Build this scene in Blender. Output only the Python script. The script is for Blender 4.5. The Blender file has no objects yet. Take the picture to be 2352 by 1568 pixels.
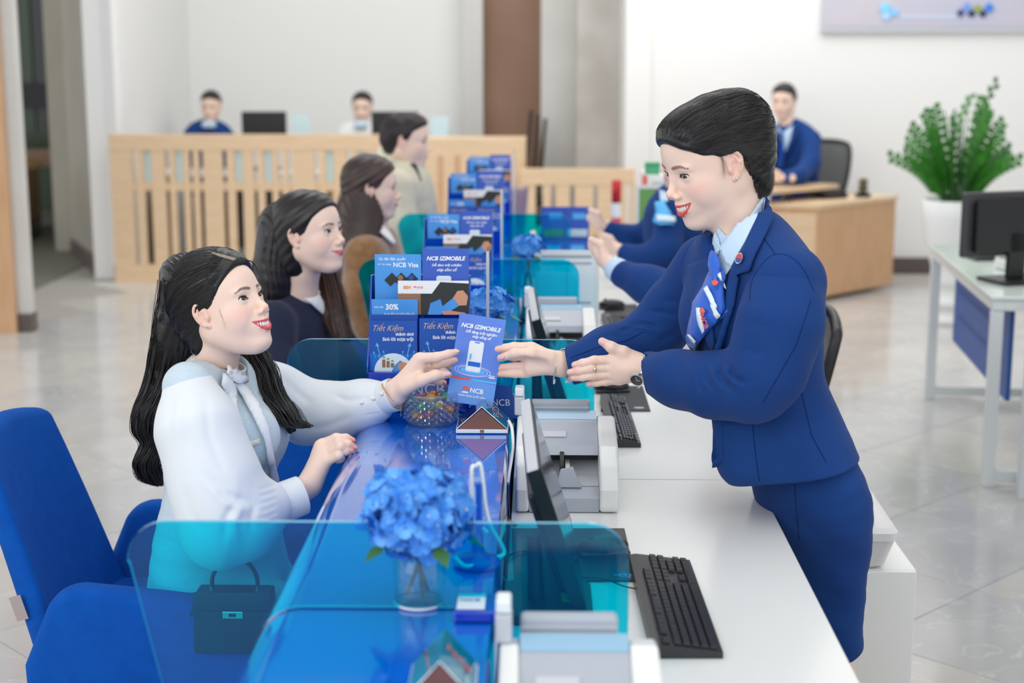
import bpy, bmesh, math, random
import numpy as np
from mathutils import Vector, Matrix, noise
random.seed(7)
SC = bpy.context.scene
COL = SC.collection
pi = math.pi

# ---------------------------------------------------------------- camera
F_PX = 3500.0
CAM_H = 1.655
PITCH = math.atan(664 / F_PX)
YAW = math.atan(64 / F_PX)
cam_data = bpy.data.cameras.new('camera')
cam = bpy.data.objects.new('camera', cam_data)
COL.objects.link(cam)
SC.camera = cam
cam_data.sensor_width = 36
cam_data.lens = F_PX / 2352 * 36
cam_data.clip_start = 0.05
cam.location = (0, 0, CAM_H)
cam.rotation_euler = (pi / 2 - PITCH, 0, YAW)
cam_data.dof.use_dof = True
cam_data.dof.focus_distance = 3.1
cam_data.dof.aperture_fstop = 2.9
CAM_R = cam.rotation_euler.to_matrix()
CAM_O = Vector((0, 0, CAM_H))

def ray(px, py):
    return CAM_R @ Vector(((px - 1176) / F_PX, -(py - 784) / F_PX, -1))
def W(px, py, Y):
    'the point of the place that the photograph shows at (px, py), Y metres away'
    d = ray(px, py)
    return CAM_O + d * (Y / d.y)
def WZ(px, py, z):
    d = ray(px, py)
    return CAM_O + d * ((z - CAM_H) / d.z)

# ---------------------------------------------------------------- world, exposure, lights
world = bpy.data.worlds.new('daylight')
SC.world = world
world.use_nodes = True
bg = world.node_tree.nodes['Background']
bg.inputs[0].default_value = (0.93, 0.96, 1.0, 1)
bg.inputs[1].default_value = 1.0
SC.view_settings.view_transform = 'Standard'
SC.view_settings.look = 'None'
SC.view_settings.exposure = 0.36
SC.view_settings.gamma = 1.0
SC.view_settings.use_curve_mapping = False
try:
    SC.cycles.max_bounces = 7
    SC.cycles.diffuse_bounces = 4
    SC.cycles.glossy_bounces = 3
    SC.cycles.transmission_bounces = 6
    SC.cycles.transparent_max_bounces = 12
    SC.cycles.caustics_reflective = False
    SC.cycles.caustics_refractive = False
    SC.cycles.sample_clamp_indirect = 6
except Exception:
    pass

def area(name, loc, target, sx, sy, power, color=(1, 1, 1)):
    d = bpy.data.lights.new(name, 'AREA')
    d.shape = 'RECTANGLE'; d.size = sx; d.size_y = sy; d.energy = power; d.color = color
    o = bpy.data.objects.new(name, d); COL.objects.link(o)
    o.location = loc
    o.rotation_euler = (Vector(target) - Vector(loc)).to_track_quat('-Z', 'Y').to_euler()
    return o
# daylight through the glass shopfront behind the camera and the ceiling luminaires
area('shopfront_daylight', (-3.2, -1.2, 2.9), (-0.1, 3.4, 0.9), 3.2, 2.2, 46, (1, 0.99, 0.97))
area('ceiling_light_near', (0.6, 2.6, 4.1), (0.5, 3.4, 0), 3.0, 3.0, 26)
area('ceiling_light_middle', (0.0, 7.0, 4.1), (0, 7.0, 0), 5.0, 2.6, 64)
area('ceiling_light_far', (0.5, 10.2, 4.1), (0.5, 11.6, 0.8), 6.0, 2.0, 92)

# ---------------------------------------------------------------- objects
def tag(o, label=None, cat=None, group=None, kind=None):
    if label: o['label'] = label
    if cat: o['category'] = cat
    if group: o['group'] = group
    if kind: o['kind'] = kind
    return o
def empty(name, loc=(0, 0, 0), rz=0, label=None, cat=None, group=None):
    o = bpy.data.objects.new(name, None); COL.objects.link(o)
    o.location = loc; o.rotation_euler = (0, 0, rz)
    o.empty_display_size = 0.05
    return tag(o, label, cat, group)
def link(name, me, mat=None, parent=None, loc=None, rot=None):
    o = bpy.data.objects.new(name, me); COL.objects.link(o)
    if mat is not None and len(me.materials) == 0:
        for m in (mat if isinstance(mat, (list, tuple)) else [mat]): me.materials.append(m)
    if parent is not None: o.parent = parent
    if loc is not None: o.location = loc
    if rot is not None: o.rotation_euler = rot
    return o
def copy_tree(o, parent=None, **kw):
    c = o.copy(); COL.objects.link(c)
    if parent is not None: c.parent = parent
    for k, v in kw.items(): c[k] = v
    for ch in list(o.children): copy_tree(ch, c)
    return c

class MB:
    'collects shapes into one mesh'
    def __init__(s): s.v = []; s.f = []; s.sm = []
    def add(s, v, f, smooth=False):
        n = len(s.v); s.v += [tuple(p) for p in v]
        s.f += [tuple(i + n for i in q) for q in f]; s.sm += [smooth] * len(f)
        return s
    def box(s, lo, hi, M=None, bev=0.0):
        bm = bmesh.new(); bmesh.ops.create_cube(bm, size=1)
        lo = Vector(lo); hi = Vector(hi)
        for v in bm.verts:
            v.co = Vector([(lo[i] + hi[i]) / 2 + v.co[i] * (hi[i] - lo[i]) for i in range(3)])
        if bev > 0:
            b = min(bev, min(abs(hi[i] - lo[i]) for i in range(3)) * 0.45)
            bmesh.ops.bevel(bm, geom=bm.edges[:], offset=b, segments=2, profile=0.5, affect='EDGES')
        s.bm(bm, M); return s
    def bm(s, bm, M=None, smooth=False):
        bm.verts.index_update()
        vs = [(M @ v.co if M is not None else v.co.copy()) for v in bm.verts]
        s.add(vs, [[v.index for v in f.verts] for f in bm.faces], smooth); bm.free()
    def tube(s, pts, r, n=8, smooth=True, cap=True, flat=1.0):
        pts = [Vector(p) for p in pts]; rs = r if isinstance(r, (list, tuple)) else [r] * len(pts)
        prev = None; rings = []
        for i, p in enumerate(pts):
            t = (pts[min(i + 1, len(pts) - 1)] - pts[max(i - 1, 0)]).normalized()
            if prev is None:
                a = Vector((0, 0, 1)) if abs(t.z) < 0.9 else Vector((1, 0, 0))
                u = t.cross(a).normalized()
            else:
                u = (prev - t * prev.dot(t)).normalized()
            prev = u; w = t.cross(u)
            rings.append([p + (u * math.cos(2 * pi * k / n) + w * math.sin(2 * pi * k / n) * flat) * rs[i] for k in range(n)])
        v = [q for ring in rings for q in ring]; f = []
        for i in range(len(pts) - 1):
            for k in range(n):
                f.append((i * n + k, i * n + (k + 1) % n, (i + 1) * n + (k + 1) % n, (i + 1) * n + k))
        s.add(v, f, smooth)
        if cap:
            s.add(rings[0], [tuple(range(n))[::-1]]); s.add(rings[-1], [tuple(range(n))])
        return s
    def lathe(s, prof, c=(0, 0, 0), n=32, smooth=True):
        v = []; f = []
        for (r, z) in prof:
            for k in range(n):
                v.append((c[0] + r * math.cos(2 * pi * k / n), c[1] + r * math.sin(2 * pi * k / n), c[2] + z))
        for i in range(len(prof) - 1):
            for k in range(n):
                f.append((i * n + k, i * n + (k + 1) % n, (i + 1) * n + (k + 1) % n, (i + 1) * n + k))
        return s.add(v, f, smooth)
    def prism(s, poly, d0, d1, M=None, smooth=False):
        'polygon in xy, extruded z from d0 to d1'
        n = len(poly)
        v = [Vector((p[0], p[1], d0)) for p in poly] + [Vector((p[0], p[1], d1)) for p in poly]
        if M is not None: v = [M @ p for p in v]
        f = [tuple(range(n))[::-1], tuple(range(n, 2 * n))] + [(i, (i + 1) % n, n + (i + 1) % n, n + i) for i in range(n)]
        return s.add(v, f, smooth)
    def ball(s, c, r, n=12, M=None):
        bm = bmesh.new(); bmesh.ops.create_uvsphere(bm, u_segments=n, v_segments=max(6, n * 2 // 3), radius=1)
        rr = r if isinstance(r, (tuple, list)) else (r, r, r)
        for v in bm.verts:
            v.co = Vector((v.co.x * rr[0], v.co.y * rr[1], v.co.z * rr[2]))
            if M is not None: v.co = M @ v.co
            v.co += Vector(c)
        s.bm(bm, smooth=True); return s
    def mesh(s, name):
        me = bpy.data.meshes.new(name); me.from_pydata(s.v, [], s.f)
        me.polygons.foreach_set('use_smooth', s.sm); me.update(); return me
    def build(s, name, mat=None, parent=None, loc=None, rot=None):
        return link(name, s.mesh(name), mat, parent, loc, rot)

def rrect(x0, y0, x1, y1, r, n=6, corners=(1, 1, 1, 1)):
    'rounded rectangle, corners: lower-left, lower-right, upper-right, upper-left'
    out = []
    cs = [(x0 + r, y0 + r, pi, x0, y0), (x1 - r, y0 + r, 1.5 * pi, x1, y0), (x1 - r, y1 - r, 0, x1, y1), (x0 + r, y1 - r, 0.5 * pi, x0, y1)]
    for k, (cx, cy, a, qx, qy) in enumerate(cs):
        if corners[k]:
            for i in range(n + 1):
                t = a + i / n * pi / 2
                out.append((cx + r * math.cos(t), cy + r * math.sin(t)))
        else: out.append((qx, qy))
    return out
def catmull(pts, n=6):
    P = [np.array(p, float) for p in pts]; P = [2 * P[0] - P[1]] + P + [2 * P[-1] - P[-2]]
    out = []
    for i in range(1, len(P) - 2):
        for k in range(n):
            t = k / n
            out.append(0.5 * ((2 * P[i]) + (-P[i - 1] + P[i + 1]) * t + (2 * P[i - 1] - 5 * P[i] + 4 * P[i + 1] - P[i + 2]) * t * t + (-P[i - 1] + 3 * P[i] - 3 * P[i + 1] + P[i + 2]) * t ** 3))
    out.append(P[-2]); return out

# ---------------------------------------------------------------- materials
def srgb(r, g, b):
    f = lambda c: (c / 255 / 12.92) if c / 255 <= 0.04045 else ((c / 255 + 0.055) / 1.055) ** 2.4
    return (f(r), f(g), f(b), 1)
def mat(name, color, rough=0.5, metal=0.0, coat=0.0, spec=0.5, sheen=0.0, bump=None, sss=0.0, emit=0, attr=None, vary=None, trans=0.0, ior=1.5, aniso=0):
    m = bpy.data.materials.new(name); m.use_nodes = True
    nt = m.node_tree; b = nt.nodes['Principled BSDF']
    b.inputs['Base Color'].default_value = color; b.inputs['Roughness'].default_value = rough
    b.inputs['Metallic'].default_value = metal; b.inputs['Coat Weight'].default_value = coat
    b.inputs['Coat Roughness'].default_value = 0.04
    b.inputs['Specular IOR Level'].default_value = spec; b.inputs['Sheen Weight'].default_value = sheen
    b.inputs['IOR'].default_value = ior
    if trans: b.inputs['Transmission Weight'].default_value = trans
    if sss:
        b.inputs['Subsurface Weight'].default_value = sss
        b.inputs['Subsurface Radius'].default_value = (1.0, 0.35, 0.2); b.inputs['Subsurface Scale'].default_value = 0.006
    if emit:
        b.inputs['Emission Color'].default_value = color; b.inputs['Emission Strength'].default_value = emit
    m.diffuse_color = color
    tc = nt.nodes.new('ShaderNodeTexCoord')
    src = None
    if attr:
        a = nt.nodes.new('ShaderNodeAttribute'); a.attribute_name = attr; src = a.outputs['Color']
        nt.links.new(src, b.inputs['Base Color'])
    if vary:   # (scale, color2, detail, stretch)
        mp = nt.nodes.new('ShaderNodeMapping'); mp.inputs['Scale'].default_value = vary[3] if len(vary) > 3 else (1, 1, 1)
        nt.links.new(tc.outputs['Object'], mp.inputs[0])
        n = nt.nodes.new('ShaderNodeTexNoise'); n.inputs['Scale'].default_value = vary[0]; n.inputs['Detail'].default_value = vary[2]
        nt.links.new(mp.outputs[0], n.inputs['Vector'])
        r = nt.nodes.new('ShaderNodeValToRGB'); r.color_ramp.elements[0].position = 0.32; r.color_ramp.elements[1].position = 0.68
        r.color_ramp.elements[0].color = color; r.color_ramp.elements[1].color = vary[1]
        nt.links.new(n.outputs[0], r.inputs[0])
        nt.links.new(r.outputs[0], b.inputs['Base Color'])
    if bump:   # (scale, strength, distance, stretch, kind)
        mp = nt.nodes.new('ShaderNodeMapping'); mp.inputs['Scale'].default_value = bump[3] if len(bump) > 3 else (1, 1, 1)
        nt.links.new(tc.outputs['Object'], mp.inputs[0])
        n = nt.nodes.new('ShaderNodeTexNoise'); n.inputs['Scale'].default_value = bump[0]; n.inputs['Detail'].default_value = 3
        nt.links.new(mp.outputs[0], n.inputs['Vector'])
        bp = nt.nodes.new('ShaderNodeBump'); bp.inputs['Strength'].default_value = bump[1]; bp.inputs['Distance'].default_value = bump[2]
        nt.links.new(n.outputs[0], bp.inputs['Height']); nt.links.new(bp.outputs[0], b.inputs['Normal'])
    return m
def tinted(name, color, haze, haze_amt, gloss_rough=0.02, ior=1.5):
    'clear tinted sheet: light passes straight through, tinted; surface reflects by Fresnel'
    m = bpy.data.materials.new(name); m.use_nodes = True; nt = m.node_tree
    nt.nodes.remove(nt.nodes['Principled BSDF']); out = nt.nodes['Material Output']
    t = nt.nodes.new('ShaderNodeBsdfTransparent'); t.inputs[0].default_value = color
    d = nt.nodes.new('ShaderNodeBsdfDiffuse'); d.inputs[0].default_value = haze
    g = nt.nodes.new('ShaderNodeBsdfGlossy'); g.inputs['Roughness'].default_value = gloss_rough
    fr = nt.nodes.new('ShaderNodeFresnel')
    gm = nt.nodes.new('ShaderNodeNewGeometry'); mr = nt.nodes.new('ShaderNodeMapRange')
    mr.inputs['To Min'].default_value = ior; mr.inputs['To Max'].default_value = 1 / ior
    nt.links.new(gm.outputs['Backfacing'], mr.inputs['Value']); nt.links.new(mr.outputs[0], fr.inputs[0])
    m1 = nt.nodes.new('ShaderNodeMixShader'); m1.inputs[0].default_value = haze_amt
    m2 = nt.nodes.new('ShaderNodeMixShader')
    nt.links.new(t.outputs[0], m1.inputs[1]); nt.links.new(d.outputs[0], m1.inputs[2])
    nt.links.new(fr.outputs[0], m2.inputs[0]); nt.links.new(m1.outputs[0], m2.inputs[1]); nt.links.new(g.outputs[0], m2.inputs[2])
    nt.links.new(m2.outputs[0], out.inputs[0])
    m.diffuse_color = color
    return m

M = {}
M['wall'] = mat('white_wall_paint', srgb(240, 240, 238), 0.7, bump=(60, 0.05, 0.002))
M['ceiling'] = mat('ceiling_paint', srgb(245, 245, 245), 0.8)
M['stone_grey'] = mat('grey_stone', srgb(196, 192, 186), 0.5, vary=(3, srgb(176, 171, 164), 5))
M['stone_light'] = mat('light_grey_stone', srgb(213, 212, 207), 0.5, vary=(2, srgb(204, 203, 198), 5))
M['beige_stone'] = mat('beige_stone', srgb(184, 178, 164), 0.35, vary=(2, srgb(172, 166, 152), 5))
M['brown_panel'] = mat('brown_panel', srgb(158, 124, 102), 0.55, vary=(2, srgb(146, 113, 92), 3))
M['dark_base'] = mat('dark_baseboard', srgb(92, 82, 78), 0.4)
M['wood'] = mat('light_beech', srgb(231, 203, 168), 0.42, vary=(5, srgb(222, 190, 152), 6, (1, 1, 9)), spec=0.4)
M['wood_x'] = mat('light_beech_top', srgb(231, 203, 168), 0.42, vary=(5, srgb(222, 190, 152), 6, (1, 9, 9)), spec=0.4)
M['wood_dark'] = mat('honey_wood', srgb(214, 172, 132), 0.42, vary=(4, srgb(203, 160, 120), 6, (6, 6, 1)), spec=0.4)
M['frost'] = mat('frosted_acrylic', srgb(200, 222, 222), 0.35)
M['black'] = mat('black_plastic', srgb(26, 26, 29), 0.35, bump=(900, 0.05, 0.0004))
M['keycap'] = mat('black_keycap', srgb(38, 38, 41), 0.42)
M['keybase'] = mat('keyboard_case', srgb(46, 46, 48), 0.38)
M['screen'] = mat('dark_screen', srgb(58, 64, 74), 0.12, spec=0.6)
M['grey_plastic'] = mat('grey_plastic', srgb(172, 178, 188), 0.32)
M['grey_light'] = mat('light_grey_plastic', srgb(196, 199, 206), 0.35)
M['white_plastic'] = mat('white_plastic', srgb(236, 237, 234), 0.3)
M['white_lam'] = mat('white_laminate', srgb(240, 241, 237), 0.22, spec=0.5)
M['white_metal'] = mat('white_metal', srgb(232, 237, 238), 0.3)
M['chrome'] = mat('chrome', (0.85, 0.86, 0.88, 1), 0.14, metal=1)
M['silver'] = mat('silver', (0.78, 0.78, 0.76, 1), 0.2, metal=1)
M['gold'] = mat('gold', srgb(226, 182, 112), 0.2, metal=1)
M['copper'] = mat('rose_copper', srgb(176, 116, 92), 0.25, metal=0.9)
M['lacquer'] = mat('blue_lacquer', srgb(0, 102, 212), 0.12, coat=1.0, spec=0.7, ior=1.65)
M['lacquer_side'] = mat('blue_lacquer_side', srgb(0, 102, 212), 0.12, coat=1.0, spec=0.7, ior=1.65)
M['blue_sheet'] = tinted('blue_acrylic', (0.01, 0.87, 0.965, 1), (0.0, 0.24, 0.66, 1), 0.07)
M['blue_edge'] = mat('blue_acrylic_edge', srgb(120, 205, 235), 0.15, spec=0.7)
M['blue_plastic'] = mat('blue_holder_acrylic', srgb(0, 58, 184), 0.15, coat=0.5)
M['chair_blue'] = mat('blue_upholstery', srgb(0, 84, 176), 0.85, spec=0.2, vary=(30, srgb(0, 78, 168), 2), bump=(1400, 0.35, 0.0006))
M['chair_teal'] = mat('teal_upholstery', srgb(10, 78, 110), 0.8, sheen=0.2)
M['mesh_black'] = tinted('chair_mesh', (0.35, 0.36, 0.36, 1), (0.05, 0.055, 0.055, 1), 0.6, 0.3)
M['leaf'] = mat('glossy_leaf', srgb(44, 118, 34), 0.3, vary=(20, srgb(78, 150, 52), 2), spec=0.6)
M['soil'] = mat('soil', srgb(70, 56, 44), 0.9)
M['petal'] = mat('blue_petal', srgb(30, 128, 226), 0.6, vary=(28, srgb(112, 184, 248), 2))
M['petal_heart'] = mat('flower_heart', srgb(200, 220, 236), 0.5)
M['stem'] = mat('green_stem', srgb(58, 110, 60), 0.5)
M['clear'] = tinted('clear_glass', (0.93, 0.96, 0.97, 1), (1, 1, 1, 1), 0.02)
M['navy'] = mat('navy_suit_cloth', srgb(24, 64, 128), 0.85, sheen=0.05, spec=0.2, bump=(1800, 0.25, 0.0004), vary=(9, srgb(21, 58, 120), 2))
M['navy_dark'] = mat('navy_knit', srgb(20, 28, 58), 0.85, sheen=0.1, bump=(700, 0.3, 0.0008))
M['seam'] = mat('navy_seam', srgb(12, 34, 86), 0.9, spec=0.2)
M['shirt_blue'] = mat('pale_blue_cotton', srgb(196, 220, 240), 0.75, bump=(1500, 0.1, 0.0003))
M['white_cloth'] = mat('white_chiffon', srgb(226, 231, 235), 0.7, sheen=0.15, bump=(900, 0.08, 0.0004), sss=0.05)
M['white_linen'] = mat('white_linen', srgb(240, 240, 238), 0.8, bump=(500, 0.2, 0.0006))
M['brown_fur'] = mat('brown_plush', srgb(150, 108, 62), 0.9, sheen=0.6, vary=(40, srgb(124, 84, 44), 3), bump=(160, 0.8, 0.004))
M['cream'] = mat('cream_cloth', srgb(214, 208, 184), 0.85, vary=(9, srgb(196, 190, 168), 2))
M['cream_light'] = mat('cream_fleece', srgb(240, 238, 212), 0.95, bump=(90, 0.8, 0.004))
M['hair'] = mat('black_hair', srgb(24, 21, 22), 0.32, spec=0.55)
M['hair_brown'] = mat('dark_brown_hair', srgb(58, 40, 34), 0.4, spec=0.5, vary=(14, srgb(88, 58, 46), 2, (1, 1, 0.2)))
M['hair_far'] = mat('dark_hair', srgb(40, 32, 31), 0.45, spec=0.4)
M['skin'] = mat('skin', srgb(240, 205, 186), 0.42, sss=0.25, attr='skin_tone', spec=0.42)
M['nail'] = mat('pink_nail', srgb(232, 186, 186), 0.15, spec=0.7)
M['nail_pink'] = mat('coral_nail', srgb(228, 130, 130), 0.15, spec=0.7)
M['eye_white'] = mat('eye_white', srgb(236, 234, 234), 0.15, spec=0.6)
M['iris'] = mat('dark_iris', srgb(52, 34, 26), 0.08, spec=0.8)
M['lash'] = mat('eyelash', srgb(32, 22, 20), 0.7)
M['tooth'] = mat('tooth', srgb(246, 243, 238), 0.2, spec=0.5)
M['print_white'] = mat('white_print', srgb(246, 249, 252), 0.6)
M['print_red'] = mat('red_print', srgb(232, 96, 84), 0.6)
M['print_orange'] = mat('orange_print', srgb(238, 150, 50), 0.6)
M['print_cyan'] = mat('light_blue_print', srgb(94, 186, 244), 0.6)
M['print_blue'] = mat('blue_print', srgb(4, 108, 206), 0.6)
M['print_royal'] = mat('royal_blue_print', srgb(54, 94, 194), 0.45)
M['print_peri'] = mat('periwinkle_print', srgb(98, 146, 232), 0.4, vary=(9, srgb(94, 124, 214), 2))
M['print_perilow'] = mat('sky_periwinkle_print', srgb(108, 158, 232), 0.4)
M['print_navy'] = mat('navy_print', srgb(4, 80, 176), 0.5)
M['print_green'] = mat('green_print', srgb(120, 176, 96), 0.6)
M['print_brown'] = mat('brown_print', srgb(150, 112, 82), 0.6)
M['print_dark'] = mat('dark_print', srgb(34, 40, 38), 0.5)
M['print_sky'] = mat('sky_print', srgb(54, 140, 224), 0.5, vary=(6, srgb(96, 176, 240), 2))
M['print_pale'] = mat('pale_print', srgb(222, 238, 246), 0.5)
M['print_skin'] = mat('skin_print', srgb(208, 150, 118), 0.5)
M['paper'] = mat('white_paper', srgb(240, 242, 244), 0.6)
M['foil_gold'] = mat('gold_print', srgb(226, 190, 150), 0.35, metal=0.3)

# ---------------------------------------------------------------- print
_tc = {}
def text_mesh(s, size, bold=0.0, shear=0.0, align='CENTER', spacing=1.0):
    key = (s, size, bold, shear, align, spacing)
    if key not in _tc:
        cu = bpy.data.curves.new('lettering', 'FONT'); cu.body = s; cu.size = size; cu.offset = bold * size; cu.shear = shear
        cu.align_x = align; cu.align_y = 'CENTER'; cu.resolution_u = 3; cu.space_character = spacing; cu.extrude = 0.00012
        o = bpy.data.objects.new('t', cu); COL.objects.link(o)
        dg = bpy.context.evaluated_depsgraph_get()
        me = bpy.data.meshes.new_from_object(o.evaluated_get(dg)); me.name = 'lettering'
        bpy.data.objects.remove(o); bpy.data.curves.remove(cu)
        _tc[key] = me
    return _tc[key]
def text(s, size, m, parent, x, y, z=0.0008, fit=None, **kw):
    me = text_mesh(s, size, **kw).copy()
    xs = [v.co.x for v in me.vertices]
    if fit and xs and max(xs) - min(xs) > fit:
        k = fit / (max(xs) - min(xs)); c = (max(xs) + min(xs)) / 2 if kw.get('align', 'CENTER') == 'CENTER' else min(xs)
        me.transform(Matrix.Diagonal((k, max(k, 0.85), 1, 1)))
    me.materials.clear(); me.materials.append(m)
    return link('lettering', me, None, parent, (x, y, z))
def flat(name, poly, m, parent, z=0.0006, t=0.0002):
    return MB().prism(poly, z - t, z).build(name, m, parent)
def circle(cx, cy, r, n=24, ry=None, a0=0, a1=2 * pi):
    return [(cx + r * math.cos(a0 + (a1 - a0) * k / n), cy + (ry or r) * math.sin(a0 + (a1 - a0) * k / n)) for k in range(n if a1 - a0 >= 2 * pi - .01 else n + 1)]
# ---------------------------------------------------------------- implicit surfaces -> mesh
f32 = np.float32
def smin(a, b, k):
    h = np.maximum(k - np.abs(a - b), 0) / k
    return np.minimum(a, b) - h * h * k * 0.25
def smax(a, b, k): return -smin(-a, -b, k)
def cap(a, b, ra, rb=None):
    a = np.array(a, f32); b = np.array(b, f32); rb = ra if rb is None else rb
    ab = b - a; L = max(float(ab @ ab), 1e-9)
    def f(P):
        pa = P - a; t = np.clip(pa @ ab / L, 0, 1)
        q = pa - t[:, None] * ab
        return np.sqrt(np.einsum('ij,ij->i', q, q)) - (ra + (rb - ra) * t)
    return f
def ell(c, r, R=None):
    c = np.array(c, f32); r = np.array(r, f32); R = None if R is None else np.array(R, f32)
    def f(P):
        q = P - c
        if R is not None: q = q @ R
        a = q / r; k0 = np.sqrt(np.einsum('ij,ij->i', a, a)) + 1e-9
        b = a / r; k1 = np.sqrt(np.einsum('ij,ij->i', b, b)) + 1e-9
        return k0 * (k0 - 1) / k1
    return f
def chain(pts, rad, k=0.01):
    fs = [cap(pts[i], pts[i + 1], rad[i], rad[i + 1]) for i in range(len(pts) - 1)]
    def f(P):
        d = fs[0](P)
        for g in fs[1:]: d = smin(d, g(P), k)
        return d
    return f
def etube(pts, side, A, B, k=0.02):
    'elliptical tube: half-width A along side, half-depth B across it'
    pts = [np.array(p, f32) for p in pts]; n = len(pts)
    if n >= 4 and not isinstance(side[0], (tuple, list, np.ndarray, Vector)):
        q = catmull([np.array(list(p) + [a_, b_]) for p, a_, b_ in zip(pts, A, B)], 3)
        pts = [np.array(v[:3], f32) for v in q]; A = [float(v[3]) for v in q]; B = [float(v[4]) for v in q]; n = len(pts); k = 0.004
    side = [np.array(s, f32) for s in (side if isinstance(side[0], (tuple, list, np.ndarray, Vector)) else [side] * n)]
    segs = []
    for i in range(n - 1):
        a, b = pts[i], pts[i + 1]; d = b - a; L = float(np.linalg.norm(d)); d = d / L
        u = side[i] + side[i + 1]; u = u - d * (u @ d); u = u / np.linalg.norm(u); v = np.cross(d, u)
        segs.append((a, d, L, u, v, A[i], A[i + 1], B[i], B[i + 1]))
    def f(P):
        D = None
        for (a, d, L, u, v, A0, A1, B0, B1) in segs:
            q = P - a; w = q @ d; t = np.clip(w / L, 0, 1); w = w - t * L
            aa = A0 + (A1 - A0) * t; bb = B0 + (B1 - B0) * t; m = np.minimum(aa, bb)
            x = (q @ u) / aa; y = (q @ v) / bb; z = w / m
            k0 = np.sqrt(x * x + y * y + z * z) + 1e-9
            k1 = np.sqrt((x / aa) ** 2 + (y / bb) ** 2 + (z / m) ** 2) + 1e-9
            e = k0 * (k0 - 1) / k1
            D = e if D is None else smin(D, e, k)
        return D
    return f
def uni(k, *fs):
    def f(P):
        d = fs[0](P)
        for g in fs[1:]: d = smin(d, g(P), k)
        return d
    return f
def half(p, n):
    'negative behind the plane'
    p = np.array(p, f32); n = np.array(n, f32); n = n / np.linalg.norm(n)
    return lambda P: (P - p) @ n
def inter(k, *fs):
    def f(P):
        d = fs[0](P)
        for g in fs[1:]: d = smax(d, g(P), k)
        return d
    return f

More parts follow.
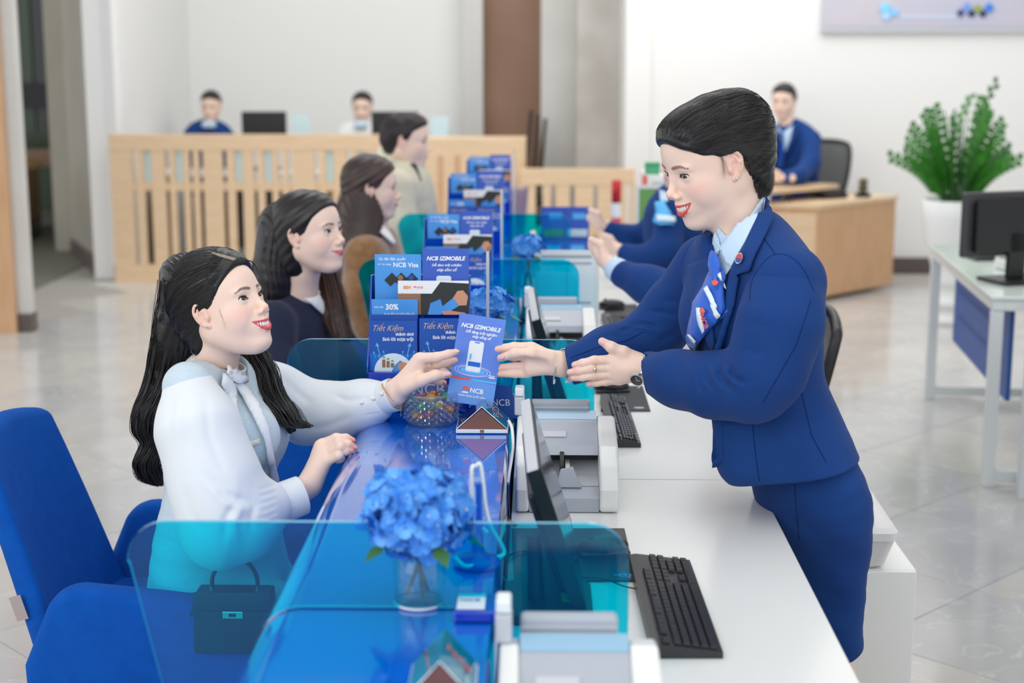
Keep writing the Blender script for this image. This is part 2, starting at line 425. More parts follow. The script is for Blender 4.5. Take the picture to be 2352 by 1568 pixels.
def sdf_mesh(name, f, lo, hi, h, col=None, colname='skin_tone', margin=0.012):
    B = 8
    lo = np.array(lo, f32); hi = np.array(hi, f32)
    nb = np.ceil((hi - lo) / h / B).astype(int); n = nb * B
    g = [np.arange(k) for k in nb]
    C = np.stack(np.meshgrid(*g, indexing='ij'), -1).reshape(-1, 3)
    ctr = lo + (C * B + (B - 1) / 2).astype(f32) * h
    dc = f(ctr.astype(f32))
    act = np.abs(dc) < h * B * 0.9 * 1.25 + margin
    arr = np.repeat(np.repeat(np.repeat(np.where(dc.reshape(nb) < 0, -1, 1).astype(f32), B, 0), B, 1), B, 2)
    v6 = arr.reshape(nb[0], B, nb[1], B, nb[2], B)
    off = np.stack(np.meshgrid(*[np.arange(B)] * 3, indexing='ij'), -1).reshape(-1, 3)
    ai = C[act]
    for s in range(0, len(ai), 3000):
        a = ai[s:s + 3000]
        p = lo + ((a[:, None, :] * B + off[None]).reshape(-1, 3)).astype(f32) * h
        d = f(p.astype(f32)).reshape(-1, B, B, B)
        v6[a[:, 0], :, a[:, 1], :, a[:, 2], :] = d
    arr[0] = 1; arr[-1] = 1; arr[:, 0] = 1; arr[:, -1] = 1; arr[:, :, 0] = 1; arr[:, :, -1] = 1
    s = arr < 0
    c = [s[i:n[0] - 1 + i, j:n[1] - 1 + j, k:n[2] - 1 + k] for i in (0, 1) for j in (0, 1) for k in (0, 1)]
    anyc = c[0].copy(); allc = c[0].copy()
    for q in c[1:]: anyc |= q; allc &= q
    cell = anyc & ~allc
    idx = np.argwhere(cell)
    if len(idx) == 0: return bpy.data.meshes.new(name)
    vid = np.full(cell.shape, -1, np.int32); vid[cell] = np.arange(len(idx))
    co = np.array([(i, j, k) for i in (0, 1) for j in (0, 1) for k in (0, 1)])
    V = np.stack([arr[idx[:, 0] + o[0], idx[:, 1] + o[1], idx[:, 2] + o[2]] for o in co], 1)
    acc = np.zeros((len(idx), 3)); cnt = np.zeros(len(idx))
    for a in range(8):
        for b in range(a + 1, 8):
            if np.abs(co[a] - co[b]).sum() != 1: continue
            x = (V[:, a] < 0) != (V[:, b] < 0)
            t = V[:, a] / np.where(x, V[:, a] - V[:, b], 1)
            p = co[a] + t[:, None] * (co[b] - co[a])
            acc[x] += p[x]; cnt[x] += 1
    pos = (lo + (idx + acc / cnt[:, None]) * h).astype(f32)
    d0 = f(pos); e = h * 0.5; G = np.zeros_like(pos)
    for ax in range(3):
        q = pos.copy(); q[:, ax] += e; G[:, ax] = (f(q) - d0) / e
    gg = np.maximum(np.einsum('ij,ij->i', G, G), 0.2)
    step = np.clip(d0 / gg, -h * 0.6, h * 0.6)[:, None] * G
    pos = pos - step
    quads = []
    for ax in range(3):
        A = s.take(range(0, n[ax] - 1), axis=ax); Bq = s.take(range(1, n[ax]), axis=ax)
        ch = np.argwhere(A != Bq)
        o1, o2 = (ax + 1) % 3, (ax + 2) % 3
        ch = ch[(ch[:, o1] > 0) & (ch[:, o2] > 0) & (ch[:, o1] < n[o1] - 1) & (ch[:, o2] < n[o2] - 1)]
        def at(d1, d2):
            q = ch.copy(); q[:, o1] -= d1; q[:, o2] -= d2
            return vid[q[:, 0], q[:, 1], q[:, 2]]
        q = np.stack([at(1, 1), at(0, 1), at(0, 0), at(1, 0)], 1)
        ins = A[ch[:, 0], ch[:, 1], ch[:, 2]]
        q[~ins] = q[~ins][:, ::-1]
        quads.append(q)
    Q = np.concatenate(quads); Q = Q[(Q >= 0).all(1)]
    me = bpy.data.meshes.new(name)
    me.vertices.add(len(pos)); me.vertices.foreach_set('co', pos.astype(f32).ravel())
    me.loops.add(len(Q) * 4); me.loops.foreach_set('vertex_index', Q.astype(np.int32).ravel())
    me.polygons.add(len(Q)); me.polygons.foreach_set('loop_start', np.arange(0, len(Q) * 4, 4, dtype=np.int32))
    me.polygons.foreach_set('use_smooth', np.ones(len(Q), bool))
    me.update(calc_edges=True); me.validate()
    if col is not None:
        ca = me.color_attributes.new(colname, 'FLOAT_COLOR', 'POINT')
        cc = np.ones((len(me.vertices), 4), f32)
        P = np.zeros(len(me.vertices) * 3, f32); me.vertices.foreach_get('co', P)
        cc[:, :3] = col(P.reshape(-1, 3)); ca.data.foreach_set('color', cc.ravel())
    return me
def join_meshes(name, mes):
    bm = bmesh.new()
    for m in mes: bm.from_mesh(m)
    me = bpy.data.meshes.new(name); bm.to_mesh(me); bm.free()
    return me
def bbox(pts, r):
    P = np.array([tuple(p) for p in pts]); return P.min(0) - r, P.max(0) + r
# ---------------------------------------------------------------- the room
def struct(name, mb, m, parent=None):
    o = mb.build(name, m, parent); o['kind'] = 'structure'; return o
def wbox(name, x0, x1, y0, y1, z0, z1, m, bev=0.0):
    return struct(name, MB().box((x0, y0, z0), (x1, y1, z1), bev=bev), m)

# floor slab with polished tiles laid on the diagonal, each tile its own piece
M['grout'] = mat('grout', srgb(168, 164, 158), 0.7)
def tile_material(name, c1, c2):
    m = mat(name, c1, 0.13, vary=(2.2, c2, 8), spec=0.5)
    nt = m.node_tree; b = nt.nodes['Principled BSDF']
    w = nt.nodes.new('ShaderNodeTexNoise'); w.inputs['Scale'].default_value = 3.0; w.inputs['Detail'].default_value = 6; w.inputs['Distortion'].default_value = 1.6
    g = nt.nodes.new('ShaderNodeNewGeometry'); nt.links.new(g.outputs['Position'], w.inputs['Vector'])
    r = nt.nodes.new('ShaderNodeValToRGB'); e = r.color_ramp.elements
    e[0].position = 0.485; e[0].color = (0, 0, 0, 1); e[1].position = 0.5; e[1].color = (1, 1, 1, 1)
    x = r.color_ramp.elements.new(0.515); x.color = (0, 0, 0, 1)
    nt.links.new(w.outputs[0], r.inputs[0])
    mx = nt.nodes.new('ShaderNodeMixRGB'); mx.inputs[2].default_value = srgb(226, 225, 222)
    mu = nt.nodes.new('ShaderNodeMath'); mu.operation = 'MULTIPLY'; mu.inputs[1].default_value = 0.5
    nt.links.new(r.outputs[0], mu.inputs[0]); nt.links.new(mu.outputs[0], mx.inputs[0])
    nt.links.new(b.inputs['Base Color'].links[0].from_socket, mx.inputs[1]); nt.links.new(mx.outputs[0], b.inputs['Base Color'])
    return m
tile_mats = [tile_material('polished_tile_a', srgb(205, 203, 199), srgb(190, 188, 185)), tile_material('polished_tile_b', srgb(209, 206, 200), srgb(196, 193, 188)), tile_material('polished_tile_c', srgb(201, 200, 198), srgb(188, 187, 186))]
floor = wbox('floor', -9, 6.5, -2.5, 17, -0.12, -0.006, M['grout'])
T = 0.8485; tiles = []
for i in range(-20, 30):
    for j in range(-20, 30):
        s_ = 5.95 + (i + 0.5) * T; d_ = 3.2 + (j + 0.5) * T
        x = (s_ - d_) / 2; y = (s_ + d_) / 2
        if y < 2.2 or y > 13.2: continue
        px = 1240 + x * F_PX / y
        if px < -1.15 * F_PX / y or px > 2352 + 0.9 * F_PX / y: continue
        if x < -3.0 and y > 9.2: continue
        if y > 11.3 and x > 0.9: continue
        tiles.append((x, y))
def tile_mesh(m):
    mb = MB().box((-0.2985, -0.2985, -0.012), (0.2985, 0.2985, 0.0), bev=0.0012); me = mb.mesh('tile'); me.materials.append(m); return me
tms = [tile_mesh(m) for m in tile_mats]
tiles.sort(key=lambda t: t[1])
for k, (x, y) in enumerate(tiles[:300]):
    o = link('tile', tms[random.randrange(3)], None, floor, (x, y, 0), (0, 0, pi / 4 + random.choice((0, 1, 2, 3)) * pi / 2))

ceiling = wbox('ceiling', -9, 6.5, 0.4, 17, 4.6, 4.7, M['ceiling'])
wbox('wall_back', -3.2, 0.9, 13.5, 13.7, 0, 4.6, M['wall'])
wbox('wall_left', -3.3, -3.07, 11.15, 13.5, 0, 4.6, M['wall'])
wbox('wall_right', 0.69, 6.5, 11.62, 11.9, 0, 4.6, M['wall'])
wbox('wall_side', 4.6, 4.8, 2.2, 11.6, 0, 4.6, M['wall'])
# column faces in the middle of the back wall
wbox('trim_1', -0.66, -0.49, 13.2, 13.5, 0, 4.6, M['stone_light'])
wbox('trim_2', -0.49, 0.005, 13.42, 13.5, 0, 4.6, M['brown_panel'])
wbox('trim_3', 0.005, 0.29, 12.9, 13.5, 0, 4.6, M['stone_light'])
wbox('trim_4', 0.29, 0.66, 12.4, 12.9, 0, 4.6, M['stone_grey'])
wbox('trim_5', 0.64, 0.83, 11.6, 12.4, 0, 4.6, M['wall'])
# diagonal beige pier with white return on the left
pier = MB().prism([(-3.95, 12.75), (-3.28, 11.3), (-3.12, 11.16), (-3.12, 13.5), (-3.95, 13.5)], 0, 4.6)
struct('wall_pier', pier, M['beige_stone'])
ret = MB().prism([(-3.30, 11.28), (-3.28, 11.22), (-3.07, 11.08), (-3.05, 11.16), (-3.05, 11.3)], 0, 4.6)
struct('trim_6', ret, M['wall'])
struct('baseboard_pier', MB().prism([(-3.97, 12.74), (-3.31, 11.25), (-3.05, 11.06), (-3.05, 11.2)], 0, 0.11), M['dark_base'])
wbox('baseboard_right', 0.69, 4.6, 11.58, 11.62, 0, 0.115, M['dark_base'])
# near left pillar
wbox('wall_pillar', -3.75, -3.06, 8.98, 9.06, 0, 4.6, M['stone_light'])
wbox('baseboard_pillar', -3.76, -3.05, 8.965, 9.07, 0, 0.11, M['dark_base'])
wbox('trim_7', -3.32, -3.135, 8.93, 8.975, 0.0, 4.6, M['wood_dark'])
# lobby beyond the opening
M['lobby_green'] = mat('green_glass_wall', srgb(74, 92, 66), 0.25, vary=(0.8, srgb(56, 74, 60), 3))
M['lobby_dark'] = mat('dark_glass', srgb(56, 62, 58), 0.2)
M['lobby_floor'] = mat('lobby_carpet', srgb(120, 118, 108), 0.7)
M['lobby_wood'] = mat('amber_wood', srgb(122, 92, 50), 0.4)
wbox('wall_lobby', -9, -4.0, 16.2, 16.4, 0, 4.6, M['lobby_green'])
wbox('wall_lobby_side', -4.1, -3.95, 12.76, 16.3, 0, 4.6, M['beige_stone'])
wbox('floor_lobby', -9, -3.6, 9.25, 16.3, -0.005, 0.003, M['lobby_floor'])
lob = empty('glass_partition', (-5.3, 15.0, 0), 0, 'dark green glass partition in the lobby seen past the left pillar', 'partition')
for k, (x0, x1, z0, z1, m) in enumerate([(-0.6, -0.1, 1.75, 3.4, 'lobby_dark'), (-0.08, 0.35, 0.9, 3.2, 'lobby_green'), (0.37, 0.9, 0.9, 2.9, 'lobby_dark'), (-0.6, 0.9, 3.4, 4.4, 'brown_panel')]):
    MB().box((x0, 0, z0), (x1, 0.05, z1)).build('glass_panel', M[m], lob)
MB().box((-0.7, -0.05, 1.12), (1.0, 0.0, 1.36)).build('sign_band', mat('dark_band', srgb(42, 38, 48), 0.5), lob)
MB().box((-0.7, -0.04, 0.55), (1.0, 0.0, 0.72)).build('rail', M['brown_panel'], lob)
ctr = MB()
arc = [(-5.9 + 1.35 * math.cos(t), 13.6 + 1.3 * math.sin(t)) for t in [(-0.9 + k * 0.14) for k in range(14)]]
arc2 = [(-5.9 + 1.15 * math.cos(t), 13.6 + 1.1 * math.sin(t)) for t in [(-0.9 + k * 0.14) for k in range(14)]]
curved = empty('reception_counter', (0, 0, 0), 0, 'curved amber wood counter in the dark lobby behind the left pillar', 'counter')
MB().prism(arc + arc2[::-1], 0.02, 0.16).build('plinth', M['lobby_dark'], curved)
MB().prism(arc + arc2[::-1], 0.17, 0.62).build('front', M['lobby_wood'], curved)
MB().prism([(x + .03, y) for x, y in arc] + arc2[::-1], 0.621, 0.66).build('ledge', mat('amber_ledge', srgb(170, 128, 66), 0.3), curved)

# wall poster, upper right
p0 = W(1886, 74, 11.58); p1 = W(2500, 62, 11.58)
poster = empty('wall_poster', (p0.x, 11.58, p0.z), 0, 'wide pale framed poster high on the white wall at the upper right', 'poster')
wpo = p1.x - p0.x
MB().box((0, 0, 0), (wpo, 0.035, 0.9)).build('frame', M['grey_light'], poster)
M['poster'] = mat('poster_print', srgb(206, 198, 202), 0.4, vary=(1.4, srgb(190, 192, 212), 3))
MB().box((0.03, -0.004, 0.04), (wpo - 0.03, -0.0005, 0.86)).build('print', M['poster'], poster)
def pm(px, py): q = W(px, py, 11.57); return (q.x - p0.x, q.z - p0.z)
a = pm(2065, 38); b = pm(2200, 38)
MB().box((a[0], -0.008, a[1] - 0.02), (b[0], -0.005, a[1] + 0.012)).build('band', mat('pale_band', srgb(200, 206, 226), 0.5), poster)
for (px, py, r, c) in [(2034, 20, 0.045, (140, 210, 246)), (2055, 30, 0.032, (140, 200, 246)), (2036, 38, 0.035, (180, 210, 250))]:
    q = pm(px, py); MB().ball((q[0], -0.01, q[1]), (r, 0.004, r)).build('figure', mat('sky_blue_print', srgb(*c), 0.5), poster)
for (px, py, r, c) in [(2206, 30, 0.03, (40, 60, 120)), (2222, 18, 0.04, (120, 156, 226)), (2246, 20, 0.036, (150, 170, 80)), (2272, 18, 0.04, (60, 130, 226)), (2232, 32, 0.03, (20, 30, 70)), (2258, 32, 0.03, (24, 32, 80))]:
    q = pm(px, py); MB().prism([(-r, 0), (0, -r), (r, 0), (0, r)], 0, 0.004, Matrix.Translation((q[0], -0.008 - random.random() * 0.004, q[1])) @ Matrix.Rotation(pi / 2, 4, 'X')).build('card', mat('card_print', srgb(*c), 0.5), poster)

# ---------------------------------------------------------------- beech partitions with slots
def partition(name, x0, x1, y, z0, z1, label, pattern, th=0.05, split=None):
    'two tiers of upright slats between rails'
    r = empty(name, (x0, y, 0), 0, label, 'partition')
    w = x1 - x0; zm = split if split else (z0 + z1) / 2
    MB().box((0, 0, z1 - 0.115), (w, th, z1), bev=0.004).build('top_rail', M['wood'], r)
    MB().box((-0.0, 0.002, 0.0), (w, th - 0.002, z0 + 0.13)).build('bottom_rail', M['wood'], r)
    x = 0.0; k = 0
    while x < w - 0.01:
        sw, gw = pattern[k % len(pattern)]
        sw = min(sw, w - x)
        MB().box((x, 0.004, z0 + 0.13), (x + sw, th - 0.004, z1 - 0.115)).build('slat', M['wood'], r)
        gx0, gx1 = x + sw, min(x + sw + gw, w)
        if gx1 - gx0 > 0.012:
            MB().box((gx0, 0.012, zm - 0.03), (gx1, th - 0.012, zm + 0.03)).build('spacer', M['wood'], r)
            if gw > 0.05:
                MB().box((gx0 + 0.004, th * 0.5, zm + 0.03), (gx1 - 0.004, th * 0.5 + 0.008, z1 - 0.115)).build('pane', M['frost'], r)
        x += sw + gw; k += 1
    return r
pat = [(0.165, 0.026), (0.055, 0.055), (0.10, 0.03), (0.045, 0.056), (0.045, 0.026), (0.045, 0.03), (0.14, 0.03), (0.06, 0.054), (0.08, 0.028), (0.05, 0.055), (0.045, 0.03), (0.045, 0.026)]
big = partition('slatted_partition', -3.11, -1.08, 11.0, 0, 1.075, 'tall beech partition with upright slats in front of the two seated men at the back', pat, split=0.70)
big2 = empty('counter_front', (-0.82, 10.8, 0), 0, 'beech counter front with a rounded corner right of the man in the cream coat', 'counter')
MB().prism(rrect(0, 0, 0.72, 0.4, 0.06, corners=(0, 1, 0, 0)), 0, 1.055).build('body', M['wood'], big2)
for x in (0.10, 0.22, 0.34):
    MB().box((x, -0.006, 0.06), (x + 0.035, -0.0005, 0.94)).build('groove', M['wood_dark'], big2)
p = partition('low_slatted_partition', -0.14, 0.665, 10.7, 0, 0.855, 'lower beech partition with upright slots below the grey stone columns', [(0.11, 0.05), (0.06, 0.03), (0.10, 0.035), (0.13, 0.03), (0.2, 0.03)], split=0.42)
# things glimpsed behind and between the slats
cab = empty('storage_cabinet', (-2.2, 13.0, 0), 0, 'dark storage cabinet glimpsed through the slats of the tall partition', 'cabinet')
MB().box((-0.75, 0, 0.0), (0.9, 0.4, 0.50), bev=0.01).build('body', mat('dark_cabinet', srgb(60, 52, 50), 0.5), cab)
MB().box((-0.75, -0.02, 0.52), (0.9, 0.42, 0.56), bev=0.01).build('top', M['white_lam'], cab)
bdesk = empty('back_office_desk', (-2.0, 11.62, 0), 0, 'long pale desk behind the tall slatted partition', 'desk')
MB().box((-1.0, 0, 0.72), (1.9, 0.55, 0.75), bev=0.006).build('tabletop', M['white_lam'], bdesk)
for x in (-0.98, 0.4, 1.85): MB().box((x, 0.02, 0), (x + 0.04, 0.5, 0.72)).build('leg', M['wood'], bdesk)

def far_monitor(px0, px1, pytop, Y, label, rz=0, group=None):
    a = W(px0, pytop, Y); b = W(px1, pytop, Y); w = b.x - a.x
    r = empty('monitor', ((a.x + b.x) / 2, Y, 0.752), rz, label, 'monitor', group)
    h = a.z - 0.752
    MB().box((-w / 2, -0.02, h - 0.30), (w / 2, 0.02, h), bev=0.006).build('screen_housing', M['black'], r)
    MB().box((-0.03, 0.021, 0.02), (0.03, 0.045, h - 0.1)).build('neck', M['black'], r)
    MB().box((-0.11, -0.08, 0), (0.11, 0.09, 0.018), bev=0.006).build('foot', M['black'], r)
    return r
far_monitor(555, 657, 256, 11.95, 'black monitor back to the left of centre above the slatted partition')
far_monitor(853, 960, 256, 12.0, 'black monitor partly hidden by the dark-haired man in the cream coat')
def tumbler(px, py, Y, h, label):
    a = W(px, py, Y); r = empty('acrylic_card_stand', (a.x, Y, 0.752), 0, label, 'card stand')
    MB().box((-0.07, 0, 0), (0.07, 0.004, a.z - 0.752 if h is None else h)).build('sheet', mat('pale_acrylic', srgb(206, 230, 234), 0.2), r)
    MB().box((-0.07, -0.05, 0), (0.07, 0.05, 0.006)).build('base', M['frost'], r)
tumbler(690, 262, 11.8, None, 'pale blue acrylic card stand right of the left monitor above the partition')
tumbler(1010, 268, 11.8, None, 'pale blue acrylic card stand right of the man in the cream coat')
pot = empty('small_plant', (W(1018, 283, 11.9).x, 11.9, 0.752), 0, 'tiny dark green plant behind the beech counter front', 'plant')
MB().lathe([(0.02, 0), (0.04, 0.0), (0.05, 0.24), (0.045, 0.24)], n=14).build('pot', M['white_plastic'], pot)
mb = MB()
for k in range(14):
    t = k * 2.4; mb.ball((0.03 * math.cos(t), 0.03 * math.sin(t), 0.27 + 0.02 * (k % 3)), (0.025, 0.012, 0.012), 6, Matrix.Rotation(t, 3, 'Z'))
mb.build('foliage', M['leaf'], pot)
# dark chairs stacked behind the brown opening
blk = empty('stacked_chair', (W(1212, 300, 12.6).x, 12.6, 0), 0, 'black chairs standing in the brown doorway behind the beech counter', 'chair')
mb = MB()
for k in range(3):
    x = -0.08 + k * 0.06
    mb.box((x, -0.02, 0.45), (x + 0.03, 0.02, 1.19 - 0.03 * k), Matrix.Rotation(0.08, 4, 'Y'))
mb.build('backrest', M['black'], blk)
MB().box((-0.2, -0.25, 0.43), (0.2, 0.2, 0.48), bev=0.01).build('seat', M['black'], blk)
for x in (-0.17, 0.15):
    for y in (-0.2, 0.15): MB().box((x, y, 0), (x + 0.02, y + 0.02, 0.43)).build('leg', M['black'], blk)

# ---------------------------------------------------------------- wooden desk at the right back
dk = empty('wooden_desk', (1.86, 10.16, 0), math.atan2(0.67, 0.64) * 0 + 0.0, 'honey coloured wooden desk with a solid front panel below the man at the right back', 'desk')
P3 = [(0, 0), (0.66, 0.67), (0.40, 0.93), (-0.42, 0.10)]
MB().prism(P3, 0.03, 0.63).build('body', M['wood_dark'], dk)
MB().prism([(x * 1.02, y * 1.01 - 0.012) for x, y in P3], 0.631, 0.66).build('cabinet_top', M['wood_x'], dk)
MB().prism([(-0.42, -0.06), (0.22, 0.50), (0.0, 0.64), (-0.90, 0.60), (-1.0, 0.12)], 0.725, 0.755).build('desktop', M['wood_x'], dk)
MB().box((-0.80, 0.18, 0), (-0.74, 0.55, 0.724)).build('leg', M['wood'], dk)
MB().prism([(-0.42, 0.10), (-0.38, 0.06), (-0.02, -0.01), (-0.01, 0.02)], 0.03, 0.6).build('side_panel', M['wood'], dk)
for k in range(2): MB().box((-0.2 + .2 * k, 0.25 + 0.2 * k, 0.661), (-0.14 + .2 * k, 0.31 + 0.2 * k, 0.724)).build('riser', M['black'], dk)
q = W(1982, 440, 10.7)
orn = empty('desk_ornament', (q.x, 10.7, 0.661), 0, 'small dark carved ornament on the right end of the wooden desk', 'ornament')
MB().box((-0.05, -0.03, 0), (0.05, 0.03, 0.03), bev=0.006).build('base', M['black'], orn)
MB().lathe([(0.02, 0.03), (0.035, 0.05), (0.028, 0.09), (0.036, 0.11), (0.02, 0.13), (0.001, 0.135)], n=12).build('body', mat('dark_olive', srgb(92, 84, 60), 0.5), orn)
q = W(1945, 452, 10.6)
tray = empty('document_tray', (2.02, 10.62, 0.664), 0.5, 'dark document tray under the edge of the wooden desktop', 'tray')
MB().box((-0.1, -0.06, 0), (0.1, 0.06, 0.04), bev=0.005).build('tray', M['black'], tray)

# ---------------------------------------------------------------- potted plant
px_ = W(2187, 600, 9.4).x
pl = empty('potted_plant', (px_, 9.4, 0), 0, 'tall glossy green plant in a tapered white planter against the right wall', 'plant')
MB().lathe([(0.001, 0.0), (0.13, 0), (0.135, 0.03), (0.11, 0.05), (0.10, 0.10), (0.125, 0.115), (0.13, 0.14), (0.10, 0.16), (0.095, 0.23), (0.115, 0.25), (0.12, 0.27), (0.11, 0.30), (0.14, 0.40), (0.175, 0.52), (0.196, 0.66), (0.20, 0.765), (0.185, 0.77), (0.18, 0.72), (0.001, 0.72)], n=40).build('planter', M['white_plastic'], pl)
MB().lathe([(0.001, 0.735), (0.183, 0.73)], n=24).build('soil', M['soil'], pl)
random.seed(11)
for k in range(34):
    a = k * 2.399; lean = 0.06 + 0.30 * (k / 34.0) ** 1.0; h = 0.66 - 0.36 * (k / 34.0) + random.uniform(-0.05, 0.05)
    if k == 3: h = 0.74
    base = Vector((0.07 * math.cos(a), 0.07 * math.sin(a), 0.73))
    tip = base + Vector((lean * math.cos(a) * 1.0, lean * math.sin(a), h * (1 - lean * 0.5)))
    if k in (1, 3): tip = base + Vector((0.09 + 0.03 * k, 0.0, h))
    ctrl = base + Vector((0.2 * lean * math.cos(a), 0.2 * lean * math.sin(a), h * 0.6))
    pts = [(1 - t) ** 2 * base + 2 * t * (1 - t) * ctrl + t * t * tip for t in [i / 9 for i in range(10)]]
    st = MB().tube(pts, [0.008 - 0.0006 * i for i in range(10)], 6).build('stem', M['stem'], pl)
    lf = MB()
    for i in range(18):
        t = 0.22 + 0.78 * i / 17
        c = (1 - t) ** 2 * base + 2 * t * (1 - t) * ctrl + t * t * tip
        tg = (2 * (1 - t) * (ctrl - base) + 2 * t * (tip - ctrl)).normalized()
        sd = tg.cross(Vector((math.cos(a + 1.2), math.sin(a + 1.2), 0.2))).normalized() * (1 if i % 2 else -1)
        d = (sd * 0.8 + tg * 0.6).normalized(); n_ = d.cross(tg).normalized(); s2 = d.cross(n_)
        L = 0.075 * (1 - 0.35 * t); w = 0.020
        v = [c, c + d * L * 0.3 + s2 * w, c + d * L * 0.7 + s2 * w * 0.8, c + d * L + n_ * 0.004, c + d * L * 0.7 - s2 * w * 0.8, c + d * L * 0.3 - s2 * w, c + d * L * 0.5 + n_ * 0.005]
        lf.add(v, [(0, 1, 6), (1, 2, 6), (2, 3, 6), (3, 4, 6), (4, 5, 6), (5, 0, 6)], True)
    lf.build('leaves', M['leaf'], st)

# ---------------------------------------------------------------- white steel desks at the right
def steel_desk(x, y, rz, L, D, label):
    r = empty('steel_desk', (x, y, 0), rz, label, 'desk')
    MB().box((0, 0, 0.735), (D, L, 0.75), bev=0.003).build('tabletop', mat('pale_glass_top', srgb(228, 238, 232), 0.15), r)
    t = 0.045
    for (yy) in (0.01, L - 0.01 - t):
        MB().box((0.01, yy, 0), (0.01 + t, yy + t, 0.69), bev=0.003).build('leg', M['white_metal'], r)
        MB().box((D - 0.01 - t, yy, 0), (D - 0.01, yy + t, 0.69), bev=0.003).build('leg', M['white_metal'], r)
        MB().box((0.01 + t, yy + .003, 0.02), (D - 0.01 - t, yy + t - .003, 0.02 + t), bev=0.003).build('foot_rail', M['white_metal'], r)
    MB().box((0.01, 0.01, 0.692), (0.01 + t, L - 0.01, 0.733), bev=0.003).build('side_rail', M['white_metal'], r)
    MB().box((D - 0.01 - t, 0.01, 0.692), (D - 0.01, L - 0.01, 0.733), bev=0.003).build('side_rail', M['white_metal'], r)
    MB().box((0.01 + t, 0.01, 0.692), (D - 0.01 - t, 0.01 + t, 0.733), bev=0.003).build('end_rail', M['white_metal'], r)
    MB().box((0.01 + t, L - .01 - t, 0.692), (D - 0.01 - t, L - 0.01, 0.733), bev=0.003).build('end_rail', M['white_metal'], r)
    pn = MB().box((0.10, 0.12, 0.32), (0.118, L - 0.20, 0.70), bev=0.002).build('modesty_panel', mat('blue_perforated_metal', srgb(44, 92, 170), 0.5), r)
    ho = MB()
    n = int((L - 0.5) / 0.09)
    for k in range(n):
        for z in (0.46, 0.58):
            ho.lathe([(0.001, 0), (0.016, 0)], n=8)
            for i in range(len(ho.v) - 16, len(ho.v)):
                vx, vy, vz = ho.v[i]; ho.v[i] = (0.0985, 0.25 + k * 0.09 + vx, z + vy)
    ho.build('perforation', mat('dark_blue_hole', srgb(30, 66, 140), 0.6), pn)
    return r
steel_desk(1.705, 5.72, -math.atan2(0.165, 1.6), 1.6, 1.0, 'white steel-framed desk with a blue modesty panel at the right edge')
steel_desk(1.80, 4.02, 0.0, 1.6, 1.0, 'nearer white steel-framed desk cut off by the right edge of the picture')
q = WZ(2300, 600, 0.75)
mon = empty('monitor', (W(2315, 600, 6.15).x, 6.15, 0.751), 0.35, 'black monitor seen from behind on the white steel desk at the right edge', 'monitor')
MB().box((-0.24, -0.03, 0.10), (0.24, 0.0, 0.36), bev=0.01).build('screen_housing', mat('charcoal_plastic', srgb(62, 62, 66), 0.4), mon)
MB().prism(rrect(-0.20, 0.12, 0.20, 0.33, 0.02), 0, 0.03, Matrix.Translation((0, -0.03, 0)) @ Matrix.Rotation(pi / 2, 4, 'X')).build('back_cover', M['black'], mon)
MB().box((-0.04, -0.06, 0.015), (0.04, -0.035, 0.2), bev=0.004).build('neck', M['black'], mon)
MB().box((-0.12, -0.16, 0), (0.12, 0.04, 0.015), bev=0.005).build('foot', M['black'], mon)
q = WZ(2285, 612, 0.752)
ph = empty('desk_phone', (q.x + 0.10, q.y - 0.1, 0.751), 0.3, 'white desk telephone beside the monitor on the right steel desk', 'telephone')
MB().box((-0.10, -0.09, 0), (0.10, 0.09, 0.045), Matrix.Rotation(0.0, 4, 'X'), bev=0.012).build('base', M['white_plastic'], ph)
MB().tube([(-0.07, -0.09, 0.055), (-0.07, -0.05, 0.07), (-0.07, 0.05, 0.07), (-0.07, 0.09, 0.055)], [0.024, 0.016, 0.016, 0.024], 10).build('handset', M['white_plastic'], ph)
kp = MB()
for i in range(3):
    for j in range(4): kp.box((-0.01 + i * 0.03, -0.06 + j * 0.03, 0.046), (0.01 + i * 0.03, -0.042 + j * 0.03, 0.051))
kp.build('keypad', M['grey_light'], ph)
bk = empty('keyboard', (q.x - 0.02, q.y + 0.25, 0.751), 0.1, 'black keyboard end showing below the monitor on the right steel desk', 'keyboard')
MB().box((-0.02, -0.07, 0), (0.38, 0.07, 0.015), bev=0.004).build('case', M['keybase'], bk)
kk = MB()
for i in range(15):
    for j in range(5): kk.box((0.0 + i * 0.024, -0.06 + j * 0.024, 0.0155), (0.02 + i * 0.024, -0.04 + j * 0.024, 0.021))
kk.build('keys', M['keycap'], bk)

print('TILES', len(tiles))
# ---------------------------------------------------------------- counter, desks, tinted screens
STEP = 1.385
prof = [(-0.062, 0.02), (-0.062, 0.872), (-0.067, 0.880)] + [(-0.335 - 0.068 * math.sin(t), 0.812 + 0.068 * math.cos(t)) for t in [i * pi / 2 / 10 for i in range(11)]] + [(-0.403, 0.745), (-0.395, 0.725), (-0.16, 0.70), (-0.13, 0.02)]
counter = empty('service_counter', (0, 0, 0), 0, 'long glossy blue lacquered counter with a rounded edge between the customers and the staff', 'counter')
XZ = Matrix(((1, 0, 0, 0), (0, 0, 1, 0), (0, 1, 0, 0), (0, 0, 0, 1)))   # polygon (x, z), extruded along y
for k in range(-1, 5):
    y0 = 2.05 + STEP * (k - 0); o_ = MB().prism(prof[::-1], y0 + 0.003 if k >= 0 else 0.9, y0 + STEP - 0.003, XZ)
    s_ = o_.build('counter_section', M['lacquer'], counter)
    for p_ in s_.data.polygons:
        if 3 < len(p_.vertices) < 6: p_.use_smooth = True
    s_.data.set_sharp_from_angle(angle=0.6)
MB().prism([(x * 0.985 - 0.003, z - 0.006) for x, z in prof][::-1], 2.048, 2.052, XZ).build('joint', M['black'], counter)
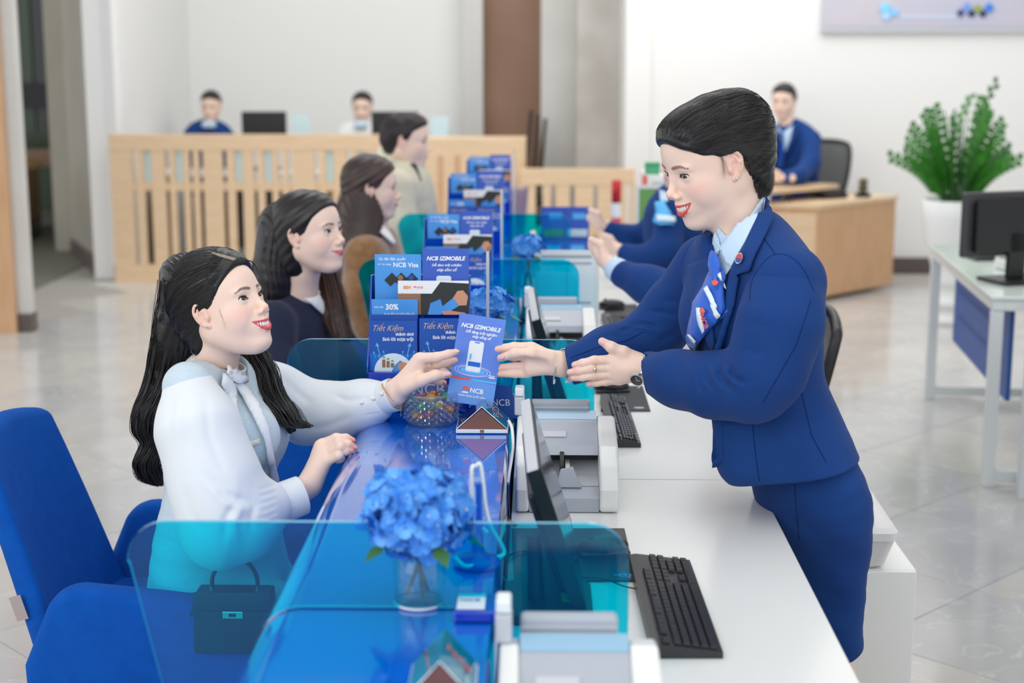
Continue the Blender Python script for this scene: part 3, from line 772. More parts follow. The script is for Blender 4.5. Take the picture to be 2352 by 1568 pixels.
MB().prism([(x * 0.985 - 0.003, z - 0.006) for x, z in prof][::-1], 2.048 + STEP, 2.052 + STEP, XZ).build('joint', M['black'], counter)

desk_labels = ['white desk with the black keyboard nearest the camera', 'white desk top behind the standing woman in the blue blazer', 'white desk of the nearer seated colleague', 'white desk of the colleague farther back']
for k in range(4):
    y1 = 3.18 + STEP * k; y0 = y1 - STEP if k else 0.9
    r = empty('staff_desk', (0, y0, 0), 0, desk_labels[k], 'desk')
    L = y1 - y0
    MB().box((-0.055, 0.0015, 0.725), (0.47, L - 0.0015, 0.75), bev=0.002).build('desktop', M['white_lam'], r)
    for yy in (0.03, L - 0.05): MB().box((0.0, yy, 0), (0.42, yy + 0.02, 0.724)).build('side_panel', M['white_lam'], r)
    MB().box((-0.05, 0.05, 0.2), (-0.03, L - 0.05, 0.724)).build('back_panel', M['white_lam'], r)

def screen_sheet(Y, label, k):
    r = empty('tinted_screen', (0, Y, 0), 0, label, 'divider', 'blue acrylic dividers across the counter')
    outer = [(-0.403 - 0.006, 0.62), (-0.505, 0.60)] + [(-0.578, 0.945)]
    c = [(-0.523 - 0.058 * math.cos(t), 0.950 + 0.058 * math.sin(t)) for t in [i * pi / 2 / 8 for i in range(9)]]
    d = [(0.069 + 0.058 * math.sin(t), 0.950 + 0.058 * math.cos(t)) for t in [i * pi / 2 / 8 for i in range(9)]]
    notch = [(0.127, 0.7525), (-0.057, 0.7525), (-0.057, 0.8825)] + [(-0.335 - 0.0705 * math.sin(t), 0.812 + 0.0705 * math.cos(t)) for t in [i * pi / 2 / 8 for i in range(9)]] + [(-0.4065, 0.72)]
    poly = outer + c + d + notch
    me = MB().prism(poly[::-1], -0.004, 0.004, XZ).mesh('sheet')
    me.materials.append(M['blue_sheet']); me.materials.append(M['blue_edge'])
    for i, p_ in enumerate(me.polygons):
        p_.material_index = 0 if abs(p_.normal.y) > 0.9 else 1
    link('sheet', me, None, r)
    return r
sl = ['nearest blue tinted acrylic divider in front of the hydrangea vase', 'blue tinted acrylic divider right behind the brochure holder beside the candy bowl', 'blue tinted acrylic divider beyond the woman in the navy top', 'farthest blue tinted acrylic divider by the man in the cream coat']
for k in range(4): screen_sheet(2.05 + STEP * k, sl[k], k)

# ---------------------------------------------------------------- monitors, machines, keyboards
def frame_from(o, ex, ez):
    ex = (ex).normalized(); ez = (ez - ex * ez.dot(ex)).normalized(); ey = ez.cross(ex)
    m = Matrix((ex, ey, ez)).transposed().to_4x4(); m.translation = o; return m
def counter_monitor(dy, label):
    A = W(1217, 913, 2.80); B = W(1236, 1072, 2.345); C = W(1311, 1200, 2.80)
    w = (B - A).length; h = (C - A).length
    base = WZ(1262, 1392, 0.752)
    r = empty('monitor', (base.x, base.y + dy, 0.752), 0, label, 'monitor')
    m = frame_from(A - Vector((base.x, base.y, 0.752)), B - A, A - C)   # x: towards the camera, z: up
    sc_ = MB().box((0, -0.020, -h), (w, 0.0, 0), bev=0.003)
    hs = link('screen_housing', sc_.mesh('h'), M['grey_light'], r); hs.matrix_local = m
    MB().box((0.002, 0.0003, -h + 0.002), (w - 0.002, 0.0024, -0.002)).build('bezel', M['black'], hs)
    MB().box((0.012, 0.0025, -h + 0.02), (w - 0.012, 0.0032, -0.012)).build('glass', M['screen'], hs)
    MB().box((0.03, -0.034, -h + 0.03), (w - 0.03, -0.0205, -0.05), bev=0.006).build('back_shell', M['black'], hs)
    MB().box((w - 0.0005, -0.0205, -h), (w + 0.0012, 0.0, -0.004)).build('side_trim', M['black'], hs)
    # base plate and neck
    bp = MB().prism(rrect(-0.075, -0.085, 0.07, 0.085, 0.022), 0, 0.016)
    bo = bp.build('foot', M['black'], r)
    MB().prism([(0.02, -0.02), (0.042, -0.03), (0.042, 0.012), (0.02, 0.02)], 0.0165, 0.0170).build('sticker', mat('green_sticker', srgb(60, 220, 90), 0.4), bo)
    MB().tube([(-0.022, 0.0, 0.016), (-0.024, 0, 0.08), (-0.026, 0, 0.125)], [0.026, 0.022, 0.02], 10, flat=0.6).build('neck', M['black'], r)
    return r
ml = ['tilted black and grey monitor on the near desk beside the banknote counter', 'tilted monitor standing edge-on left of the white document frame', 'small far monitor edge-on between the blue dividers']
for k in range(3): counter_monitor(STEP * k, ml[k])

def banknote_counter(x, y, label, group='banknote counters beside the monitors'):
    r = empty('banknote_counter', (x, y, 0.752), 0, label, 'banknote counter')
    Wd = 0.205
    YZ = Matrix(((0, 0, 1, 0), (1, 0, 0, 0), (0, 1, 0, 0), (0, 0, 0, 1)))
    ch = [(0.0, 0.012), (-0.006, 0.05), (0.012, 0.098), (0.05, 0.126), (0.20, 0.152), (0.255, 0.14), (0.275, 0.05), (0.27, 0.0), (0.01, 0.0)]
    for (x0, x1) in ((0, 0.026), (Wd - 0.038, Wd)):
        o = MB().prism(ch, x0, x1, YZ).build('cheek', M['white_plastic'], r)
        b_ = o.modifiers.new('b', 'BEVEL'); b_.width = 0.006; b_.segments = 3; b_.limit_method = 'ANGLE'
    xa, xb = 0.0265, Wd - 0.0385
    MB().prism([(0.012, 0.0), (0.005, 0.03), (0.04, 0.045), (0.26, 0.045), (0.26, 0.0)], xa, xb, YZ).build('tray', M['grey_plastic'], r)
    MB().prism([(0.04, 0.046), (0.10, 0.055), (0.15, 0.075), (0.20, 0.08), (0.20, 0.046)], xa, xb, YZ).build('stacker_plate', M['grey_light'], r)
    hood = MB().prism([(0.085, 0.098), (0.092, 0.116), (0.175, 0.145), (0.185, 0.148), (0.19, 0.09), (0.15, 0.085)], xa, xb, YZ).build('hood', M['grey_plastic'], r)
    MB().box((xa + 0.02, -0.001, 0), (xa + 0.075, 0.02, 0.001)).build('display', M['grey_light'], hood, (0, 0.12, 0.1275), (0.33, 0, 0))
    MB().box((xa, 0.12, 0.0801), (xb, 0.19, 0.097)).build('cavity', M['black'], r)
    MB().box((xa, 0.175, 0.046), (xb, 0.18, 0.0800)).build('back_wall', M['black'], r)
    MB().prism([(0.186, 0.149), (0.225, 0.158), (0.235, 0.10), (0.19, 0.10)], xa, xb, YZ).build('feed_cover', mat('pale_blue_cover', srgb(150, 190, 216), 0.2), r)
    MB().box((xa, 0.236, 0.06), (xb - 0.012, 0.262, 0.176), bev=0.006).build('hopper', M['grey_plastic'], r)
    for i in range(4): MB().box((xa + 0.002, 0.2348, 0.130 + i * 0.010), (xb - 0.014, 0.2358, 0.134 + i * 0.010)).build('rib', M['grey_light'], r)
    wh = MB().tube([(xa + 0.062, 0.095, 0.072), (xa + 0.070, 0.095, 0.072)], 0.034, 20).build('wheel', M['black'], r)
    MB().box((xa + 0.073, 0.06, 0.058), (xa + 0.082, 0.13, 0.08)).build('belt', M['foil_gold'] if False else M['white_lam'], r)
    MB().prism([(xa + 0.055, 0.0), (xa + 0.063, 0.035), (xa + 0.088, 0.04), (xa + 0.105, 0.0)], 0.03, 0.042, Matrix(((1, 0, 0, 0), (0, 0, 1, 0), (0, 1, 0, 0.046), (0, 0, 0, 1)))).build('finger', M['grey_plastic'], r)
    MB().box((-0.006, 0.20, 0.152), (0.016, 0.235, 0.192), bev=0.004).build('side_display', M['grey_light'], r)
    MB().box((-0.005, 0.199, 0.193), (0.015, 0.234, 0.212), bev=0.004).build('side_display_top', M['white_metal'], r)
    return r
banknote_counter(-0.046, 2.92, 'grey and white banknote counting machine behind the near monitor')
banknote_counter(-0.040, 2.92 + STEP, 'banknote counting machine behind the second blue divider')
banknote_counter(-0.05, 1.66, 'banknote counting machine cut off by the bottom edge in front of the nearest blue divider')

# keyboard: one object per key
def key_mesh(w, d):
    h = 0.0042; a = 0.0014
    v = [(0, 0, 0), (w, 0, 0), (w, d, 0), (0, d, 0), (a, a, h), (w - a, a, h), (w - a, d - a, h), (a, d - a, h)]
    me = MB().add(v, [(0, 3, 2, 1), (4, 5, 6, 7), (0, 1, 5, 4), (1, 2, 6, 5), (2, 3, 7, 6), (3, 0, 4, 7)]).mesh('key'); me.materials.append(M['keycap']); return me
_km = {}
def keyboard(tl, tr, bl, z, label, S=1.0, full=True):
    'tl, bl: far and near corner on the side of the function keys; tr: far corner on the space bar side'
    o = WZ(*bl, z + 0.012); ex = (WZ(*tl, z + 0.012) - o); ey = (WZ(*tr, z + 0.012) - WZ(*tl, z + 0.012))
    L = ex.length; D = ey.length
    r = empty('keyboard', (o.x, o.y, z), math.atan2(ex.y, ex.x), label, 'keyboard')
    # local x runs away from the camera = from the esc side? the left end of the board is the near end turned round
    YZ = Matrix(((0, 0, 1, 0), (-1, 0, 0, 0), (0, 1, 0, 0), (0, 0, 0, 1)))
    MB().prism([(0, 0), (0, 0.020), (0.012, 0.022), (D, 0.010), (D, 0)], 0, L, YZ).build('case', M['keybase'], r)
    u = (L - 0.014) / 22.6; v = (D - 0.022) / 6.3
    rows = [[(0, 1)] + [(2 + i + (i // 4) * 0.5, 1) for i in range(12)] + [(15.3 + i, 1) for i in range(3)],
            [(i, 1) for i in range(13)] + [(13, 2)] + [(15.3 + i, 1) for i in range(3)] + [(18.6 + i, 1) for i in range(4)],
            [(0, 1.5)] + [(1.5 + i, 1) for i in range(12)] + [(13.5, 1.5)] + [(15.3 + i, 1) for i in range(3)] + [(18.6 + i, 1) for i in range(4)],
            [(0, 1.75)] + [(1.75 + i, 1) for i in range(11)] + [(12.75, 2.25)] + [(18.6 + i, 1) for i in range(3)],
            [(0, 2.25)] + [(2.25 + i, 1) for i in range(10)] + [(12.25, 2.75)] + [(16.3, 1)] + [(18.6 + i, 1) for i in range(4)],
            [(0, 1.25), (1.25, 1.25), (2.5, 1.25), (3.75, 6.25), (10, 1.25), (11.25, 1.25), (12.5, 1.25), (13.75, 1.25)] + [(15.3 + i, 1) for i in range(3)] + [(18.6, 2), (20.6, 1), (21.6, 1)]]
    t = math.atan2(0.012, D - 0.012)
    legend = MB()
    for j, row in enumerate(rows):
        y = 0.016 + (j + (0.3 if j else 0)) * v
        z_ = 0.0222 - (y - 0.012) * math.tan(t)
        for (x, w) in row:
            kw = w * u - 0.0012; kd = v - 0.0014; kk_ = (round(kw, 4), round(kd, 4))
            if kk_ not in _km: _km[kk_] = key_mesh(*kk_)
            k_ = link('key', _km[kk_], None, r, (0.007 + x * u, -y - kd, z_ - 0.0002), (t, 0, 0))
            if w < 2: legend.box((0.007 + x * u + 0.004, -y - 0.008, z_ + 0.0036), (0.007 + x * u + 0.0065, -y - 0.0045, z_ + 0.0043))
    lo_ = legend.build('legends', M['print_pale'], r); lo_['kind'] = 'stuff'
    return r
keyboard((1445, 1283), (1585, 1290), (1497, 1495), 0.7505, 'black full-size keyboard on the near white desk')
keyboard((1378, 912), (1436, 916), (1405, 1016), 0.7505, 'dark keyboard half behind the second blue divider under the clasped sleeves')
keyboard((1380, 725), (1445, 728), (1402, 775), 0.7505, 'blurred black keyboard beyond the woman\'s outstretched arm')

def quad_pad(name, pts, z, t, m, label, cat):
    P = [WZ(*p, z) for p in pts]; c = sum(P, Vector()) / 4
    r = empty(name, (c.x, c.y, z), 0, label, cat)
    MB().prism([(p.x - c.x, p.y - c.y) for p in P], 0, t).build('mat', m, r)
    return r, c
pad, c0 = quad_pad('mouse_pad', [(1180, 1336), (1462, 1336), (1434, 1216), (1175, 1216)], 0.7505, 0.003, M['black'], 'black mouse pad under the nearest blue divider beside the monitor foot', 'mouse pad')
lg = WZ(1436, 1320, 0.7542)
ring_ = MB(); a0 = circle(0, 0, 0.011, 20); a1 = circle(0, 0, 0.008, 20)
for i in range(20):
    j = (i + 1) % 20; ring_.add([(*a0[i], 0), (*a0[j], 0), (*a1[j], 0), (*a1[i], 0)], [(0, 1, 2, 3)])
ring_.prism(circle(0, 0, 0.004, 12), 0, 0.0003); ring_.box((-0.02, -0.0015, 0), (-0.011, 0.0015, 0.0003)); ring_.box((0.006, -0.014, 0), (0.009, -0.009, 0.0003))
ring_.build('emblem', M['print_cyan'], pad, (lg.x - c0.x, lg.y - c0.y, 0.0036))
def mouse(px, py, z, label, rz=0.2):
    q = WZ(px, py, z)
    r = empty('computer_mouse', (q.x, q.y, z), rz, label, 'mouse')
    MB().ball((0, 0, 0.012), (0.048, 0.028, 0.02), 18).build('shell', M['black'], r)
    MB().box((-0.047, -0.027, 0.0), (0.046, 0.027, 0.008), bev=0.003).build('base', M['keybase'], r)
    MB().tube([(-0.03, 0, 0.028), (-0.018, 0, 0.032)], 0.004, 8).build('wheel', M['keycap'], r)
    return r
mouse(1385, 1268, 0.754, 'black computer mouse seen through the nearest blue divider')
pad2, c2 = quad_pad('mouse_pad', [(1380, 945), (1494, 945), (1476, 888), (1390, 888)], 0.7505, 0.003, mat('dark_pad', srgb(62, 64, 68), 0.7), 'dark grey mouse pad behind the hand with the watch', 'mouse pad')
mouse(1405, 897, 0.754, 'dark mouse half hidden by the folded hands', 0.1)
e2 = WZ(1468, 936, 0.7542)
MB().prism(circle(0, 0, 0.014, 16, 0.009), 0, 0.0003).build('emblem', M['grey_light'], pad2, (e2.x - c2.x, e2.y - c2.y, 0.0036))
pad3, c3 = quad_pad('mouse_pad', [(1385, 738), (1475, 738), (1462, 700), (1390, 700)], 0.7505, 0.003, M['black'], 'black mouse pad above the navy sleeve of the standing woman', 'mouse pad')
mouse(1405, 707, 0.754, 'black mouse on the pad above the outstretched navy sleeve', 0.0)

def cable(name, pts, r, m, label, cat='cable'):
    o = MB().tube(catmull([tuple(p) for p in pts], 6), r, 7).build(name, m)
    return tag(o, label, cat)
def cz(px, py, z): return WZ(px, py, z)
cable('monitor_cable', [cz(1150, 1300, 0.755), cz(1175, 1272, 0.757), cz(1215, 1268, 0.757), cz(1228, 1300, 0.757), cz(1235, 1330, 0.757)], 0.0018, M['black'], 'thin black cable looping on the desk under the nearest divider')
cable('power_cable', [cz(1150, 1318, 0.756), cz(1165, 1345, 0.757), cz(1172, 1380, 0.757), cz(1163, 1405, 0.757)], 0.003, M['black'], 'thick black power cable left of the monitor foot')
cable('keyboard_cable', [cz(1330, 1325, 0.758), cz(1390, 1330, 0.758), cz(1430, 1345, 0.757), cz(1462, 1352, 0.756)], 0.0015, M['black'], 'thin black keyboard cable running to the monitor foot')
cable('white_cable', [W(1168, 965, 3.06), W(1176, 985, 3.05), W(1178, 1030, 3.0), W(1170, 1080, 2.9), W(1166, 1110, 2.85)], 0.0035, M['white_plastic'], 'white cable hanging over the edge of the counter beside the banknote counter')
cable('orange_cable', [cz(1160, 1190, 0.754), cz(1175, 1198, 0.754), cz(1185, 1205, 0.754)], 0.003, mat('orange_wire', srgb(220, 110, 50), 0.5), 'short orange cable behind the counter edge')

# ---------------------------------------------------------------- low cabinet and shredder at the right
cabw = empty('white_cabinet', (0, 0, 0), 0, 'low white cabinet behind the standing woman\'s skirt', 'cabinet')
MB().box((0.55, 3.265, 0.03), (0.843, 3.56, 0.52), bev=0.002).build('carcass', M['white_lam'], cabw)
MB().box((0.552, 3.25, 0.04), (0.841, 3.263, 0.52), bev=0.002).build('front', M['white_lam'], cabw)
MB().box((0.57, 3.29, 0.0), (0.82, 3.54, 0.03)).build('plinth', M['grey_plastic'], cabw)
sh = empty('label_printer', (0.700, 3.285, 0.523), 0, 'rounded off-white office machine on the low white cabinet behind the skirt', 'office machine')
M['machine_white'] = mat('warm_white_plastic', srgb(222, 221, 220), 0.35)
b1 = MB().prism([(-0.09, 0.0), (0.085, 0.0), (0.09, 0.02), (0.10, 0.30 * 0 + 0.1), (0.08, 0.28), (-0.09, 0.28)], 0.0, 0.001)
def stack_body(levels):
    mb = MB()
    n = 24; v = []
    for (z, x0, x1, y0, y1, rr) in levels:
        pts = rrect(x0, y0, x1, y1, rr, 5); v += [(p[0], p[1], z) for p in pts]
    m_ = len(pts); f = [tuple(range(m_))[::-1], tuple(range(len(v) - m_, len(v)))]
    for i in range(len(levels) - 1):
        for k in range(m_): f.append((i * m_ + k, i * m_ + (k + 1) % m_, (i + 1) * m_ + (k + 1) % m_, (i + 1) * m_ + k))
    return mb.add(v, f)
stack_body([(0.0, -0.10, 0.055, -0.015, 0.20, 0.02), (0.006, -0.11, 0.07, -0.02, 0.22, 0.02), (0.065, -0.12, 0.085, -0.04, 0.24, 0.02)]).build('lower_case', M['machine_white'], sh)
stack_body([(0.0655, -0.12, 0.090, -0.044, 0.244, 0.02), (0.082, -0.12, 0.090, -0.044, 0.244, 0.02), (0.09, -0.12, 0.085, -0.03, 0.24, 0.02), (0.13, -0.12, 0.06, 0.10, 0.235, 0.02), (0.142, -0.12, 0.04, 0.16, 0.23, 0.02)]).build('upper_case', M['machine_white'], sh)
stack_body([(0.084, -0.10, 0.045, -0.03, 0.16, 0.015), (0.125, -0.10, 0.042, -0.025, 0.16, 0.015), (0.15, -0.10, 0.03, 0.03, 0.16, 0.012), (0.16, -0.10, 0.015, 0.07, 0.15, 0.01)]).build('cover', M['machine_white'], sh)
sh.scale = (1.08, 1.08, 1.08)
# machine whose top edge shows at the lower right corner
q = WZ(2130, 1568, 0.62)
prn = empty('office_printer', (q.x, q.y - 0.14, 0.0), 0, 'white office printer whose top just shows at the lower right corner', 'printer')
MB().box((-0.08, -0.15, 0.25), (0.40, 0.10, 0.612), bev=0.012).build('case', M['machine_white'], prn)
MB().prism([(0.0, 0), (0.05, 0.02), (0.09, 0.0)], 0, 0.1, Matrix(((1, 0, 0, 0), (0, 0, 1, -0.02), (0, 1, 0, 0.613), (0, 0, 0, 1)))).build('lid', M['white_plastic'], prn)
MB().box((0.055, 0.085, 0.6125), (0.12, 0.098, 0.618)).build('slot', M['black'], prn)
MB().box((-0.06, -0.14, 0.0), (0.38, 0.09, 0.249)).build('stand', M['grey_plastic'], prn)

# ---------------------------------------------------------------- printed matter
def slip(name, p, w, h, m, rx=0.0, rz=0.0, label=None, group=None, t=0.0006, cat='brochure', ry=0.0):
    'upright sheet: local x right, local y up, local z to the viewer; p = lower left corner'
    r = MB().box((0, 0, -t), (w, h, 0)).build(name, m)
    r.matrix_world = Matrix.Translation(p) @ Matrix.Rotation(rz, 4, 'Z') @ Matrix.Rotation(pi / 2 + rx, 4, 'X') @ Matrix.Rotation(ry, 4, 'Z')
    return tag(r, label, cat, group)
def leaflet_mobile(o, w, h, s=1.0):
    'the leaflet with the telephone'
    k = h / 0.21
    flat('lower_band', [(0, 0), (w, 0), (w, 0.052 * k), (0.60 * w, 0.056 * k), (0.46 * w, 0.064 * k), (0.42 * w, 0.056 * k), (0, 0.058 * k)], M['print_perilow'], o, 0.0004)
    flat('stripe', [(0, 0.056 * k), (0.43 * w, 0.056 * k), (0.41 * w, 0.061 * k), (0, 0.061 * k)], M['print_red'], o, 0.0007)
    flat('stripe', [(0.52 * w, 0.056 * k), (w, 0.056 * k), (w, 0.061 * k), (0.50 * w, 0.061 * k)], M['print_cyan'], o, 0.0007)
    text('NCB IZIMOBILE', 0.0145 * k, M['print_white'], o, w * 0.49, 0.183 * k, 0.0008, bold=0.035, shear=0.25, fit=w * 0.86)
    text('Dễ dàng trải nghiệm', 0.0088 * k, M['print_white'], o, w * 0.52, 0.170 * k, 0.0008, bold=0.03, shear=0.25, fit=w * 0.68)
    text('nhịp sống số', 0.0088 * k, M['print_white'], o, w * 0.54, 0.160 * k, 0.0008, bold=0.03, shear=0.25, fit=w * 0.42)
    for (rx_, c_) in ((0.043, 'print_white'), (0.036, 'print_white')):
        a = circle(w * 0.46, 0.079 * k, rx_ * k, 40, rx_ * 0.30 * k); b = circle(w * 0.46, 0.079 * k, (rx_ - 0.0012) * k, 40, (rx_ * 0.30 - 0.0009) * k)
        mb = MB()
        for i in range(40):
            j = (i + 1) % 40; mb.add([(*a[i], 0.0007), (*a[j], 0.0007), (*b[j], 0.0007), (*b[i], 0.0007)], [(0, 1, 2, 3)])
        mb.build('halo', M[c_], o)
    mb = MB()
    for i in range(22):
        t = pi * 1.0 + i / 21 * pi; x = w * 0.46 + 0.049 * k * math.cos(t); y = 0.078 * k + 0.0165 * k * math.sin(t)
        mb.box((x - 0.0008, y - 0.0008, 0.0004), (x + 0.0008, y + 0.0008, 0.0007))
    mb.build('dots', M['print_cyan'], o)['kind'] = 'stuff'
    flat('glow', circle(w * 0.46, 0.079 * k, 0.030 * k, 30, 0.008 * k), M['print_cyan'], o, 0.0006)
    ph_ = flat('phone', rrect(w * 0.30, 0.077 * k, w * 0.62, 0.150 * k, 0.005 * k), M['print_pale'], o, 0.0011)
    flat('screen', rrect(w * 0.325, 0.080 * k, w * 0.605, 0.1475 * k, 0.004 * k), M['paper'], ph_, 0.0014)
    flat('tile', [(w * 0.335, 0.090 * k), (w * 0.60, 0.090 * k), (w * 0.60, 0.101 * k), (w * 0.335, 0.101 * k)], M['print_blue'], ph_, 0.0017)
    flat('bar', [(w * 0.35, 0.105 * k), (w * 0.385, 0.105 * k), (w * 0.385, 0.119 * k), (w * 0.35, 0.119 * k)], M['print_cyan'], ph_, 0.0017)
    flat('notch', [(w * 0.42, 0.1458 * k), (w * 0.52, 0.1458 * k), (w * 0.53, 0.1478 * k), (w * 0.41, 0.1478 * k)], M['print_navy'], ph_, 0.0017)
    logo(o, w * 0.37, 0.033 * k, 0.0085 * k, 0.0008)
    text('NCB', 0.0155 * k, M['print_white'], o, w * 0.61, 0.033 * k, 0.0008, bold=0.02)
    text('NGÂN HÀNG QUỐC DÂN', 0.0064 * k, M['print_white'], o, w * 0.52, 0.019 * k, 0.0008, bold=0.02, fit=w * 0.58)
    flat('caption', [(w * .80, .073 * k), (w * .95, .073 * k), (w * .95, .0745 * k), (w * .80, .0745 * k)], M['print_white'], o, 0.0008)
    flat('caption', [(w * .82, .068 * k), (w * .95, .068 * k), (w * .95, .071 * k), (w * .82, .071 * k)], M['print_white'], o, 0.0008)
def logo(o, x, y, r, z, m1='print_red'):
    flat('emblem', circle(x, y, r, 20, a0=-0.25, a1=pi + 0.25) + [(x - r * 0.5, y - r * 0.1), (x, y + r * 0.3), (x + r * 0.5, y - r * 0.1)][::1], M[m1], o, z)
    flat('emblem_wave', [(x - r * 1.2, y - r * 0.9), (x + r * 0.9, y - r * 0.9), (x + r * 0.7, y - r * 0.5), (x - r * 0.6, y - r * 0.5)], M['print_white'], o, z)
def leaflet_saving(o, w, h):
    flat('upper_panel', [(0, h * 0.35), (w, h * 0.35), (w, h), (0, h)], M['print_navy'], o, 0.0002)
    text('Tiết Kiệm', 0.020 * w / 0.099 * 1.0, M['foil_gold'], o, w * 0.38, h * 0.85, 0.0006, shear=0.4, bold=-0.005, fit=w * 0.62)
    text('thảnh thơi', 0.0105 * w / 0.099, M['print_white'], o, w * 0.74, h * 0.735, 0.0006, bold=0.02, fit=w * 0.38)
    text('Sinh lời vượt trội', 0.0115 * w / 0.099, M['print_white'], o, w * 0.60, h * 0.635, 0.0006, bold=0.02, fit=w * 0.64)
    g = flat('picture', circle(w * 0.5, 0.0, w * 0.40, 28, h * 0.36, a0=0, a1=pi), M['print_pale'], o, 0.0006)
    for k, (x, hh) in enumerate(((0.30, 0.16), (0.39, 0.13), (0.48, 0.09))):
        flat('coin_stack', [(w * (x - .035), h * .08), (w * (x + .035), h * .08), (w * (x + .035), h * (.08 + hh)), (w * (x - .035), h * (.08 + hh))], M['print_brown'], g, 0.0008)
        flat('sprout', circle(w * x, h * (.12 + hh), w * 0.035, 10, h * 0.02), M['print_green'], g, 0.0008)
    flat('photo', [(w * .46, 0), (w * .78, 0), (w * .80, h * .14), (w * .64, h * .22), (w * .52, h * .12)], M['print_sky'], g, 0.0009)
    flat('photo', circle(w * .70, h * 0.10, w * .11, 14, h * .09), M['print_skin'], g, 0.0010)
    mb = MB()
    for (x, y, s) in ((0.17, 0.50, 1), (0.84, 0.50, 1), (0.10, 0.36, .5), (0.30, 0.38, .4), (0.70, 0.38, .4), (0.93, 0.38, .5), (0.20, 0.30, .4), (0.80, 0.3, .4)):
        X = w * x; Y_ = h * y; a = 0.0035 * s + 0.001; d = -0.006 if x < .5 else 0.006
        mb.prism([(X - a, Y_), (X + a, Y_), (X + d * .2, Y_ + a * 1.7)], 0.0004, 0.0007)
        mb.prism([(X - a * .25, Y_), (X + a * .25, Y_), (X - d * s + a * .2, Y_ - 0.022 * s), (X - d * s - a * .1, Y_ - 0.022 * s)], 0.0004, 0.0007)
    mb.build('arrows', M['print_cyan'], o)['kind'] = 'stuff'
def leaflet_card(o, w, h):
    text('Ưu đãi đặc quyền', 0.0092 * w / .099, M['print_white'], o, w * 0.38, h * 0.905, 0.0006, bold=0.01, fit=w * 0.58)
    text('thẻ tín dụng', 0.0055 * w / .099, M['print_white'], o, w * 0.21, h * 0.80, 0.0006, bold=0.01, fit=w * 0.3)
    text('NCB Visa', 0.0160 * w / .099, M['print_white'], o, w * 0.67, h * 0.785, 0.0006, bold=0.02, fit=w * 0.54)
    for k, (x, c_) in enumerate(((0.34, 'print_dark'), (0.54, 'print_brown'), (0.77, 'print_navy'))):
        c0 = (w * x, h * 0.50); a = w * 0.15
        cd = flat('card', [(c0[0], c0[1] - a * 1.0), (c0[0] + a * 1.1, c0[1] + a * .1), (c0[0] + a * .2, c0[1] + a * 1.0), (c0[0] - a * .9, c0[1] - a * .1)], M['print_dark'], o, 0.0006 + 0.0003 * (2 - k))
        flat('chip', circle(c0[0] + a * .1, c0[1] + a * .25, a * .4, 12), M[c_], cd, 0.0008 + 0.0003 * (2 - k))
    text('NCB', 0.006, M['print_white'], o, w * 0.2, h * 0.02, 0.0006)
def leaflet_offer(o, w, h):
    text('Giảm đến', 0.005, M['print_white'], o, w * 0.16, h * 0.66, 0.0006, bold=0.01)
    text('30%', 0.0165 * w / .099, M['print_white'], o, w * 0.44, h * 0.66, 0.0006, bold=0.03)
    text('tại các điểm nghỉ dưỡng đẳng cấp', 0.0047 * w / .099, M['print_white'], o, w * 0.60, h * 0.38, 0.0006, bold=0.01, fit=w * 0.66)
    for k, c_ in enumerate(('print_pale', 'foil_gold', 'print_green')):
        x = w * (0.06 + 0.31 * k); flat('picture', [(x, 0.0), (x + w * .27, 0.0), (x + w * .27, h * .22), (x, h * .22)], M[c_], o)
def card_wide(o, w, h):
    flat('photo', [(0, 0), (w, 0), (w, h * .92), (w * .60, h * .96), (w * .48, h * .62), (0, h * .62)], M['print_dark'], o, 0.0003)
    flat('wall', [(0, 0.0), (w * .32, 0), (w * .32, h * .62), (0, h * .62)], M['print_brown'], o, 0.0005)
    flat('cast', [(w * .42, 0), (w * .46, h * .34), (w * .60, h * .46), (w * .63, h * .25), (w * .78, h * .50), (w * .86, h * .26), (w * .72, h * .08), (w * .60, 0)], M['print_sky'], o, 0.0008)
    flat('hand', [(w * .78, h * .50), (w * .84, h * .70), (w * .92, h * .72), (w * .99, h * .55), (w * .97, h * .28), (w * .86, h * .27)], M['print_skin'], o, 0.0010)
    flat('hand', [(w * .64, 0), (w * .62, h * .10), (w * .74, h * .12), (w * .95, h * .06), (w * .95, 0)], M['print_skin'], o, 0.0009)
    text('BSH', 0.0095, M['print_orange'], o, w * .13, h * .80, 0.0008, bold=0.03)
    logo(o, w * .24, h * .80, 0.003, 0.0008); text('NCB', 0.0065, M['print_red'], o, w * .31, h * .80, 0.0008)

# the leaflet held between the two women: plane through the four corners seen in the photograph
hb = 3.13
Cbl = W(1023, 920, hb); Cbr = W(1132, 936, hb); Ctl = W(1058, 718, hb + 0.02); Ctr = W(1162, 735, hb + 0.02)
ex = ((Cbr - Cbl) + (Ctr - Ctl)) / 2; ez = ((Ctl - Cbl) + (Ctr - Cbr)) / 2
Wl = ex.length; Hl = ez.length
ctr_ = (Cbl + Cbr + Ctl + Ctr) / 4
lx = ex.normalized(); lz = (ez - lx * ez.dot(lx)).normalized(); ln = lx.cross(lz)
LM = Matrix((lx, lz, ln)).transposed().to_4x4(); LM.translation = ctr_ - lx * Wl / 2 - lz * Hl / 2
leaf = MB().box((0, 0, -0.0006), (Wl, Hl, 0)).build('leaflet', M['print_peri']); leaf.matrix_world = LM
tag(leaf, 'periwinkle blue leaflet with a phone picture held between the two women\'s hands', 'leaflet')
leaflet_mobile(leaf, Wl, Hl)

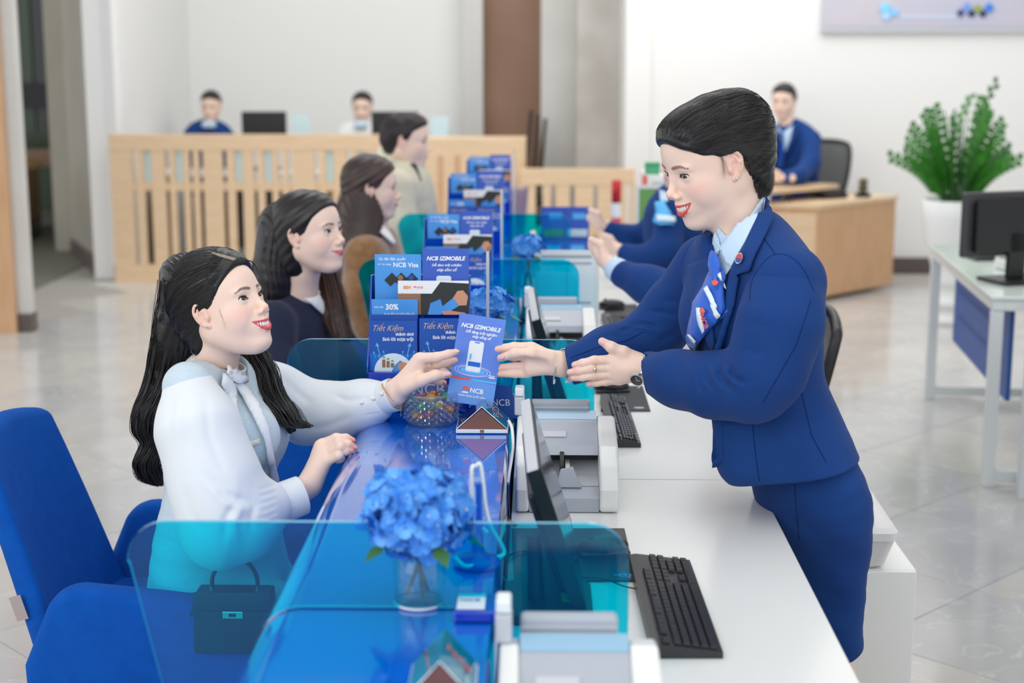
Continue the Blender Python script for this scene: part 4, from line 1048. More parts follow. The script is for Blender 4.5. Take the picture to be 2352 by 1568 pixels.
def holder(x, y, label, labels, idx, S=1.0, rz=0.0):
    r = empty('brochure_holder', (x, y, 0.8815), rz, label, 'brochure holder')
    w = 0.222 * S
    MB().box((0, 0.0, 0), (w, 0.008, 0.088 * S), bev=0.001).build('front_panel', M['blue_plastic'], r)
    MB().box((0, 0.045, 0), (w, 0.049, 0.165 * S)).build('tier_panel', M['blue_plastic'], r)
    MB().box((0, 0.085, 0), (w, 0.089, 0.225 * S)).build('tier_panel', M['blue_plastic'], r)
    MB().box((0, 0.125, 0), (w, 0.131, 0.285 * S)).build('back_panel', M['blue_plastic'], r)
    for xx in (0.0, w - 0.003):
        MB().prism([(0, 0), (0.131, 0), (0.131, 0.285 * S), (0.11, 0.285 * S), (0.085, 0.225 * S), (0.045, 0.16 * S), (0.0, 0.10 * S)], xx - 0.0001, xx + 0.0031, Matrix(((0, 0, 1, 0), (1, 0, 0, 0), (0, 1, 0, 0), (0, 0, 0, 1)))).build('side_panel', M['blue_plastic'], r)
    MB().box((0.003, 0.003, 0.001), (w - 0.003, 0.128, 0.004)).build('base', M['blue_plastic'], r)
    t_ = text('NCB', 0.036 * S, M['print_pale'], r, w * 0.60, -0.0006, 0.05 * S, bold=0.0); t_.rotation_euler = (pi / 2, 0, 0)
    R = Matrix.Translation((x, y, 0.8815)) @ Matrix.Rotation(rz, 4, 'Z')
    g = 'brochures in the holder' + (' beside the candy bowl' if idx == 0 else ' number %d from the camera' % (idx + 1))
    def put(xx, yy, zz, ww, hh, m, fn, lab, rx=-0.06):
        o = slip('brochure', R @ Vector((xx, yy, zz)), ww, hh, m, rx, rz, lab, None)
        if fn: fn(o, ww, hh)
        return o
    if idx == 0:
        for k in range(4): put(0.006 - 0.001 * k, 0.040 - 0.004 * k, 0.06 + 0.035 * 0 , 0.103, 0.148 - 0.0045 * k, M['print_navy'], None, '%s leaflet of the blue stack at the lower left of the near brochure holder' % ['fifth', 'fourth', 'third', 'second'][k])
    put(0.004, 0.018, 0.0865 if idx == 0 else 0.06, 0.105 * S, (0.112 if idx == 0 else 0.12) * S, M['print_blue'], leaflet_saving, labels[0])
    put(0.114 * S, 0.018, 0.089 if idx == 0 else 0.06, 0.104 * S, (0.115 if idx == 0 else 0.12) * S, M['print_blue'], leaflet_saving, labels[1])
    put(0.006, 0.058, 0.188 * S if idx == 0 else .15 * S, 0.102 * S, 0.052 * S, M['print_sky'], leaflet_offer, labels[2])
    put(0.064 * S, 0.066, 0.205 * S if idx == 0 else .165 * S, 0.156 * S, 0.075 * S, M['paper'], card_wide, labels[3])
    put(0.010, 0.098, 0.222 * S if idx == 0 else .19 * S, 0.103 * S, 0.112 * S, M['print_sky'], leaflet_card, labels[4])
    o = put(0.116 * S, 0.098, 0.235 * S if idx == 0 else .2 * S, 0.103 * S, 0.112 * S, M['print_royal'], None, labels[5])
    ww, hh = 0.103 * S, 0.112 * S
    text('NCB IZIMOBILE', 0.0145 * S, M['print_white'], o, ww * .5, hh * .80, 0.0008, bold=0.035, shear=0.25, fit=ww * .84)
    text('Dễ dàng trải nghiệm', 0.0085 * S, M['print_white'], o, ww * .52, hh * .67, 0.0008, bold=0.02, shear=0.25, fit=ww * .64)
    text('nhịp sống số', 0.0085 * S, M['print_white'], o, ww * .52, hh * .575, 0.0008, bold=0.02, shear=0.25)
    flat('phone', rrect(ww * .30, hh * .05, ww * .62, hh * .46, 0.005), M['print_pale'], o, 0.0009)
    return r
hx = W(845, 960, 3.25).x
def lab6(where):
    return ['dark blue savings leaflet at the lower left of the %s' % where, 'dark blue savings leaflet at the lower right of the %s' % where,
            'light blue thirty percent leaflet in the middle left of the %s' % where, 'white landscape card with a bandaged arm in the %s' % where,
            'sky blue leaflet with three bank cards at the top left of the %s' % where, 'royal blue leaflet with a phone at the top right of the %s' % where]
holder(hx, 3.245, 'stepped blue acrylic brochure holder beside the glass candy bowl', lab6('near brochure holder'), 0)
for k, (px0, pyt, Y, S, nm) in enumerate([(968, 470, 4.55, 0.95, 'second brochure holder'), (1026, 384, 5.95, 1.0, 'third brochure holder'), (1070, 334, 7.15, 0.95, 'farthest brochure holder')]):
    holder(W(px0, 500, Y).x, Y, 'blurred stepped blue brochure holder, %s from the camera' % ['second', 'third', 'fourth'][k], lab6(nm), k + 1, S)
# low two-tier holder on a staff desk
q = W(1243, 568, 6.6)
h2 = empty('leaflet_stand', (q.x, 6.6, 0.752), 0, 'blue two-tier leaflet stand on the far staff desk right of the blue dividers', 'leaflet stand')
MB().box((0, 0, 0), (0.21, 0.006, 0.10)).build('front_panel', M['print_royal'], h2)
MB().box((0, 0.05, 0), (0.21, 0.056, 0.24)).build('back_panel', M['print_royal'], h2)
MB().box((0, 0.0, 0), (0.21, 0.09, 0.004)).build('base', M['print_royal'], h2)
for k in range(2):
    o = slip('brochure', Vector((q.x + 0.004 + 0.104 * k, 6.645, 0.85)), 0.10, 0.135, M['print_royal'], 0, 0, ['blurred blue brochure at the upper left of the leaflet stand', 'blurred blue brochure at the upper right of the leaflet stand'][k])
    flat('picture', [(0.006, 0.012), (0.094, 0.012), (0.094, 0.045), (0.006, 0.045)], M[['print_green', 'print_pale'][k]], o)
    flat('heading', [(0.03, 0.09), (0.085, 0.09), (0.085, 0.115), (0.03, 0.115)], M['print_cyan'], o)
    o = slip('brochure', Vector((q.x + 0.004 + 0.104 * k, 6.592, 0.757)), 0.10, 0.095, M['print_royal'], 0, 0, ['blurred blue brochure at the lower left of the leaflet stand', 'blurred blue brochure at the lower right of the leaflet stand'][k])
    flat('heading', [(0.02, 0.05), (0.08, 0.05), (0.08, 0.075), (0.02, 0.075)], M['print_cyan'], o)

# tent card and edge-on acrylic signs
tc = empty('tent_card', (W(1148, 945, 3.12).x, 3.16, 0.8815), 0, 'blue tent card with white lettering right behind the held leaflet', 'tent card')
MB().prism([(-0.055, 0), (0.055, 0), (0.03, 0.07), (-0.03, 0.075)], 0, 0.002, Matrix.Translation((-0.01, 0.03, 0)) @ Matrix.Rotation(pi / 2 - 0.15, 4, 'X') @ Matrix.Rotation(0.0, 4, 'Y')).build('front', M['print_navy'], tc)
t_ = text('NCB', 0.02, M['print_white'], tc, 0.0, 0.026, 0.035); t_.rotation_euler = (pi / 2 - 0.15, 0, 0)
for k, (px, pyt, Y0) in enumerate([(1120, 577, 3.52), (1152, 435, 4.92), (1181, 350, 6.3)]):
    top = W(px, pyt, Y0)
    r = empty('acrylic_sign', (top.x, Y0 - 0.0, 0.8815), 0.0, ['clear acrylic sign seen edge-on right of the near brochure holder', 'clear acrylic sign seen edge-on right of the second brochure holder', 'clear acrylic sign seen edge-on right of the third brochure holder'][k], 'sign')
    h_ = top.z - 0.8815
    MB().box((-0.003, 0, 0.006), (0.003, 0.10, h_)).build('sheet', M['clear'], r)
    MB().box((-0.0034, 0.0, 0.006), (0.0034, 0.0035, h_ - .0)).build('edge', M['white_metal'], r)
    MB().box((-0.04, 0, 0), (0.04, 0.10, 0.0055)).build('base', M['clear'], r)

# ---------------------------------------------------------------- candy bowl and candies
bc = WZ(990, 952, 0.8815); bc.y = 3.155; bc.x = W(990, 940, 3.155).x
bowl = empty('candy_bowl', (bc.x, bc.y, 0.8815), 0, 'cut-glass candy bowl with a diamond pattern on the blue counter', 'bowl')
n = 44; rows = 9; v = []; f = []
def br(i, j): 
    base = 0.052 + 0.010 * (j / rows)
    if j in (0, rows): return base
    return base + (0.0042 if (i + j) % 2 == 0 else -0.0006)
for j in range(rows + 1):
    for i in range(n):
        a = 2 * pi * i / n; r_ = br(i, j); v.append((r_ * math.cos(a), r_ * math.sin(a), 0.004 + 0.058 * j / rows))
for j in range(rows):
    for i in range(n):
        i2 = (i + 1) % n; A_, B_, C_, D_ = j * n + i, j * n + i2, (j + 1) * n + i2, (j + 1) * n + i
        if (i + j) % 2 == 0: f += [(A_, B_, D_), (B_, C_, D_)]
        else: f += [(A_, B_, C_), (A_, C_, D_)]
M['crystal'] = mat('cut_crystal', (0.95, 0.97, 1, 1), 0.03, trans=1.0, ior=1.5, spec=0.8)
gl = MB().add(v, f)
gl.lathe([(0.062, 0.062), (0.0625, 0.068), (0.060, 0.070), (0.057, 0.066), (0.047, 0.010), (0.001, 0.008)], n=44)
gl.lathe([(0.001, 0), (0.050, 0.0), (0.052, 0.004)], n=44)
gl.build('glass', tinted('cut_glass', (0.90, 0.94, 0.97, 1), (0.7, 0.78, 0.85, 1), 0.08), bowl)
gs = MB()
for j in range(1, rows):
    for i in range(n):
        if (i + j) % 2 == 0 and random.random() < 0.6:
            a = 2 * pi * i / n; r_ = br(i, j) - 0.0002; s_ = 0.0030
            m_ = Matrix.Translation((r_ * math.cos(a), r_ * math.sin(a), 0.004 + 0.058 * j / rows)) @ Matrix.Rotation(a, 4, 'Z') @ Matrix.Rotation(pi / 2, 4, 'Y')
            gs.prism([(-s_, 0), (0, -s_ * .6), (s_, 0), (0, s_ * .6)], 0, 0.0007, m_)
gs.build('facets', M['silver'], bowl)['kind'] = 'stuff'
cc_ = [('yellow', (226, 178, 60)), ('green', (40, 150, 100)), ('teal', (40, 140, 160)), ('orange', (228, 130, 50)), ('red', (190, 60, 50)), ('blue', (50, 90, 190))]
pos = ['at the centre top of the bowl', 'at the right top of the bowl', 'at the left rim of the bowl', 'at the back of the bowl']
spots = [(0.0, -0.01, 0.058), (0.033, -0.006, 0.062), (-0.036, -0.014, 0.056), (0.002, 0.028, 0.056), (-0.028, 0.018, 0.050), (0.028, 0.025, 0.050), (0.02, -0.032, 0.046), (-0.018, -0.034, 0.046), (-0.038, 0.004, 0.036), (0.038, -0.02, 0.034), (0.0, -0.037, 0.026), (0.03, -0.025, 0.022), (-0.03, -0.025, 0.022), (0, 0.0, 0.03)]
words = ['resting at the top centre', 'standing at the top right', 'against the left rim', 'at the back centre', 'at the back left', 'at the back right', 'in the front right, upper layer', 'in the front left, upper layer', 'low against the left side', 'low against the right side', 'low in the front centre', 'low in the front right', 'low in the front left', 'in the middle of the bowl']
cand = {}
for k, (x, y, z) in enumerate(spots):
    nm, c_ = cc_[k % 6]
    if nm not in cand: cand[nm] = mat(nm + '_wrapper', srgb(*c_), 0.25, spec=0.8, bump=(300, 0.5, 0.001))
    o = MB().ball((0, 0, 0), (0.014, 0.010, 0.009), 10)
    for s_ in (-1, 1):
        o.add([(s_ * 0.012, 0, 0), (s_ * 0.024, 0.009, 0.003), (s_ * 0.026, 0.0, -0.003), (s_ * 0.024, -0.009, 0.003)], [(0, 1, 2), (0, 2, 3)])
    ob = o.build('candy', cand[nm], None, (bc.x + x, bc.y + y, 0.8815 + z * 0.93), (random.uniform(-.5, .5), random.uniform(-.6, .6), random.uniform(0, 6)))
    tag(ob, '%s wrapped candy %s of the cut-glass bowl' % (nm, words[k]), 'candy')

# ---------------------------------------------------------------- wedge shaped payment stand
def wedge(p_l, p_r, y0, y1, hz, label):
    xl = W(*p_l, y0).x; xr = W(*p_r, y0).x; c = (xl + xr) / 2; w = (xr - xl) / 2
    r = empty('payment_display', (c, y0, 0.8815), 0, label, 'display')
    L = y1 - y0
    MB().box((-w, 0, 0), (w, L, 0.009), bev=0.002).build('base', M['white_plastic'], r)
    M['mirror_dark'] = M.get('mirror_dark') or mat('dark_mirror', srgb(44, 40, 50), 0.06, spec=1.0, coat=1)
    M['mirror_teal'] = M.get('mirror_teal') or mat('teal_gloss', srgb(14, 128, 150), 0.08, spec=1.0, coat=1)
    ww = w * 0.97
    MB().add([(-ww, 0, .0095), (0, 0, hz), (0, L, hz), (-ww, L, .0095)], [(0, 1, 2, 3)]).add([(-ww + .002, 0, .0095), (0, 0, hz - .002), (0, L, hz - .002), (-ww + .002, L, .0095)], [(3, 2, 1, 0)]).build('left_face', M['mirror_dark'], r)
    rf = MB().add([(ww, 0, .0095), (0, 0, hz), (0, L, hz), (ww, L, .0095)], [(3, 2, 1, 0)]).add([(ww - .002, 0, .0095), (0, 0, hz - .002), (0, L, hz - .002), (ww - .002, L, .0095)], [(0, 1, 2, 3)]).build('right_face', M['mirror_teal'], r)
    MB().prism([(-ww + .003, .0095), (ww - .003, .0095), (0, hz - .003)], 0.001, 0.003, Matrix(((1, 0, 0, 0), (0, 0, 1, 0), (0, 1, 0, 0), (0, 0, 0, 1)))).build('front_face', M['copper'], r)
    MB().prism([(-ww + .003, .0095), (ww - .003, .0095), (0, hz - .003)], L - 0.003, L - 0.001, Matrix(((1, 0, 0, 0), (0, 0, 1, 0), (0, 1, 0, 0), (0, 0, 0, 1)))).build('back_face', M['copper'], r)
    MB().tube([(-ww, 0, .0098), (0, 0, hz + .0005), (ww, 0, .0098)], 0.0012, 6).build('rim', M['silver'], r)
    a = math.atan2(hz - .0095, ww)
    t_ = text('NCB', 0.022, M['print_red'], r, ww * 0.5, L * 0.55, (hz + .0095) / 2 + 0.002); t_.rotation_euler = (0, a, 0.0)
    MB().box((-.004, -.0006, .002), (.004, 0.0, .008)).build('port', M['copper'], r)
    return r
wedge((1047, 1000), (1167, 1000), 3.055, 3.165, 0.056, 'wedge-shaped mirrored payment display on a white base beside the candy bowl')
wedge((930, 1568), (1090, 1568), 1.72, 1.83, 0.056, 'dark wedge-shaped payment display at the bottom edge of the picture')

# ---------------------------------------------------------------- hydrangeas in a glass vase
def floret_mesh():
    mb = MB()
    for k in range(4):
        a = k * pi / 2; u = Vector((math.cos(a), math.sin(a), 0)); s_ = Vector((-math.sin(a), math.cos(a), 0))
        L = 0.0175; w = 0.0095; lift = 0.004
        v = [u * 0.001, u * L * .35 + s_ * w * .8, u * L * .75 + s_ * w + Vector((0, 0, lift)), u * L + Vector((0, 0, lift * .6)), u * L * .75 - s_ * w + Vector((0, 0, lift)), u * L * .35 - s_ * w * .8, u * L * .6 + Vector((0, 0, -0.001))]
        mb.add(v, [(0, 1, 6), (1, 2, 6), (2, 3, 6), (3, 4, 6), (4, 5, 6), (5, 0, 6)], True)
    return mb.mesh('floret')
fl_me = floret_mesh(); fl_me.materials.append(M['petal'])
ht_me = MB().ball((0, 0, 0.002), 0.0022, 8).mesh('heart'); ht_me.materials.append(M['petal_heart'])
def hydrangea(x, y, zc, rad, label, nf=210, vase=True, zb=0.8815):
    r = empty('hydrangea_vase', (x, y, zb), 0, label, 'flowers')
    if vase:
        vs = MB().lathe([(0.001, 0.0), (0.033, 0.0), (0.036, 0.004), (0.037, 0.03), (0.036, 0.095), (0.0355, 0.095), (0.0352, 0.03), (0.033, 0.007), (0.001, 0.006)], n=32).build('vase', M['clear'], r)
        MB().lathe([(0.0352, 0.0945), (0.0372, 0.096), (0.0352, 0.0975)], n=32).build('rim', M['clear'], r)
        MB().lathe([(0.036, 0.0), (0.0376, 0.002), (0.036, 0.004)], n=32).build('foot_ring', M['white_metal'], r)
    for k in range(3):
        a = k * 2.1 + 0.4
        MB().tube([(0.018 * math.cos(a + 2.6), 0.018 * math.sin(a + 2.6), 0.012), (0, 0, 0.06), (0.012 * math.cos(a), 0.012 * math.sin(a), zc - zb - rad * .4)], 0.0028, 7).build('stem', M['stem'], r)
    co = MB().ball((0, 0, zc - zb), rad * 0.72, 18).build('core', M['petal'], r)
    for k in range(5):
        a = k * 1.3; c = Vector((math.cos(a), math.sin(a), -0.5)) * rad * 0.8 + Vector((0, 0, zc - zb))
        d = Vector((math.cos(a), math.sin(a), -0.6)).normalized(); s_ = d.cross(Vector((0, 0, 1))).normalized()
        MB().add([c, c + d * .02 + s_ * .014, c + d * .045, c + d * .02 - s_ * .014], [(0, 1, 2), (0, 2, 3)]).build('leaf', M['stem'], r)
    rnd = random.Random(5)
    for k in range(nf):
        zz = 1 - 2 * (k + .5) / nf; a = k * 2.39996; q_ = math.sqrt(1 - zz * zz)
        nrm = Vector((q_ * math.cos(a), q_ * math.sin(a), zz))
        p_ = Vector((nrm.x * rad, nrm.y * rad, nrm.z * rad * 0.80)) * rnd.uniform(0.86, 1.06) + Vector((0, 0, zc - zb))
        nn = (nrm + Vector((rnd.uniform(-.8, .8), rnd.uniform(-.8, .8), rnd.uniform(-.8, .8)))).normalized()
        o = link('floret', fl_me, None, r); qn = nn.to_track_quat('Z', 'Y').to_matrix().to_4x4() @ Matrix.Rotation(rnd.uniform(0, 6), 4, 'Z')
        s_ = rnd.uniform(0.65, 1.1)
        o.matrix_local = Matrix.Translation(p_) @ qn @ Matrix.Scale(s_, 4)
        if k % 3 == 0 and nrm.y < 0.4: link('heart', ht_me, None, o)
    return r
vq = WZ(983, 1383, 0.8815)
hydrangea(vq.x - 0.012, vq.y, W(955, 1176, vq.y).z, 0.074, 'blue hydrangea bunch in a clear glass vase behind the nearest divider')
hydrangea(W(1128, 700, 3.69).x, 3.69, W(1128, 700, 3.69).z, 0.05, 'small blue hydrangea bunch between the near holder and the edge-on sign', 70)
hydrangea(W(1215, 520, 5.02).x * 1.0, 5.02, 1.02, 0.05, 'far blue hydrangea bunch seen through the blue dividers', 50)

# pen stand with a white spiral cord
ps = WZ(1097, 1296, 0.8815)
pn = empty('pen_stand', (ps.x, ps.y, 0.8815), 0, 'blue counter pen stand with a white looped cord right of the hydrangeas', 'pen stand')
MB().lathe([(0.001, 0), (0.036, 0), (0.038, 0.006), (0.03, 0.013), (0.010, 0.018), (0.009, 0.05), (0.001, 0.05)], n=28).build('base', M['blue_plastic'], pn)
MB().tube([(0.003, 0, 0.04), (0.002, 0, 0.13)], [0.006, 0.005], 10).build('pen', mat('blue_pen', srgb(12, 96, 214), 0.25), pn)
def lw(px, py, Y): q = W(px, py, Y); return (q.x - ps.x, q.y - ps.y, q.z - 0.8815)
MB().tube(catmull([lw(1093, 1070, ps.y), lw(1084, 1075, ps.y - .01), lw(1083, 1130, ps.y - .01), lw(1080, 1175, ps.y - .01), lw(1092, 1200, ps.y), lw(1120, 1222, ps.y)], 5) , 0.0030, 8).build('cord', M['white_plastic'], pn)
MB().tube(catmull([lw(1093, 1070, ps.y), lw(1103, 1066, ps.y), lw(1110, 1110, ps.y), lw(1115, 1160, ps.y), lw(1128, 1210, ps.y), lw(1152, 1250, ps.y + .02), lw(1157, 1272, ps.y + .02), lw(1135, 1281, ps.y), lw(1110, 1292, ps.y - .02), lw(1070, 1300, ps.y - .035), lw(1046, 1280, ps.y - .03)], 6), 0.0030, 8).build('cord', M['white_plastic'], pn)
# small card box on the counter
q = WZ(1040, 1437, 0.8815); q2 = WZ(1140, 1437, 0.8815)
sb = empty('card_box', (q.x, q.y + 0.012, 0.8815), 0, 'small blue box with a white label on the counter behind the nearest divider', 'box')
ww = (q2.x - q.x)
MB().box((0, 0, 0), (ww, 0.075, 0.016), bev=0.003).build('box', M['blue_plastic'], sb)
MB().box((0.004, 0.008, 0.0165), (ww * .72, 0.068, 0.0175)).build('label', M['paper'], sb)
text('NCB', 0.014, M['print_blue'], sb, ww * .36, 0.04, 0.0185)

# white document frames on the staff desks
def doc_frame(px0, px1, pyt, Y, label, green=False):
    a = W(px0, pyt, Y); b = W(px1, pyt, Y); w = b.x - a.x; h = a.z - 0.752
    r = empty('sheet_holder', (a.x, Y, 0.752), 0, label, 'sheet holder')
    t = 0.016
    MB().box((0, 0, 0), (w, 0.012, t)).build('frame_bar', M['white_plastic'], r); MB().box((0, 0, h - t), (w, 0.012, h)).build('frame_bar', M['white_plastic'], r)
    MB().box((0, 0, t), (t, 0.012, h - t)).build('frame_bar', M['white_plastic'], r); MB().box((w - t, 0, t), (w, 0.012, h - t)).build('frame_bar', M['white_plastic'], r)
    s_ = MB().box((t, 0.004, t), (w - t, 0.009, h - t)).build('sheet', M['print_green'] if green else M['paper'], r)
    if not green:
        for z in (0.93, 0.85, 0.35, 0.2): MB().box((t + .008, 0.002, h * z - .006), (w - t - .01, 0.0035, h * z)).build('printed_line', M['grey_plastic'], s_)
        MB().box((w * .5 - .001, 0.002, h * .2), (w * .5 + .001, 0.0035, h * .8)).build('printed_line', M['grey_plastic'], s_)
    MB().box((w * .3, 0.0125, 0), (w * .7, 0.07, 0.01)).build('foot', M['white_plastic'], r)
doc_frame(1227, 1377, 575, 4.98, 'white framed document standing on the desk behind the third blue divider')
doc_frame(1460, 1545, 425, 6.5, 'white frame with a green sheet behind the seated colleague\'s shoulder', True)
gb = W(1482, 400, 7.2)
g_ = empty('green_box', (gb.x, 7.2, gb.z), 0, 'small green box on the storage locker left of the standing woman\'s face', 'box')
MB().box((0, 0, 0), (0.07, 0.05, 0.055), bev=0.004).build('carton', mat('green_carton', srgb(74, 168, 122), 0.5), g_)
MB().box((-0.001, -0.001, 0.040), (0.071, 0.051, 0.046)).build('lid_line', mat('green_carton_edge', srgb(50, 138, 96), 0.5), g_)
lk = empty('storage_locker', (W(1450, 500, 7.15).x + 0.062, 7.15, 0), 0, 'pale storage locker with red edges behind the far staff desk', 'locker')
zt = gb.z - 0.001
MB().box((0, 0, 0), (0.35, 0.35, zt), bev=0.004).build('carcass', M['white_lam'], lk)
MB().box((-0.012, -0.008, 0.6), (0.008, 0.0, zt)).build('edge_strip', M['print_red'], lk)
MB().box((0.03, -0.008, 0.4), (0.33, -0.0005, zt - .03)).build('door', M['grey_light'], lk)
er = W(1415, 510, 8.2)
fe = empty('fire_extinguisher', (er.x, 8.2, 0.0), 0, 'red and white cylinder standing in front of the low slatted partition', 'extinguisher')
MB().lathe([(0.001, 0.3), (0.026, 0.3), (0.026, 0.78), (0.001, 0.78)], n=16).build('lower_body', M['print_red'] if False else mat('red_paint', srgb(196, 24, 36), 0.35), fe)
MB().lathe([(0.026, 0.781), (0.0265, 0.86)], n=16).build('label_band', M['print_white'], fe)
MB().lathe([(0.001, 0.861), (0.026, 0.861), (0.026, 0.98), (0.001, 0.985)], n=16).build('upper_body', mat('red_cap', srgb(196, 24, 36), 0.35), fe)
MB().lathe([(0.001, 0.0), (0.05, 0.0), (0.05, 0.02), (0.015, 0.03), (0.015, 0.299)], n=16).build('stand', M['white_metal'], fe)

# ---------------------------------------------------------------- chairs
def soft(mb, name, m, parent, bev=0.02, seg=4):
    o = mb.build(name, m, parent)
    b = o.modifiers.new('bevel', 'BEVEL'); b.width = bev; b.segments = seg; b.limit_method = 'ANGLE'
    for p in o.data.polygons: p.use_smooth = True
    return o
def armchair(x, y, label, m, bh=0.535):
    r = empty('armchair', (x, y, 0), 0, label, 'armchair')
    # backrest: curved shell
    nu, nv = 12, 12; fr = []; bk = []
    for j in range(nv + 1):
        t = j / nv; z = 0.36 + bh * t; hw = 0.255 - 0.055 * t
        for i in range(nu + 1):
            s_ = -1 + 2 * i / nu
            zz = z - (0.03 * s_ * s_ * t ** 3)
            xb = -0.335 - 0.155 * t * bh / 0.535 + 0.05 * s_ * s_ * (1 - 0.3 * t)
            fr.append((xb, s_ * hw, zz)); bk.append((xb - 0.06 + 0.012 * t, s_ * hw * 1.0, zz))
    n1 = len(fr); f = []
    idx = lambda i, j: j * (nu + 1) + i
    for j in range(nv):
        for i in range(nu):
            f.append((idx(i, j), idx(i + 1, j), idx(i + 1, j + 1), idx(i, j + 1)))
            f.append((n1 + idx(i, j), n1 + idx(i, j + 1), n1 + idx(i + 1, j + 1), n1 + idx(i + 1, j)))
    for j in range(nv):
        f.append((idx(0, j), idx(0, j + 1), n1 + idx(0, j + 1), n1 + idx(0, j))); f.append((idx(nu, j + 1), idx(nu, j), n1 + idx(nu, j), n1 + idx(nu, j + 1)))
    for i in range(nu):
        f.append((idx(i + 1, 0), idx(i, 0), n1 + idx(i, 0), n1 + idx(i + 1, 0))); f.append((idx(i, nv), idx(i + 1, nv), n1 + idx(i + 1, nv), n1 + idx(i, nv)))
    o = soft(MB().add(fr + bk, f, True), 'backrest', m, r, 0.022)
    o.modifiers['bevel'].angle_limit = 0.9
    tg = MB().box((-0.012, -0.0015, -0.026), (0.012, 0.0, 0.026)).build('fabric_tag', mat('grey_tag', srgb(176, 160, 156), 0.6), o, (-0.402, -0.2415, 0.555), (0, -0.28, 0))
    # seat cushion
    soft(MB().prism([(-0.36, -0.25), (0.16, -0.25), (0.24, -0.18), (0.25, 0.0), (0.24, 0.18), (0.16, 0.25), (-0.36, 0.25)], 0.33, 0.455), 'seat_cushion', m, r, 0.03)
    # arms
    for s_ in (-1, 1):
        a = [(-0.37, 0.30), (-0.375, 0.46), (-0.315, 0.60), (-0.27, 0.625), (-0.02, 0.600), (0.04, 0.585), (0.10, 0.54), (0.22, 0.42), (0.24, 0.36), (0.20, 0.30)]
        y0, y1 = (0.255, 0.32) if s_ > 0 else (-0.32, -0.255)
        soft(MB().prism(a[::-1], y0, y1, XZ), 'armrest', m, r, 0.024)
    MB().tube([(-0.05, 0, 0.06), (-0.05, 0, 0.33)], 0.03, 14).build('column', M['chrome'], r)
    for k in range(4):
        an = k * pi / 2 + pi / 4
        MB().tube([(-0.05, 0, 0.075), (-0.05 + 0.27 * math.cos(an), 0.27 * math.sin(an), 0.016)], [0.02, 0.012], 8).build('leg', M['chrome'], r)
    return r
chairs = []
for k, lab in enumerate(['bright blue upholstered armchair of the woman in white nearest the camera', 'blue armchair of the woman in the navy top', 'blue armchair of the woman in the brown plush coat', 'blue armchair of the man in the cream coat']):
    chairs.append(armchair(-0.645 + (0.08 if k else 0), 3.14 + STEP * k - (0.0 if k == 0 else 0.05), lab, M['chair_blue'], 0.535 if k == 0 else 0.33))
#.box((0, 0, 0), (0.001, 0.001, 0.001))

def task_chair(x, y, rz, label, S=1.0, ztop=0.98, w=0.23):
    r = empty('task_chair', (x, y, 0), rz, label, 'office chair')
    # faces -x locally
    loop = []
    for (yy, zz) in [(-w * .80, 0.55), (-w * .95, 0.70), (-w, 0.86), (-w * .88, ztop - 0.03), (-w * .5, ztop), (0, ztop + 0.005), (w * .5, ztop), (w * .88, ztop - 0.03), (w, 0.86), (w * .95, 0.70), (w * .80, 0.55), (0, 0.535)]:
        loop.append((0.06 + 0.10 * (zz - 0.55) / 0.4 * (1 if zz > .6 else 0.4) - 0.05 * (yy / w) ** 2, yy, zz))
    cm = catmull(loop + [loop[0]], 5)
    MB().tube(cm, 0.016, 8, cap=False).build('back_frame', M['black'], r)
    cx = Vector((0.10, 0, 0.76)); v = [tuple(cx)] + [tuple(p) for p in cm[:-1]]
    MB().add(v, [(0, i + 1, (i + 1) % (len(v) - 1) + 1) for i in range(len(v) - 1)], True).build('mesh_back', M['mesh_black'], r)
    MB().tube([(0.12, 0, 0.60), (0.14, 0, 0.5), (0.0, 0, 0.43)], [0.022, 0.025, 0.03], 8).build('spine', M['black'], r)
    soft(MB().box((-0.40, -0.23, 0.44), (0.04, 0.23, 0.49)), 'seat', M['black'], r, 0.022)
    MB().tube([(-0.15, 0, 0.08), (-0.15, 0, 0.44)], 0.025, 10).build('column', M['black'], r)
    for k in range(5):
        an = k * 2 * pi / 5
        lg_ = MB().tube([(-0.15, 0, 0.09), (-0.15 + 0.27 * math.cos(an), 0.27 * math.sin(an), 0.06)], [0.022, 0.014], 8).build('leg', M['black'], r)
        MB().tube([(-0.15 + 0.27 * math.cos(an) - .01, 0.27 * math.sin(an), 0.028), (-0.15 + 0.27 * math.cos(an) + .01, 0.27 * math.sin(an), 0.028)], 0.027, 12).build('castor', M['black'], lg_)
    return r
task_chair(0.66, 4.36, 0.35, 'black mesh office chair right behind the standing woman\'s waist', ztop=0.925)
task_chair(0.80, 5.62, 0.3, 'black mesh office chair showing over the standing woman\'s shoulder', ztop=0.91)
task_chair(W(1880, 400, 11.15).x - 0.05, 11.05, 0.9, 'grey mesh office chair of the man at the right back', ztop=1.02)
# ---------------------------------------------------------------- people: shared builders
from mathutils.bvhtree import BVHTree
from mathutils.geometry import delaunay_2d_cdt
def lin(r, g, b): return np.array(srgb(r, g, b)[:3], f32)
SKIN = lin(243, 212, 194); SKIN_WARM = lin(236, 188, 170); LIP = lin(208, 66, 62); DARK = lin(44, 28, 24); BROW = lin(128, 90, 70); BLUSH = lin(240, 178, 168)
def sstep(a, b, x): t = np.clip((x - a) / (b - a), 0, 1); return t * t * (3 - 2 * t)
def mixc(c, c2, w): return c * (1 - w[:, None]) + c2 * w[:, None]

def head_matrix(yaw, pitch, roll=0.0):
    f = Vector((math.cos(pitch) * math.cos(yaw), math.cos(pitch) * math.sin(yaw), math.sin(pitch)))
    l = Vector((0, 0, 1)).cross(f).normalized(); u = f.cross(l)
    R = Matrix((f, l, u)).transposed()
    return R @ Matrix.Rotation(roll, 3, 'X')

